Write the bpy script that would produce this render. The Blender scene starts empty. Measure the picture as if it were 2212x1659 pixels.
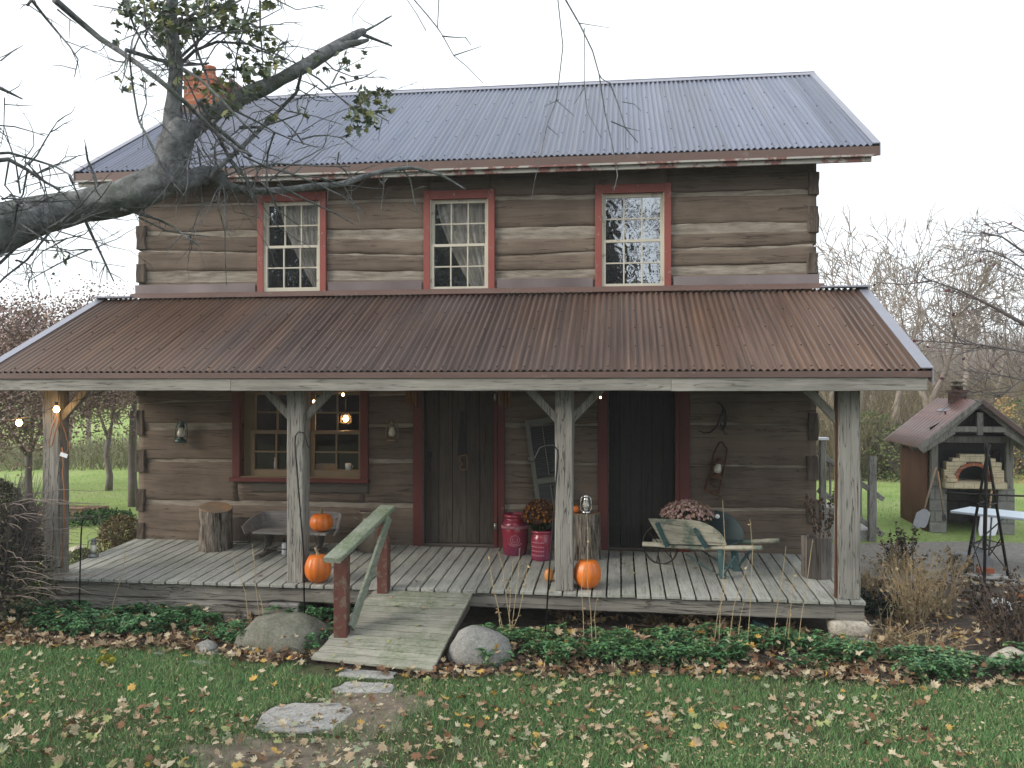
import bpy, math, random
import numpy as np
from mathutils import Vector, Matrix, noise as mn
rnd = random.Random(7)
npr = np.random.RandomState(11)
SC = bpy.context.scene
COL = SC.collection
PI = math.pi

# ---------------------------------------------------------------- surveying helpers
CY, CZ, F = -10.99, 2.6, 1841.0
CS, SN = 0.992, 0.126
def ray(x, y):
    u = (x-1106)/F
    return (-SN+CS*u, CS+SN*u, (842-y)/F)
def at(x, y, d):
    r = ray(x, y); return Vector((r[0]*d, CY+r[1]*d, CZ+r[2]*d))
def onY(x, y, Y):
    r = ray(x, y); return at(x, y, (Y-CY)/r[1])
def onZ(x, y, z=0.0):
    return at(x, y, (z-CZ)*F/(842-y))
def deckz(Y): return 0.45+0.052*(Y+1.94)

# ---------------------------------------------------------------- mesh builder
class MB:
    def __init__(s): s.v = []; s.f = []; s.m = []; s.sm = []; s.cur = 0; s.smooth = False
    def add(s, vs, fs, smooth=None):
        b = len(s.v); s.v += [tuple(p) for p in vs]
        for f in fs:
            s.f.append(tuple(b+i for i in f)); s.m.append(s.cur)
            s.sm.append(s.smooth if smooth is None else smooth)
    def box(s, c, d, rot=None, jit=0):
        x, y, z = d[0]/2, d[1]/2, d[2]/2
        vs = [Vector((sx*x, sy*y, sz*z)) for sz in (-1, 1) for sy in (-1, 1) for sx in (-1, 1)]
        if jit: vs = [v+Vector((rnd.uniform(-jit, jit) for _ in range(3))) for v in vs]
        if rot is not None: vs = [rot @ v for v in vs]
        c = Vector(c)
        s.add([v+c for v in vs], [(0, 2, 3, 1), (4, 5, 7, 6), (0, 1, 5, 4), (2, 6, 7, 3), (0, 4, 6, 2), (1, 3, 7, 5)], False)
    def b2(s, x0, x1, y0, y1, z0, z1, **k): s.box(((x0+x1)/2, (y0+y1)/2, (z0+z1)/2), (abs(x1-x0), abs(y1-y0), abs(z1-z0)), **k)
    def tube(s, pts, rad, n=8, cap=True, smooth=True, wob=0.0):
        pts = [Vector(p) for p in pts]
        if not hasattr(rad, '__len__'): rad = [rad]*len(pts)
        t0 = (pts[1]-pts[0]).normalized()
        up = Vector((0, 0, 1)) if abs(t0.z) < .9 else Vector((1, 0, 0))
        a = t0.cross(up).normalized(); vs = []
        for i, p in enumerate(pts):
            t = (pts[min(i+1, len(pts)-1)]-pts[max(i-1, 0)])
            t = t.normalized() if t.length > 1e-9 else t0
            a = (a - t*a.dot(t)); a = a.normalized() if a.length > 1e-6 else t.orthogonal().normalized()
            b = t.cross(a)
            for k in range(n):
                th = 2*PI*k/n
                r = rad[i]
                if wob: r *= 1+wob*mn.noise(Vector((p.x*3+math.cos(th)*1.4, p.y*3+math.sin(th)*1.4, p.z*3+i*.15)))
                vs.append(p+(a*math.cos(th)+b*math.sin(th))*r)
        fs = []
        for i in range(len(pts)-1):
            for k in range(n):
                k2 = (k+1) % n
                fs.append((i*n+k, i*n+k2, (i+1)*n+k2, (i+1)*n+k))
        if cap:
            fs.append(tuple(range(n-1, -1, -1))); fs.append(tuple((len(pts)-1)*n+k for k in range(n)))
        s.add(vs, fs, smooth)
    def lathe(s, prof, n=24, c=(0, 0, 0), mod=None, smooth=True):
        vs = []; fs = []
        for r, z in prof:
            for k in range(n):
                th = 2*PI*k/n; rr = r*(mod(th, z) if mod else 1)
                vs.append((c[0]+rr*math.cos(th), c[1]+rr*math.sin(th), c[2]+z))
        for i in range(len(prof)-1):
            for k in range(n):
                k2 = (k+1) % n
                fs.append((i*n+k, i*n+k2, (i+1)*n+k2, (i+1)*n+k))
        if prof[0][0] > 1e-4: fs.append(tuple(range(n-1, -1, -1)))
        if prof[-1][0] > 1e-4: fs.append(tuple((len(prof)-1)*n+k for k in range(n)))
        s.add(vs, fs, smooth)
    def prism(s, poly, e, smooth=False):
        """poly: list of 3D points, e: extrusion vector"""
        n = len(poly); e = Vector(e); poly = [Vector(p) for p in poly]
        vs = poly+[p+e for p in poly]
        fs = [tuple(range(n-1, -1, -1)), tuple(range(n, 2*n))]+[(i, (i+1) % n, n+(i+1) % n, n+i) for i in range(n)]
        s.add(vs, fs, smooth)
    def beam(s, p0, p1, w, h, amp=.006, seg=None, side=None, rnds=.012, freq=2.2):
        """hewn timber: w along side vector, h across"""
        p0 = Vector(p0); p1 = Vector(p1); t = (p1-p0); L = t.length; t.normalize()
        a = Vector(side) if side else (Vector((0, 1, 0)) if abs(t.y) < .7 else Vector((1, 0, 0)))
        a = (a-t*a.dot(t)).normalized(); b = t.cross(a)
        seg = seg or max(2, int(L/.1)); prof = []
        x, y = w/2, h/2; k = rnds
        for (px, py) in ((-x, -y), (x, -y), (x, y), (-x, y)): pass
        def line(A, B, n): return [(A[0]+(B[0]-A[0])*i/n, A[1]+(B[1]-A[1])*i/n) for i in range(n)]
        prof += line((-x+k, -y), (x-k, -y), 3)+line((x-k, -y), (x, -y+k), 1)+line((x, -y+k), (x, y-k), 3)+line((x, y-k), (x-k, y), 1)
        prof += line((x-k, y), (-x+k, y), 3)+line((-x+k, y), (-x, y-k), 1)+line((-x, y-k), (-x, -y+k), 3)+line((-x, -y+k), (-x+k, -y), 1)
        n = len(prof); vs = []; o = Vector((rnd.uniform(0, 90), rnd.uniform(0, 90), 0))
        for i in range(seg+1):
            c = p0+t*(L*i/seg)
            for q in prof:
                q3 = Vector((q[0]*9, q[1]*9, L*i/seg*freq))+o
                dx = amp*(mn.noise(q3)*1.4+mn.noise(q3*3)*.6); dy = amp*(mn.noise(q3+Vector((31, 0, 0)))*1.4+mn.noise(q3*3.1)*.6)
                vs.append(c+a*(q[0]+dx)+b*(q[1]+dy))
        fs = [(i*n+k, i*n+(k+1) % n, (i+1)*n+(k+1) % n, (i+1)*n+k) for i in range(seg) for k in range(n)]
        fs += [tuple(range(n-1, -1, -1)), tuple(seg*n+k for k in range(n))]
        s.add(vs, fs, False)
    def build(s, name, mats, parent=None, bevel=0, loc=None, kind=None, angle=None):
        me = bpy.data.meshes.new(name)
        me.from_pydata(s.v, [], s.f)
        if not isinstance(mats, (list, tuple)): mats = [mats]
        for m in mats: me.materials.append(m)
        me.polygons.foreach_set('material_index', s.m); me.polygons.foreach_set('use_smooth', s.sm)
        me.update()
        o = bpy.data.objects.new(name, me); COL.objects.link(o)
        if parent: o.parent = parent
        if loc: o.location = loc
        if kind: o['kind'] = kind
        if bevel:
            b = o.modifiers.new('bevel', 'BEVEL'); b.width = bevel; b.segments = 2; b.limit_method = 'ANGLE'; b.angle_limit = .7
        return o

def recenter(o, loc):
    """move an object's origin to loc without moving its mesh"""
    loc = Vector(loc); o.data.transform(Matrix.Translation(-loc)); o.location = loc; return o

def tag(o, label, cat, group=None, kind=None):
    o['label'] = label
    if cat: o['category'] = cat
    if group: o['group'] = group
    if kind: o['kind'] = kind
    return o
def thing(name, label, cat, loc=(0, 0, 0), rz=0, group=None, rot=None):
    o = bpy.data.objects.new(name, None); COL.objects.link(o); o.location = loc
    o.empty_display_size = .1
    o.rotation_euler = rot if rot else (0, 0, rz)
    return tag(o, label, cat, group)
def big(name, verts, faces, mats, midx=None, smooth=False, attr=None):
    """fast numpy mesh. faces: (N,k) array of a single face size"""
    me = bpy.data.meshes.new(name); verts = np.asarray(verts, np.float32); faces = np.asarray(faces, np.int32)
    n, k = faces.shape
    me.vertices.add(len(verts)); me.vertices.foreach_set('co', verts.ravel())
    me.loops.add(n*k); me.loops.foreach_set('vertex_index', faces.ravel())
    me.polygons.add(n); me.polygons.foreach_set('loop_start', np.arange(0, n*k, k, dtype=np.int32))
    if not isinstance(mats, (list, tuple)): mats = [mats]
    for m in mats: me.materials.append(m)
    if midx is not None: me.polygons.foreach_set('material_index', np.asarray(midx, np.int32))
    if smooth: me.polygons.foreach_set('use_smooth', np.ones(n, bool))
    me.update(calc_edges=True); me.validate()
    o = bpy.data.objects.new(name, me); COL.objects.link(o); return o

# ---------------------------------------------------------------- materials
class NT:
    def __init__(s, name, rough=.8, spec=.3, metal=0):
        s.mat = bpy.data.materials.new(name); s.mat.use_nodes = True; s.t = s.mat.node_tree; s.n = s.t.nodes
        s.p = s.n['Principled BSDF']; s.out = s.n['Material Output']
        s.p.inputs['Roughness'].default_value = rough; s.p.inputs['Specular IOR Level'].default_value = spec; s.p.inputs['Metallic'].default_value = metal
        s.tc = s.n.new('ShaderNodeTexCoord')
    def l(s, a, b): s.t.links.new(a, b)
    def node(s, typ, **k):
        n = s.n.new(typ)
        for a, b in k.items(): setattr(n, a, b)
        return n
    def math(s, op, a, b=None, c=None):
        n = s.node('ShaderNodeMath', operation=op)
        for i, x in enumerate((a, b, c)):
            if x is None: continue
            if isinstance(x, (int, float)): n.inputs[i].default_value = x
            else: s.l(x, n.inputs[i])
        return n.outputs[0]
    def mix(s, fac, a, b, blend='MIX'):
        n = s.node('ShaderNodeMix', data_type='RGBA', blend_type=blend)
        for k, x in ((0, fac), (6, a), (7, b)):
            if isinstance(x, (int, float)): n.inputs[k].default_value = x
            elif isinstance(x, tuple): n.inputs[k].default_value = (*x, 1)
            else: s.l(x, n.inputs[k])
        return n.outputs[2]
    def noise(s, scale, vec=None, detail=5, rough=.6, dist=0):
        n = s.node('ShaderNodeTexNoise'); n.inputs['Scale'].default_value = scale; n.inputs['Detail'].default_value = detail
        n.inputs['Roughness'].default_value = rough; n.inputs['Distortion'].default_value = dist
        s.l(vec if vec is not None else s.tc.outputs['Object'], n.inputs['Vector']); return n.outputs['Fac']
    def map(s, scale, off=None):
        n = s.node('ShaderNodeMapping'); n.inputs['Scale'].default_value = scale
        s.l(s.tc.outputs['Object'], n.inputs['Vector'])
        if off is not None: s.l(off, n.inputs['Location'])
        return n.outputs[0]
    def ramp(s, fac, stops):
        n = s.node('ShaderNodeValToRGB'); e = n.color_ramp.elements
        while len(e) < len(stops): e.new(.5)
        for i, (p, c) in enumerate(stops):
            e[i].position = p; e[i].color = (*c, 1) if isinstance(c, tuple) else (c, c, c, 1)
        s.l(fac, n.inputs[0]); return n.outputs[0]
    def island(s):
        return s.node('ShaderNodeNewGeometry').outputs['Random Per Island']
    def bump(s, h, strength=.4, dist=.01):
        b = s.node('ShaderNodeBump'); b.inputs['Strength'].default_value = strength; b.inputs['Distance'].default_value = dist
        s.l(h, b.inputs['Height']); s.l(b.outputs[0], s.p.inputs['Normal'])
    def col(s, c):
        if isinstance(c, tuple): s.p.inputs['Base Color'].default_value = (*c, 1)
        else: s.l(c, s.p.inputs['Base Color'])
        return s

def wood(name, dark, light, axis=0, vary=.3, crack=.6, moss=0, rough=.85, bump=.5, tint=None, stain=.35, cs=1.0, fa=.28, c2=9.0):
    t = NT(name, rough, .25)
    isl = t.island()
    off = t.node('ShaderNodeCombineXYZ'); r = t.math('MULTIPLY', isl, 37.0)
    for i in range(3): t.l(r, off.inputs[i])
    sc = [9*cs, 9*cs, 9*cs]; sc[axis] = .7*cs
    g = t.noise(2.6, t.map(sc, off.outputs[0]), 9, .68, .4)
    sc = [34*cs, 34*cs, 34*cs]; sc[axis] = 1.1*cs
    fine = t.noise(1.6, t.map(sc, off.outputs[0]), 4, .6)
    sc = [11*cs, 11*cs, 11*cs]; sc[axis] = .45*cs
    ck = t.noise(1.9, t.map(sc, off.outputs[0]), 3, .5, .8)
    blot = t.noise(1.3, None, 4, .55)
    c = t.ramp(g, [(.18, dark), (.46, tuple(a*.35+b*.65 for a, b in zip(dark, light))), (.75, light)])
    c = t.mix(fa, c, t.ramp(fine, [(.3, .6), (.7, 1.35)]), 'MULTIPLY')
    ckr = t.ramp(ck, [(.405, 0.), (.425, 1.), (.43, 1.), (.445, 1.)])
    # thin dark drying cracks where the stretched noise passes a level
    a = t.math('ABSOLUTE', t.math('SUBTRACT', ck, .42)); a2 = t.math('ABSOLUTE', t.math('SUBTRACT', ck, .57)); cr = t.math('SMOOTH_MIN', 1.0, t.math('MULTIPLY', t.math('MINIMUM', a, t.math('MULTIPLY', a2, c2)), 55.0), .1)
    c = t.mix(crack, c, t.mix(cr, (.1, .09, .08), (1., 1., 1.)), 'MULTIPLY')
    c = t.mix(stain, c, t.ramp(blot, [(.3, .45), (.55, 1.05), (.75, 1.3)]), 'MULTIPLY')
    if tint: c = t.mix(t.ramp(t.noise(3.6, None, 7, .7), [(.47, 0.), (.6, .85)]), c, tint)
    if moss: c = t.mix(t.math('MULTIPLY', t.ramp(t.noise(1.6, None, 9, .75), [(.44, 0.), (.6, moss)]), t.ramp(t.noise(30, None, 4, .7), [(.35, .25), (.6, 1.)])), c, (.075, .115, .045))
    v = t.math('ADD', t.math('MULTIPLY', isl, vary*2), 1-vary)
    vc = t.node('ShaderNodeCombineXYZ')
    for i in range(3): t.l(v, vc.inputs[i])
    t.col(t.mix(1.0, c, vc.outputs[0], 'MULTIPLY'))
    h = t.math('ADD', t.math('MULTIPLY', g, .6), t.math('ADD', t.math('MULTIPLY', fine, .35), t.math('MULTIPLY', cr, .6)))
    t.bump(h, bump, .012)
    return t.mat

def paint(name, c, rough=.55, wear=.4, under=(.3, .27, .22), spec=.35, ws=7, lvl=.6):
    t = NT(name, rough, spec)
    w = t.ramp(t.noise(ws, None, 8, .7), [(lvl, 0.), (lvl+.05, wear)])
    b = t.mix(t.noise(2.3, None, 4), tuple(x*.72 for x in c), tuple(min(1, x*1.25) for x in c))
    t.col(t.mix(w, b, under)); t.bump(t.noise(30, None, 5), .2, .004); return t.mat
def plain(name, c, rough=.6, spec=.3, metal=0, ns=12, var=.3, bump=.15):
    t = NT(name, rough, spec, metal)
    t.col(t.mix(t.noise(ns, None, 6, .6), tuple(x*(1-var) for x in c), tuple(min(1, x*(1+var)) for x in c)))
    if bump: t.bump(t.noise(ns*3, None, 5), bump, .004)
    return t.mat
def leafmat(name, cols, rough=.7, trans=.0):
    t = NT(name, rough, .25)
    n = len(cols); t.col(t.mix(.35, t.ramp(t.island(), [(i/(n-1) if n > 1 else 0, c) for i, c in enumerate(cols)]), t.ramp(t.noise(40, None, 3), [(.3, .5), (.7, 1.4)]), 'MULTIPLY'))
    return t.mat
def emit(name, c, s):
    t = NT(name); t.col((0, 0, 0)); t.p.inputs['Emission Color'].default_value = (*c, 1); t.p.inputs['Emission Strength'].default_value = s; return t.mat

M = {}
M['log'] = wood('hewn_log', (.074, .055, .041), (.182, .142, .110), 0, vary=.2, crack=.6, stain=.6, bump=.6, cs=.75, fa=.16)
M['endgrain'] = wood('end_grain', (.034, .028, .023), (.125, .10, .08), 2, vary=.3, crack=.5, cs=.9, bump=.9)
t = NT('chinking', .95, .1); n1 = t.noise(3, t.map((1, 6, 6)), 8, .65)
t.col(t.ramp(n1, [(.28, (.13, .11, .088)), (.5, (.25, .22, .18)), (.72, (.36, .325, .275))])); t.bump(n1, .8, .03); M['chink'] = t.mat
M['post'] = wood('weathered_post', (.12, .114, .10), (.31, .298, .268), 2, vary=.12, crack=.9, stain=.45, bump=.9, c2=1.6, fa=.2)
M['fascia_wood'] = wood('weathered_board', (.12, .114, .10), (.33, .315, .28), 0, vary=.18, crack=.6, stain=.45)
M['deck'] = wood('deck_board', (.185, .185, .162), (.44, .44, .405), 1, vary=.16, crack=.55, moss=.32, stain=.3, bump=.4)
M['ramp'] = wood('ramp_board', (.13, .13, .10), (.36, .35, .30), 0, vary=.16, crack=.55, moss=.7, stain=.35, bump=.4)
M['rail'] = wood('mossy_rail', (.09, .105, .078), (.28, .305, .25), 1, vary=.1, crack=.55, moss=.75)
M['darkwood'] = wood('old_dark_wood', (.035, .03, .025), (.12, .105, .088), 0, vary=.2, crack=.6)
M['bench'] = wood('bench_wood', (.07, .065, .06), (.27, .26, .25), 0, vary=.15, crack=.6)
M['door'] = wood('door_plank', (.026, .022, .018), (.085, .071, .058), 2, vary=.22, crack=.7, stain=.5)
M['door_shaded'] = wood('shaded_door_plank', (.011, .0105, .010), (.030, .028, .026), 2, vary=.2, crack=.5)  # plank copy blackened to paint the porch's right-hand shade
M['rim'] = wood('rim_timber', (.09, .084, .073), (.24, .225, .197), 0, vary=.15, crack=.9, stain=.5, bump=1.0)
M['red'] = paint('shaded_red_paint', (.105, .024, .020), wear=.45, lvl=.66)  # red deepened so the porch roof's shade is in the colour
M['redup'] = paint('faded_red_paint', (.23, .062, .05), wear=.6, lvl=.6, ws=14)
M['redpost'] = paint('weathered_red_post', (.10, .036, .028), wear=.7, under=(.13, .12, .085), ws=16, lvl=.54)
M['sash'] = paint('cream_sash', (.48, .45, .37), wear=.7, under=(.2, .18, .14), lvl=.58)
M['sashlow'] = paint('tan_sash', (.20, .15, .09), wear=.5, under=(.12, .10, .07))
M['fascia'] = paint('brown_metal_fascia', (.115, .07, .058), wear=.2, spec=.5)
M['peel'] = paint('peeling_white_board', (.34, .33, .30), wear=.9, under=(.16, .05, .04), ws=5, lvl=.5)
M['iron'] = plain('dark_iron', (.03, .027, .025), .55, .5, .6)
M['rust'] = plain('rusty_iron', (.10, .045, .025), .8, .3, .3, 20, .5)
M['black'] = plain('black_iron', (.012, .012, .013), .45, .5, .3)
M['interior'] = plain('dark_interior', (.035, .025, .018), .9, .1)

def roofmat(name, dark, mid, hi, streak, rust):
    t = NT(name, .42, .5, .25)
    s1 = t.noise(1.0, t.map((9.3, .25, .25)), 5, .7); s2 = t.noise(1.0, t.map((40, .8, .8)), 4, .6); s3 = t.noise(.45, t.map((1, .3, .3)), 3)
    c = t.ramp(s1, [(.3, dark), (.5, mid), (.72, hi)])
    c = t.mix(t.math('MULTIPLY', t.ramp(s3, [(.42, 0.), (.6, 1.)]), rust), c, streak)
    c = t.mix(t.math('MULTIPLY', t.ramp(s1, [(.58, 0.), (.66, 1.)]), rust), c, streak)
    c = t.mix(.6, c, t.ramp(s2, [(.3, .5), (.7, 1.45)]), 'MULTIPLY')  # stronger streaks paint rib shade contrast into the colour
    sx = t.node('ShaderNodeSeparateXYZ'); t.l(t.tc.outputs['Object'], sx.inputs[0]); fl = t.math('FLOOR', t.math('MULTIPLY', sx.outputs[0], 1/.648)); wn = t.node('ShaderNodeTexWhiteNoise', noise_dimensions='1D'); t.l(fl, wn.inputs['W'])
    c = t.mix(1.0, c, t.ramp(wn.outputs[0], [(0., .86), (1., 1.1)]), 'MULTIPLY')
    fr_ = t.math('FRACT', t.math('MULTIPLY', sx.outputs[0], 1/.648)); c = t.mix(t.math('MULTIPLY', t.math('LESS_THAN', fr_, .012), .6), c, (.03, .025, .025))
    t.col(c); t.l(t.ramp(s2, [(.3, .3), (.7, .5)]), t.p.inputs['Roughness']); t.bump(s2, .1, .003); return t.mat
M['roof_up'] = roofmat('veil_tinted_metal_roof', (.085, .10, .15), (.125, .145, .205), (.175, .195, .265), (.15, .13, .15), .3)  # lavender base paints lens veil and reflected sky into the metal
M['roof_low'] = roofmat('rusted_metal_roof', (.066, .047, .043), (.108, .076, .066), (.15, .108, .09), (.21, .11, .055), .42)
M['trim_metal'] = plain('pale_trim_metal', (.24, .245, .29), .4, .5, .3, 4, .15, 0)
M['flash'] = plain('flashing_metal', (.20, .165, .165), .35, .5, .4, 2.5, .3, .05)
def glassmat(name, fac, tint=(.9, .95, 1)):
    t = NT(name); g = t.node('ShaderNodeBsdfGlossy'); g.inputs['Roughness'].default_value = .012; g.inputs['Color'].default_value = (*tint, 1)
    tr = t.node('ShaderNodeBsdfTransparent'); m = t.node('ShaderNodeMixShader'); m.inputs[0].default_value = fac
    b = t.node('ShaderNodeBump'); b.inputs['Strength'].default_value = .12; b.inputs['Distance'].default_value = .02
    t.l(t.noise(5, None, 2), b.inputs['Height']); t.l(b.outputs[0], g.inputs['Normal'])
    t.l(tr.outputs[0], m.inputs[1]); t.l(g.outputs[0], m.inputs[2]); t.l(m.outputs[0], t.out.inputs[0]); return t.mat
M['pane'] = glassmat('old_window_glass', .36)
M['panelow'] = glassmat('porch_window_glass', .09)
M['globe'] = glassmat('lantern_glass', .35)
t = NT('lantern_globe', .15, .8); t.col((.66, .64, .56)); t.p.inputs['Alpha'].default_value = .72; M['globe'] = t.mat  # pale colour paints the globe's inner reflection
t = NT('lace_curtain', .9, .1); c = t.noise(1.2, t.map((22, 22, 1.5)), 4)
t.col(t.ramp(c, [(.3, (.36, .33, .29)), (.7, (.72, .69, .63))])); t.bump(c, .6, .03); M['curtain'] = t.mat
def brick(name, c1, c2, mortar, scale, sw=.5, sh=.25):
    t = NT(name, .9, .15); b = t.node('ShaderNodeTexBrick'); b.inputs['Color1'].default_value = (*c1, 1); b.inputs['Color2'].default_value = (*c2, 1)
    b.inputs['Mortar'].default_value = (*mortar, 1); b.inputs['Scale'].default_value = scale; b.inputs['Mortar Size'].default_value = .018
    b.inputs['Brick Width'].default_value = sw; b.inputs['Row Height'].default_value = sh
    sx = t.node('ShaderNodeSeparateXYZ'); t.l(t.tc.outputs['Object'], sx.inputs[0]); cx = t.node('ShaderNodeCombineXYZ')
    t.l(t.math('ADD', sx.outputs[0], sx.outputs[1]), cx.inputs[0]); t.l(sx.outputs[2], cx.inputs[1]); t.l(cx.outputs[0], b.inputs['Vector'])
    t.col(t.mix(.5, b.outputs[0], t.ramp(t.noise(9), [(.3, .6), (.7, 1.3)]), 'MULTIPLY')); t.bump(b.outputs[1], -.5, .01); return t.mat
M['brick'] = brick('red_brick', (.26, .085, .05), (.36, .13, .07), (.3, .25, .2), 2.3)
M['firebrick'] = brick('pale_firebrick', (.55, .46, .3), (.62, .54, .38), (.36, .3, .2), 3.2, .55, .3)
M['block'] = brick('grey_block', (.22, .21, .2), (.27, .26, .25), (.15, .15, .14), 1.25, .5, .25)
def rock(name, a, b, sc=5):
    t = NT(name, .85, .25); n1 = t.noise(sc, None, 9, .7); n2 = t.noise(sc*9, None, 4, .7)
    t.col(t.mix(.5, t.ramp(n1, [(.3, a), (.7, b)]), t.ramp(n2, [(.32, .42), (.66, 1.5)]), 'MULTIPLY')); t.bump(t.math('ADD', n1, t.math('MULTIPLY', n2, .5)), .9, .03); return t.mat
M['boulder'] = rock('mossy_boulder', (.10, .105, .075), (.22, .215, .18))
M['boulder2'] = rock('grey_boulder', (.15, .15, .14), (.32, .32, .30))
M['flag'] = rock('flagstone', (.27, .265, .25), (.42, .41, .39), 4)
M['lime'] = rock('limestone', (.35, .31, .25), (.58, .54, .46), 4)
t = NT('bark', .95, .15)
w = t.noise(1, t.map((30, 30, 3.5)), 7, .7, .5); t.col(t.ramp(w, [(.38, (.03, .025, .02)), (.48, (.17, .145, .12)), (.62, (.36, .32, .27))])); t.bump(w, 1.0, .05); M['bark'] = t.mat
t = NT('mossy_bark', .95, .1)
w = t.noise(13, None, 9, .72, .6); g = t.noise(2.1, None, 4); c = t.ramp(w, [(.32, (.08, .083, .088)), (.52, (.235, .242, .25)), (.72, (.42, .43, .44))])  # bark greys lightened and cooled to paint in some lens veil
t.col(t.mix(t.ramp(g, [(.45, 0.), (.65, .55)]), c, (.10, .13, .085))); t.bump(w, 1.0, .06); M['treebark'] = t.mat
M['twig'] = plain('twig_bark', (.15, .13, .125), .9, .1, 0, 8, .35, 0)
M['paletwig'] = plain('pale_twig', (.27, .225, .195), .9, .1, 0, 3, .3, 0)  # pale twig tone; far trees carry painted lens veil in it
M['brush'] = leafmat('brush_twigs', [(.13, .10, .07), (.25, .19, .13), (.33, .27, .18), (.16, .15, .07)], .9)
t = NT('cut_wood', .8, .2); g = t.node('ShaderNodeTexWave', wave_type='RINGS', rings_direction='Z'); g.inputs['Scale'].default_value = 22; g.inputs['Distortion'].default_value = 2
t.l(t.tc.outputs['Object'], g.inputs['Vector']); t.col(t.mix(t.ramp(t.noise(5), [(.45, 0.), (.65, .8)]), t.mix(g.outputs[1], (.16, .125, .09), (.28, .22, .16)), (.42, .23, .10))); M['cut'] = t.mat
def pumpmat(name, a, b):
    t = NT(name, .38, .5); t.col(t.mix(t.ramp(t.noise(4, t.map((1, 1, .4)), 7, .65), [(.3, 0.), (.7, 1.)]), a, b)); t.bump(t.noise(30), .1, .003); return t.mat
M['pumpkin'] = pumpmat('pumpkin_skin', (.50, .115, .012), (.74, .20, .025))
M['gourd'] = pumpmat('gourd_skin', (.5, .17, .03), (.66, .30, .08))
M['stem'] = plain('pumpkin_stem', (.34, .27, .17), .8, .2, 0, 20)
M['stemg'] = plain('green_stem', (.16, .12, .06), .8, .2, 0, 20)
t = NT('crimson_glaze', .16, .6); n1 = t.noise(2.2, None, 4); t.col(t.mix(t.ramp(n1, [(.35, 0.), (.65, 1.)]), (.27, .018, .032), (.18, .035, .085))); t.bump(t.noise(18, None, 4), .25, .01); M['glaze'] = t.mat
M['white'] = plain('white_plastic', (.72, .74, .76), .45, .4, 0, 4, .08, 0)
M['tablewhite'] = plain('white_table', (.66, .74, .82), .4, .4, 0, 4, .05, 0)
M['silver'] = plain('galvanised', (.62, .63, .62), .25, .6, .9, 9, .2, .05)
M['dullmetal'] = plain('dull_grey_metal', (.20, .205, .21), .5, .5, .6, 9, .3)
M['greenlan'] = plain('green_enamel', (.03, .07, .06), .4, .5, .2)
M['oldmetal'] = plain('tarnished_metal', (.19, .15, .105), .45, .5, .5)
M['wbgreen'] = wood('worn_green_wood', (.15, .15, .115), (.46, .44, .36), 0, vary=.12, crack=.7, stain=.6, tint=(.085, .13, .105), cs=1.3)
M['wbteal'] = paint('teal_paint', (.028, .075, .08), wear=.7, under=(.17, .18, .15), ws=9, lvl=.54)
M['wbdark'] = paint('dark_green_inside', (.03, .055, .06), wear=.6, under=(.11, .12, .11), ws=4)
M['shutter'] = paint('sage_grey_shutter', (.125, .13, .11), wear=.4, under=(.12, .11, .09))
M['shutterd'] = paint('dark_louvre', (.07, .075, .075), wear=.3, under=(.12, .11, .09))
M['milk'] = plain('brass_milk_can', (.21, .18, .14), .45, .4, .5, 6, .5)
M['cord'] = plain('orange_cord', (.34, .14, .06), .6)
M['bulb'] = emit('lit_bulb', (1., .56, .2), 26)
M['bulbs'] = emit('small_lit_bulb', (1., .62, .3), 9)
M['corn'] = plain('dry_corn', (.15, .075, .035), .7, .3, 0, 60, .7, .8)
M['gravel'] = rock('gravel', (.17, .155, .135), (.34, .32, .29), 14)
M['mulch'] = rock('leaf_mulch', (.035, .027, .021), (.13, .10, .078), 16)
M['shed'] = wood('rust_ribbed_siding', (.12, .05, .032), (.2, .095, .06), 2, vary=.05, crack=.2)
# ================================================================= THE LOG HOUSE
HX0, HX1 = -6.60, 2.44          # wall ends
house = thing('log_house', 'two-storey hewn log farmhouse with rusty metal roofs and a full-width plank porch', 'house')
def O(x0, x1, yt, yb, Y=0):     # opening measured on the wall plane -> X0,X1,Z0,Z1
    a = onY(x0, (yt+yb)/2, Y); b = onY(x1, (yt+yb)/2, Y); m = (x0+x1)/2
    return (a.x, b.x, onY(m, yb, Y).z, onY(m, yt, Y).z)
wins = [O(566, 697, 430, 632), O(925, 1060, 425, 630), O(1295, 1440, 412, 624)]
lwin = list(O(514, 786, 830, 1032)); lwin[3] = 2.66
door1 = list(O(914, 1067, 836, 1184)); door1[2] = .5; door1[3] = 2.62
door2 = list(O(1314, 1459, 836, 1188)); door2[2] = .5; door2[3] = 2.62
openings = wins+[tuple(lwin), tuple(door1), tuple(door2)]
# courses: bottom/top heights at left, middle, right
X3 = (HX0, -2.0, HX1)
C3 = [((.50, .48, .47), (1.02, 1.045, 1.085)), ((1.09, 1.10, 1.125), (1.61, 1.635, 1.63)), ((1.645, 1.675, 1.64), (2.04, 2.12, 2.17)),
      ((2.14, 2.145, 2.18), (2.405, 2.56, 2.625)), ((2.42, 2.57, 2.635), (2.9, 2.95, 2.98)), ((2.93, 2.98, 3.0), (3.4, 3.42, 3.4)), ((3.44, 3.46, 3.44), (3.84, 3.84, 3.83)),
      ((3.86, 3.87, 3.88), (4.085, 4.05, 4.08)), ((4.235, 4.145, 4.18), (4.505, 4.34, 4.385)), ((4.515, 4.355, 4.41), (4.735, 4.56, 4.585)),
      ((4.775, 4.715, 4.69), (5.12, 5.08, 5.04)), ((5.145, 5.12, 5.10), (5.7, 5.7, 5.7))]
def hz(tr, X):
    if X < X3[1]: k = (X-X3[0])/(X3[1]-X3[0]); return tr[0]*(1-k)+tr[1]*k
    k = (X-X3[1])/(X3[2]-X3[1]); return tr[1]*(1-k)+tr[2]*k
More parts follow.
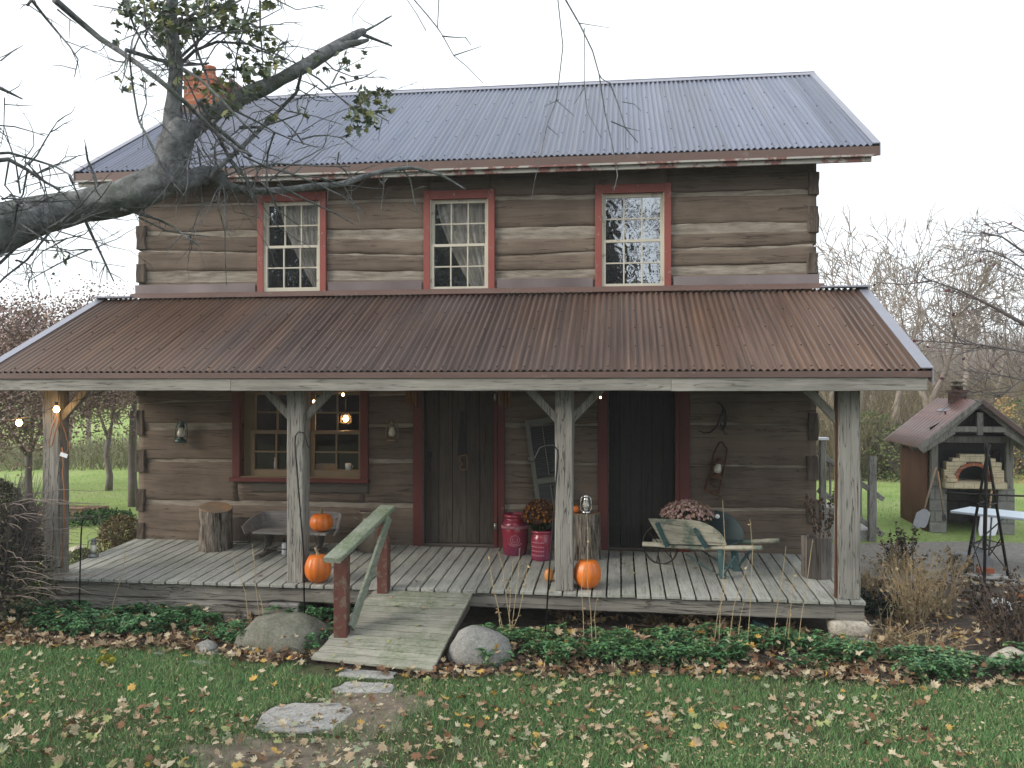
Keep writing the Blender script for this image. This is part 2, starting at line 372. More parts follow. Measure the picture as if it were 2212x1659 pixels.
def log_piece(mb, xa, xb, fb, ft, seed, thick=.17, yoff=0):
    n = max(2, int((xb-xa)/.09)); vs = []; fs = []; rows = 0
    o = Vector((seed*13.7, seed*5.1, 0))
    for i in range(n+1):
        X = xa+(xb-xa)*i/n; zb, zt = fb(X), ft(X)
        if zt-zb < .012: zt = zb+.012
        e = min(.022, (zt-zb)*.3)
        pr = [(thick, zb), (.022, zb), (.004, zb+e)]+[(0, zb+e+(zt-zb-2*e)*k/5) for k in range(1, 5)]+[(.004, zt-e), (.024, zt), (thick, zt)]
        rows = len(pr)
        for y, z in pr:
            d = 0 if y >= thick else .016*mn.noise(Vector((X*1.3, 0, z*5))+o)+.007*mn.noise(Vector((X*7, 0, z*11))+o)
            vs.append((X, y+d+yoff, z))
    for i in range(n):
        for k in range(rows-1):
            a = i*rows+k; fs.append((a, a+rows, a+rows+1, a+1))
    fs.append(tuple(range(rows))); fs.append(tuple((n)*rows+k for k in range(rows-1, -1, -1)))
    mb.add(vs, fs, True)
mb = MB()
for ci, (b3, t3) in enumerate(C3):
    bb = lambda X, b3=b3, ci=ci: hz(b3, X)+.014*mn.noise(Vector((X*1.1, ci*7.3, 1)))+.006*mn.noise(Vector((X*5, ci*7.3, 5)))
    tt = lambda X, t3=t3, ci=ci: hz(t3, X)+.014*mn.noise(Vector((X*1.1, ci*9.1, 3)))+.006*mn.noise(Vector((X*5, ci*9.1, 8)))
    lo, hi = min(b3), max(t3)
    xs = sorted([o for o in openings if o[2] < hi-.01 and o[3] > lo+.01], key=lambda o: o[0])
    cur = HX0+.02
    end = HX1-.02
    for o in xs:
        if o[0]-cur > .03: log_piece(mb, cur, o[0], bb, tt, ci)
        if hi > o[3]+.02: log_piece(mb, max(o[0], cur), o[1], lambda X: max(bb(X), o[3]), tt, ci+30)
        if lo < o[2]-.02: log_piece(mb, max(o[0], cur), o[1], bb, lambda X: min(tt(X), o[2]), ci+60)
        cur = o[1]
    if end-cur > .03: log_piece(mb, cur, end, bb, tt, ci)
mb.build('log_wall', M['log'], house)
# end-grain blocks of the side-wall logs at both corners
BL_ = [(.95, 1.25), (1.48, 1.78), (1.98, 2.32), (2.5, 2.8), (4.06, 4.31), (4.55, 4.87), (5.02, 5.3)]
for side, X in ((0, HX0), (1, HX1)):
    for z0, z1 in BL_+([(.55, .77)] if side == 0 else [(.5, .7)]):
        mb = MB(); w = .128+rnd.uniform(-.012, .02); xc = X+w/2-.005 if side == 0 else X-w/2+.005; dz_ = rnd.uniform(-.02, .02)
        mb.beam((xc, .08, z0+dz_), (xc, .08, z1+dz_), w, .215, .013, 7, (1, 0, 0), .016, 4)
        mb.build('corner_log_end', M['endgrain'], house)
# chinking sheet, cut round the openings
mb = MB()
xsb = sorted({HX0+.06, HX1-.06, *[o[0] for o in openings], *[o[1] for o in openings]})
xsb = sorted(set(xsb) | {xsb[0]+i*.2 for i in range(1, 44)})
xsb = [x for x in xsb if x <= HX1-.06+1e-6]
for i in range(len(xsb)-1):
    xa, xb = xsb[i], xsb[i+1]; xm = (xa+xb)/2
    cuts = [.45, 5.65]; ops = [o for o in openings if o[0]-1e-4 <= xm <= o[1]+1e-4]
    for o in ops: cuts += [o[2], o[3]]
    cuts.sort()
    for k in range(0, len(cuts)-1):
        zm = (cuts[k]+cuts[k+1])/2
        if any(o[2] <= zm <= o[3] for o in ops): continue
        n = max(1, int((cuts[k+1]-cuts[k])/.08))
        for j in range(n):
            z0 = cuts[k]+(cuts[k+1]-cuts[k])*j/n; z1 = cuts[k]+(cuts[k+1]-cuts[k])*(j+1)/n
            f = lambda x, z: .021+.010*mn.noise(Vector((x*4, z*9, 3)))
            mb.add([(xa, f(xa, z0), z0), (xb, f(xb, z0), z0), (xb, f(xb, z1), z1), (xa, f(xa, z1), z1)], [(0, 1, 2, 3)], True)
mb.build('chinking', M['chink'], house)
# side, back and gable walls, floors (dark rooms behind the glass)
for nm, X in (('side_wall', HX0), ('side_wall', HX1)):
    s = 1 if X < 0 else -1
    mb = MB()
    for ci, (b3, t3) in enumerate(C3):
        z0 = hz(b3, X)+.01; z1 = hz(t3, X)-.01
        y0 = .18 if ci % 2 == 0 else .18
        mb.beam((X+s*.09, y0, (z0+z1)/2), (X+s*.09, 6.0, (z0+z1)/2), .16, z1-z0, .012, 30, (1, 0, 0), .015)
    for k in range(9):                                    # gable boards
        y = 0; z = 5.72+k*.2; hw = 3.0-(k*.2+.2)/.6116-.22
        if hw > .1: mb.b2(X+s*.03, X+s*.06, 3-hw, 3+hw, z, z+.195)
    mb.build(nm, M['log'], house)
    mb = MB(); mb.b2(X+s*.085, X+s*.10, .17, 5.95, .46, 5.7); mb.build('side_chinking', M['chink'], house)
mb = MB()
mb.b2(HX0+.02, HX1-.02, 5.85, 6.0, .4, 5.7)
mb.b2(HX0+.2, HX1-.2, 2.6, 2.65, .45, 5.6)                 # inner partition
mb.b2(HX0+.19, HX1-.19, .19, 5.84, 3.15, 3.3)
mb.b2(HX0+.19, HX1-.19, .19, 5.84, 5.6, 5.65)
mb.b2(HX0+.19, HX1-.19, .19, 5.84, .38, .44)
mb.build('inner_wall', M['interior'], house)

# ---- windows
def upper_window(o, has_curtain, k):
    x0, x1, z0, z1 = o; mb = MB(); cw = .085
    mb.b2(x0-cw+.03, x0+.03, -.035, .05, z0-.02, z1+cw); mb.b2(x1-.03, x1+cw-.03, -.035, .05, z0-.02, z1+cw)
    mb.b2(x0+.03, x1-.03, -.032, .05, z1-.03, z1+cw-.005)
    mb.b2(x0-cw, x1+cw, -.055, .06, z0-.065, z0-.022)
    w = mb.build('window', M['redup'], house, .004); w['label'] = ('left', 'middle', 'right')[k]+' upstairs window with faded red casing'
    a, b = x0+.03, x1-.03; zt = z1-.03; zb = z0-.018; zm = (zt+zb)/2+.01; m = MB()
    def sash(za, zb_, y, rt, rb):
        st = .05
        m.b2(a, a+st, y, y+.035, za, zb_); m.b2(b-st, b, y, y+.035, za, zb_)
        m.b2(a+st, b-st, y+.001, y+.034, za, za+rb); m.b2(a+st, b-st, y+.001, y+.034, zb_-rt, zb_)
        for i in (1, 2):
            x = a+st+(b-a-2*st)*i/3; m.b2(x-.009, x+.009, y+.004, y+.03, za+rb, zb_-rt)
        z = (za+rb+zb_-rt)/2; m.b2(a+st, b-st, y+.006, y+.028, z-.009, z+.009)
    sash(zb, zm+.018, -.012, .036, .085); sash(zm-.018, zt, .03, .05, .036)
    m.b2(a-.002, a+.012, -.02, .1, zb, zt); m.b2(b-.012, b+.002, -.02, .1, zb, zt)
    m.build('sash', M['sash'], w, .002)
    g = MB()
    for (y, za, ze) in ((.006, zb+.03, zm+.01), (.048, zm-.01, zt-.02)):
        g.add([(a+.02, y, za), (b-.02, y, za), (b-.02, y, ze), (a+.02, y, ze)], [(0, 1, 2, 3)])
    g.build('pane', M['pane'], w)
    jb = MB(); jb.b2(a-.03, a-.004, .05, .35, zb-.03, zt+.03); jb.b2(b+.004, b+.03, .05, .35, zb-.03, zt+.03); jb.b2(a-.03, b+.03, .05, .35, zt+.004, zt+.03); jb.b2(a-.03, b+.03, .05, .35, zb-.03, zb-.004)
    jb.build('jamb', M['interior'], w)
    if has_curtain:
        c = MB(); n = 34; rows = 26; vs = []; W = b-a
        for r in range(rows+1):
            f = r/rows; z = zt-(zt-zb)*f
            le = a+W*(has_curtain+.72*max(0, f-.06)**1.35); re = b-.0+.02
            if le > re-.03: le = re-.03
            for i in range(n+1):
                x = le+(re-le)*i/n; y = .14+.02*math.sin(i*1.35)+.008*math.sin(i*3.1+f*2)
                vs.append((x, y, z))
        c.add(vs, [(r*(n+1)+i, r*(n+1)+i+1, (r+1)*(n+1)+i+1, (r+1)*(n+1)+i) for r in range(rows) for i in range(n)], True)
        c.build('curtain', M['curtain'], w)
for k, o in enumerate(wins): upper_window(o, (.22, .08, 0)[k] if k < 2 else None, k)

x0, x1, z0, z1 = lwin
mb = MB(); mb.b2(x0-.065, x0+.04, -.04, .05, z0, z1); mb.b2(x1-.04, x1+.065, -.04, .05, z0, z1); mb.b2(x0+.04, x1-.04, -.038, .05, z1-.08, z1)
w = mb.build('window', M['red'], house, .004); w['label'] = 'wide dim-lit window beside the door under the porch'
m = MB(); m.b2(x0-.09, x1+.08, -.085, .05, z0-.055, z0); m.build('sill', M['red'], w, .004)
m = MB(); a, b = x0+.15, x1-.04; mid = a+(b-a)*.5
def dsash(a, b):
    st = .055; zb = z0+.01; zt = z1-.08; zm = onY(720, 934, .06).z
    for (za, ze, y, rb, rt) in ((zb, zm+.02, .06, .09, .045), (zm-.02, zt, .1, .045, .05)):
        m.b2(a, a+st, y, y+.035, za, ze); m.b2(b-st, b, y, y+.035, za, ze)
        m.b2(a+st, b-st, y+.001, y+.034, za, za+rb); m.b2(a+st, b-st, y+.001, y+.034, ze-rt, ze)
        x = (a+b)/2; m.b2(x-.011, x+.011, y+.004, y+.03, za+rb, ze-rt)
        z = (za+rb+ze-rt)/2; m.b2(a+st, b-st, y+.006, y+.028, z-.011, z+.011)
dsash(a, mid-.06); dsash(mid+.06, b); m.b2(mid-.06, mid+.06, .03, .13, z0, z1-.08); m.b2(x0+.04, a, .09, .12, z0, z1-.08)
m.b2(x0+.04, x1-.04, -.03, .06, z0-.001, z0+.012); m.build('sash', M['sashlow'], w, .002)
g = MB(); g.add([(a, .11, z0), (b, .11, z0), (b, .11, z1-.08), (a, .11, z1-.08)], [(0, 1, 2, 3)]); g.build('pane', M['panelow'], w)
m = MB(); m.b2(x0+.2, x1+.06, -.03, -.004, z0-.19, z0-.06); m.build('apron_board', M['darkwood'], w, .004)
# things standing on the inner sill
t_ = thing('white_bottle', 'slim white bottle standing on the sill inside the wide window', 'bottle', (onY(594, 1018, .22).x, .22, z0+.09))
q = MB(); q.lathe([(.016, 0), (.016, .09), (.007, .12), (.007, .16), (0, .162)], 12); q.build('bottle_body', M['white'], t_)
t_ = thing('cardboard_box', 'open tan box standing on the sill inside the wide window', 'box', (onY(706, 1016, .24).x, .24, z0+.09))
q = MB(); q.b2(-.14, .14, -.06, -.055, 0, .08); q.b2(-.14, .14, .055, .06, 0, .08); q.b2(-.14, -.135, -.055, .055, 0, .08); q.b2(.135, .14, -.055, .055, 0, .08); q.b2(-.135, .135, -.055, .055, 0, .005); q.build('box_side', M['cut'], t_)
t_ = thing('white_mug', 'white mug on the inner sill beside the open tan box', 'mug', (onY(752, 1016, .22).x, .22, z0+.09))
q = MB(); q.lathe([(.035, 0), (.04, .09), (.036, .09), (.03, .01), (0, .01)], 16); q.build('mug_body', M['white'], t_)
q = MB(); q.tube([(.038, 0, .07), (.065, 0, .06), (.065, 0, .035), (.037, 0, .025)], .005, 6); q.build('handle', M['white'], t_)
q = MB(); q.b2(x0+.05, x1-.05, .15, .34, z0-.03, z0+.088); s_ = q.build('inner_sill', M['sashlow'], w)
# interior shelving silhouettes give the room some depth
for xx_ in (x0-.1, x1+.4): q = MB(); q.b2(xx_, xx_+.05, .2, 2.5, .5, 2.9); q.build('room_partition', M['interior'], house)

# ---- doors
def door(o, mat, lab, planks, casing, handle):
    x0, x1, z0, z1 = o; n = planks; w = (x1-x0-.03)/n; m = MB()
    for i in range(n): m.b2(x0+.015+i*w+.003, x0+.015+(i+1)*w-.003, .07+rnd.uniform(-.003, .003), .11, z0+.085, z1)
    d = m.build('door', mat, house, .003); d['label'] = lab
    f = MB(); f.b2(x0-.13, x0-.005, -.03, .06, z0-.02, z1+.02); f.b2(x1+.05, x1+.05+casing, -.03, .06, z0-.02, z1+.02)
    f.build('door_casing', M['red'], d, .004)
    f = MB(); f.b2(x1+.002, x1+.048, -.045, .11, z0-.02, z1); f.build('door_jamb', M['red'], d, .003)
    f = MB(); f.b2(x0-.006, x0+.012, -.02, .12, z0, z1); f.b2(x0+.012, x1, .02, .16, z0+.0, z0+.08); f.b2(x0+.012, x1, -.07, .02, z0+.0, z0+.055); f.build('threshold', M['darkwood'], d, .003)
    if handle:
        hx = x0+.09; f = MB(); p = onY(930, 1000, .06)
        f.tube([(hx, .068, p.z+.1), (hx, .035, p.z+.09), (hx-.004, .02, p.z+.02), (hx+.002, .03, p.z-.07), (hx, .066, p.z-.09)], [.008, .009, .010, .009, .006], 8)
        f.b2(hx-.018, hx+.018, .062, .069, p.z+.06, p.z+.14); f.b2(hx-.014, hx+.014, .062, .069, p.z-.13, p.z-.06); f.b2(hx-.05, hx+.02, .05, .062, p.z+.13, p.z+.15)
        f.build('handle', M['black'], d)
        for yy in (1137, 857):
            p = onY(1070, yy, -.05); f = MB(); f.b2(p.x-.018, p.x+.012, -.052, -.046, p.z-.045, p.z+.045); f.tube([(p.x-.003, -.058, p.z-.05), (p.x-.003, -.058, p.z+.05)], .008, 8)
            f.build('hinge', M['silver'], d)
door(door1, M['door'], 'weathered plank door hung with a rusty saw', 5, .09, True)
door(door2, M['door_shaded'], 'shade-darkened plank door behind the wheelbarrow', 6, .13, False)

# ---- metal roofs
def corr_roof(name, mat, x0, x1, Yb, zb, Yt, zt, parent, per=.072, amp=.0135):
    L = math.hypot(Yt-Yb, zt-zb); ny, nz = -(zt-zb)/L, (Yt-Yb)/L
    m = MB(); n = int((x1-x0)/per*7); rows = 10; vs = []
    for r in range(rows+1):
        f = r/rows
        for i in range(n+1):
            X = x0+(x1-x0)*i/n
            d = amp*math.sin(2*PI*X/per)+.004*mn.noise(Vector((X*.9, f*3, 5)))
            vs.append((X, Yb+(Yt-Yb)*f+ny*d, zb+(zt-zb)*f+nz*d))
    m.add(vs, [(r*(n+1)+i, r*(n+1)+i+1, (r+1)*(n+1)+i+1, (r+1)*(n+1)+i) for r in range(rows) for i in range(n)], True)
    o = m.build(name, mat, parent)
    # screws on every third crest, in rows
    q = MB()
    for r, f in enumerate((.03, .25, .47, .7, .93)):
        k = 0; X = x0+per*.25-(x0 % per)+per
        while X < x1-.05:
            if k % 4 == 0:
                d = amp+.001; c = (X, Yb+(Yt-Yb)*f+ny*d, zb+(zt-zb)*f+nz*d); q.box(c, (.014, .014, .012))
            X += per; k += 1
    q.build('roof_screw', M['iron'], o, kind='stuff')
    return o
RX0, RX1 = -7.23, 3.05
def slab(m, x0, x1, Yb, zb, Yt, zt, t0, t1):
    m.prism([(x0, Yb, zb-t0), (x0, Yt, zt-t0), (x0, Yt, zt-t1), (x0, Yb, zb-t1)], (x1-x0, 0, 0))
EY, EZ, RY, RZ = -.45, 5.50, 3.0, 7.61
up = corr_roof('upper_roof', M['roof_up'], RX0+.04, RX1-.04, EY, EZ, RY, RZ, house)
m = MB(); slab(m, RX0+.03, RX1-.03, EY+.03, EZ+.005, RY, RZ, .02, .09); slab(m, RX0+.03, RX1-.03, 6.42, 5.51, RY, RZ, .02, .09)
m.build('roof_board', M['darkwood'], up)
b2 = corr_roof('rear_roof', M['roof_up'], RX0+.04, RX1-.04, 6.45, EZ, RY, RZ, house)
m = MB()
for X in (RX0, RX1-.09):
    m.prism([(X, EY-.02, EZ+.02), (X, RY, RZ+.02), (X, RY, RZ-.10), (X, EY-.02, EZ-.10)], (.012 if X < 0 else .0, 0, 0)) if False else None
    slab(m, X, X+.09, EY-.015, EZ+.022, RY, RZ+.022, 0, .012); slab(m, X, X+.09, 6.46, EZ+.022, RY, RZ+.022, 0, .012)
    e = X if X < 0 else X+.08
    slab(m, e, e+.01, EY-.015, EZ, RY, RZ, -.01, .13)
slab(m, RX0, RX1, RY-.13, RZ-.055, RY+.01, RZ+.035, 0, .01); slab(m, RX0, RX1, RY+.13, RZ-.055, RY-.01, RZ+.035, 0, .01)
m.build('ridge_cap', M['trim_metal'], up)
m = MB(); m.b2(RX0, RX1, EY-.005, EY+.03, EZ-.125, EZ-.016); m.build('fascia', M['fascia'], up, .003)
m = MB(); m.b2(RX0+.04, RX1-.09, EY+.03, EY+.065, EZ-.19, EZ-.05); m.b2(RX0+.02, RX1-.05, EY-.016, EY-.002, EZ-.14, EZ-.115); m.build('eave_board', M['peel'], up, .003)
m = MB(); m.b2(RX0+.1, RX1-.1, EY+.07, .0, EZ-.05, EZ-.02)
i = RX0+.3
while i < RX1: m.beam((i, EY+.07, EZ-.08), (i, .1, EZ+.16), .07, .13, .003); i += .61
m.build('rafter', M['darkwood'], up)
# porch roof
PY, PZ, QY, QZ = -2.25, 2.797, -.02, 3.85
LX0, LX1 = -7.15, 3.02
pr = corr_roof('porch_roof', M['roof_low'], LX0+.05, LX1-.05, PY, PZ, QY, QZ, house)
m = MB(); slab(m, LX0+.04, LX1-.04, PY+.03, PZ, QY, QZ, .018, .05)
i = LX0+.15
while i < LX1: m.beam((i, PY+.07, PZ-.12), (i, QY-.03, QZ-.14), .05, .14, .003); i += .6
m.build('roof_board', M['darkwood'], pr)
for X in (LX0, LX1-.12):
    m = MB(); slab(m, X, X+.12, PY-.015, PZ+.022, QY, QZ+.022, 0, .01)
    e = X if X < 0 else X+.11
    slab(m, e, e+.01, PY-.015, PZ, QY, QZ, -.01, .15); m.build('rake_trim', M['trim_metal'], pr)
m = MB(); m.b2(LX0, HX0-.01, -.16, -.02, QZ+.005, QZ+.025); m.build('top_trim', M['trim_metal'], pr)
m = MB(); m.b2(HX1, LX1, -.16, -.02, QZ+.005, QZ+.025); m.build('top_trim', M['trim_metal'], pr)
m = MB(); m.b2(LX0, LX1, PY-.005, PY+.03, PZ-.075, PZ-.013); m.build('fascia', M['fascia'], pr, .003)
m = MB(); xx = [LX0+.03, onY(497, 835, PY).x, onY(1450, 835, PY).x, LX1-.05]
for i in range(3): m.beam((xx[i]+.002, PY+.03, PZ-.138-.005*i+.004*(i == 2)), (xx[i+1]-.002, PY+.03, PZ-.138), .035, .135, .003, None, (0, 1, 0), .004)
m.build('fascia_board', M['fascia_wood'], pr)
for X in (LX0+.06, LX1-.1):
    m = MB(); m.prism([(X, PY+.05, PZ-.2), (X, -.02, PZ-.2), (X, -.02, QZ-.06), (X, PY+.05, PZ-.06)], (.03, 0, 0)); m.build('gable_end_board', M['darkwood'], pr)
m = MB(); m.beam((LX0+.15, -1.80, 2.725), (LX1-.15, -1.80, 2.725), .18, .17, .006, None, (0, 1, 0)); m.build('porch_beam', M['darkwood'], house)
# flashing between wall and porch roof
m = MB()
segs = [HX0-.01]
for o in wins: segs += [o[0]-.085, o[1]+.085]
segs.append(HX1+.01)
for i in range(0, len(segs), 2):
    n = 24; xa, xb = segs[i], segs[i+1]; vs = []
    for k in range(n+1):
        X = xa+(xb-xa)*k/n; vs += [(X, -.025+.012*mn.noise(Vector((X*2.2, 3, 1))), 3.92), (X, -.03+.014*mn.noise(Vector((X*2.2, 9, 1))), 4.035+.006*mn.noise(Vector((X*3, 0, 0))))]
    m = MB(); m.add(vs, [(2*k, 2*k+2, 2*k+3, 2*k+1) for k in range(n)], True); m.build('wall_flashing', M['flash'], house)
m = MB(); m.prism([(HX0-.06, -.045, 3.92), (HX0-.06, -.06, 3.91), (HX0-.06, -.12, 3.845), (HX0-.06, -.10, 3.85)], (HX1-HX0+.12, 0, 0)); m.build('apron_flashing', M['fascia'], house)

# ---- chimney
ch = MB(); ch.b2(-7.17, -6.66, 2.32, 3.22, 0, 7.72); ch.b2(-7.19, -6.64, 2.30, 3.24, 7.72, 7.79); ch.b2(-7.12, -6.71, 2.37, 3.17, 7.79, 7.86)
c = ch.build('chimney', M['brick'], house, .006)
m = MB(); m.lathe([(.10, 7.84), (.09, 7.98), (.10, 8.0), (.10, 8.03), (.08, 8.03), (.08, 7.9)], 20, (-6.85, 2.6, 0)); m.build('chimney_pot', M['brick'], c)
m = MB(); m.b2(-7.2, -6.63, 2.26, 2.31, 7.02, 7.3); m.build('chimney_flashing', M['fascia'], c)
# dark lean-to shoulder behind the chimney
m = MB(); m.prism([(-6.65, 2.75, 7.4), (-6.65, 3.22, 7.4), (-6.65, 3.22, 7.7), (-6.65, 2.75, 7.7)], (.02, 0, 0)); m.prism([(-6.66, 2.9, 7.35), (-6.0, 2.9, 7.45), (-6.66, 2.9, 7.98)], (0, .35, 0)); m.build('chimney_cricket', M['fascia'], c)

# ---- porch deck, posts
DX0, DX1 = -6.63, 2.48
m = MB(); n = 59; wd = (DX1-DX0)/n
for i in range(n):
    xa = DX0+i*wd+.009; xb = DX0+(i+1)*wd-.009; yf = -1.965+rnd.uniform(-.012, .012)
    rise = math.atan2(deckz(0)-deckz(-1.94), 1.94)
    m.box(((xa+xb)/2, (yf+.03)/2, deckz((yf+.03)/2)-.018+rnd.uniform(-.002, .002)), (xb-xa, .0-yf+.03, .036), Matrix.Rotation(rise, 3, 'X') @ Matrix.Rotation(rnd.uniform(-.0012, .0012), 3, 'Z'))
dk = m.build('deck', M['deck'], house, .005)
m = MB(); x_ = onY(1018, 1300, -1.9).x; xl = onY(815, 1300, -1.9).x
m.beam((DX0+.02, -1.86, .325), (xl, -1.86, .325), .11, .17, .014, 60, (0, 1, 0), .015, 3)
m.beam((x_-.3, -1.875, .335), (DX1-.30, -1.875, .325), .1, .155, .006, 40, (0, 1, 0), .01)
m.beam((DX1-.298, -1.87, .325), (DX1-.01, -1.87, .325), .1, .17, .006, 6, (0, 1, 0), .01)
m.b2(xl, x_-.3, -1.84, -1.78, .27, .41)
for X in (DX0+.05, -2.0, DX1-.06): m.b2(X-.04, X+.04, -1.79, 0, .26, .40)
m.b2(DX0+.1, DX1-.1, -.9, -.85, .26, .42)
m.build('rim_beam', M['rim'], dk)
m = MB(); m.beam((DX0+.15, -1.9, .17), (DX0+3.0, -1.9, .16), .14, .13, .02, 30, (0, 1, 0), .02, 3); m.build('sill_log', M['rim'], dk)
m = MB(); m.b2(DX0+.1, DX1-.1, -.35, -.3, 0, .4); m.build('void_shade_sheet', M['interior'], dk)  # dark sheet stands in for the shaded void below the deck
def stone(mb, c, d, seed, n=14, flat=.0, amp=.12):
    vs = []; rows = 9
    for i in range(rows+1):
        ph = PI*i/rows
        for k in range(n):
            th = 2*PI*k/n; p = Vector((math.sin(ph)*math.cos(th), math.sin(ph)*math.sin(th), math.cos(ph)))
            if flat: p = Vector([math.copysign(abs(a)**flat, a) for a in p])
            r = 1+amp*mn.noise(p*1.3+Vector((seed, 0, 0)))*1.6+amp*.4*mn.noise(p*4+Vector((seed, 0, 0)))
            vs.append((c[0]+p.x*d[0]*r/2, c[1]+p.y*d[1]*r/2, c[2]+p.z*d[2]*r/2))
    fs = [(i*n+k, (i+1)*n+k, (i+1)*n+(k+1) % n, i*n+(k+1) % n) for i in range(rows) for k in range(n)]
    mb.add(vs, fs, True)
m = MB(); stone(m, (DX1-.15, -1.86, .165), (.40, .3, .155), 3, 20, .35, .05); m.build('foundation_stone', M['lime'], dk)
m = MB(); stone(m, (DX1-.14, -1.84, .03), (.38, .32, .16), 6, 20, .4, .06); m.build('foundation_stone', M['flag'], dk)
m = MB(); p = onY(620, 1310, -1.86); m.b2(p.x-.17, p.x+.17, -1.96, -1.66, 0, .235); m.build('foundation_block', M['block'], dk, .01)
m = MB(); m.b2(-4.4, -4.1, -1.96, -1.66, 0, .1); m.build('foundation_block', M['block'], dk, .01)
def post(xl, xr, lab, br):
    a = onY(xl, 1250, -1.90).x; b = onY(xr, 1250, -1.90).x; w = b-a; c = (a+b)/2; m = MB()
    m.beam((c, -1.80, deckz(-1.8)-.0), (c, -1.80, 2.64), w, .2, .006, 34, (1, 0, 0), .012, 1.6)
    p = m.build('porch_post', M['post'], house); p['label'] = lab
    for s in br:
        q = MB(); q.beam((c+s*(w/2-.03), -1.80, 2.27), (c+s*(w/2+.36), -1.80, 2.68), .07, .085, .004, 8, (0, 1, 0), .006); q.build('brace', M['post'], p)
post(91, 127, 'left end porch post with a lit bulb and a hanging orange cord', (1,))
post(619, 655, 'second porch post between the bench and pumpkins', (-1, 1))
post(1199, 1238, 'third porch post with the tall orange pumpkin at its foot', (-1, 1))
post(1811, 1859, 'right end porch post beside the hollow log planter', (-1,))
xq = onY(1808, 1280, -1.86).x; m = MB(); m.beam((xq, -1.84, .46), (xq+.004, -1.84, 2.62), .03, .05, .004, 20, (1, 0, 0), .004); m.build('post_edge_board', M['rust'], house)

# ================================================================= RAMP
TL = Vector((-2.66, -1.975, .425)); TR = Vector((-1.57, -1.975, .425)); BL = Vector((-2.90, -3.25, .075)); BR = Vector((-1.68, -3.46, .075))
rp = thing('wooden_ramp', 'mossy green plank ramp leading up to the porch with one handrail', 'ramp', (-2.2, -2.7, 0))
m = MB(); n = 12
def lerp(a, b, t): return a*(1-t)+b*t
pv = Vector((-2.2, -2.7, 0))
for i in range(n):
    f0 = i/n+.0065; f1 = (i+1)/n-.0065
    a = lerp(TL, BL, f0)-pv; b = lerp(TR, BR, f0)-pv; c = lerp(TR, BR, f1)-pv; d = lerp(TL, BL, f1)-pv
    j = rnd.uniform(-.012, .012); a.x += j; d.x += j
    m.prism([a, d, c, b], (0, 0, -.03))
m.build('ramp_board', M['ramp'], rp, .004)
m = MB()
for A, B in ((TL, BL), (TR, BR)):
    s = .03 if A is TL else -.07
    a = A-pv+Vector((s, 0, -.033)); b = B-pv+Vector((s, 0, -.033)); m = MB(); m.prism([a, b, b+Vector((0, .08, -.04)), a+Vector((0, 0, -.14))], (.04, 0, 0)); m.build('stringer', M['darkwood'], rp)
P1 = Vector((-2.725, -2.86, .17))-pv; P2 = Vector((-2.545, -2.0, .42))-pv
m = MB(); m.beam(P1+Vector((0, 0, -.12)), P1+Vector((0, 0, .80)), .135, .12, .004, 10, (1, 0, 0), .008); m.build('rail_post', M['redpost'], rp)
m = MB(); m.beam(P2+Vector((0, 0, -.02)), P2+Vector((0, 0, .83)), .125, .12, .004, 10, (1, 0, 0), .008); m.build('rail_post', M['redpost'], rp)
ra = P1+Vector((-.03, -.32, .66)); rb = P2+Vector((.02, .16, .915))
A_ = onY(716, 1211, -3.12); B_ = onY(838, 1096, -1.88)
m = MB(); m.beam(A_-pv, B_-pv, .185, .05, .003, 16, (1, -.12, 0), .008); m.build('handrail', M['rail'], rp)
m = MB(); m.beam(P1+Vector((.09, .02, .08)), P2+Vector((.075, -.05, .80)), .035, .115, .003, 12, (1, -.15, 0), .006); m.build('brace', M['rail'], rp)
# ================================================================= PORCH OBJECTS
def dpt(x, y):                     # point on the deck surface seen at (x, y)
    p = onZ(x, y, .5)
    for _ in range(4): p = onZ(x, y, deckz(min(0, p.y)))
    return p
def pumpkin(name, label, loc, w, h, stem=.05, sl=(0, 0), mat='pumpkin', smat='stemg', ribs=11, group='pumpkins on the porch', cat='pumpkin'):
    t = thing(name, label, cat, loc, rnd.uniform(0, 6), group)
    prof = []
    for i in range(23):
        a = PI*i/22; r = math.sin(a)**.82*(1+.03*math.sin(a*2)); z = -math.cos(a)
        z2 = z-(.16*max(0, (z-.8)/.2) if z > .8 else 0); prof.append((max(r, .0)*w/2, h/2+z2*h/2))
    prof[0] = (0, h*.03); prof[-1] = (0, prof[-1][1])
    m = MB(); m.lathe(prof, 66, (0, 0, 0), lambda th, z: 1-.045*abs(math.cos(th*ribs/2))**6+.02*math.sin(th*2+1))
    m.build('pumpkin_body', M[mat], t)
    z0 = prof[-1][1]-.004; m = MB(); s = w*.07
    m.tube([(0, 0, z0), (sl[0]*.2, sl[1]*.2, z0+stem*.3), (sl[0]*.7, sl[1]*.7, z0+stem*.75), (sl[0], sl[1], z0+stem)], [s*1.5, s*.8, s*.62, s*.72], 7, wob=.1)
    m.build('stem', M[smat], t); return t
pp = dpt(687, 1258)
pumpkin('pumpkin', 'big pumpkin with a thick pale stem on the deck beside the mossy handrail', pp+Vector((0, .0, 0)), .30, .335, .085, (-.045, 0), smat='stem')
pq = dpt(1269, 1271)
pumpkin('pumpkin', 'tall egg-shaped orange pumpkin at the foot of the third post', pq, .29, .335, .04, (.01, 0))
pg = dpt(1186, 1256)
pumpkin('gourd', 'small tan-orange gourd left of the third post', pg, .105, .15, .012, (0, 0), 'gourd', ribs=8, cat='gourd', group=None)

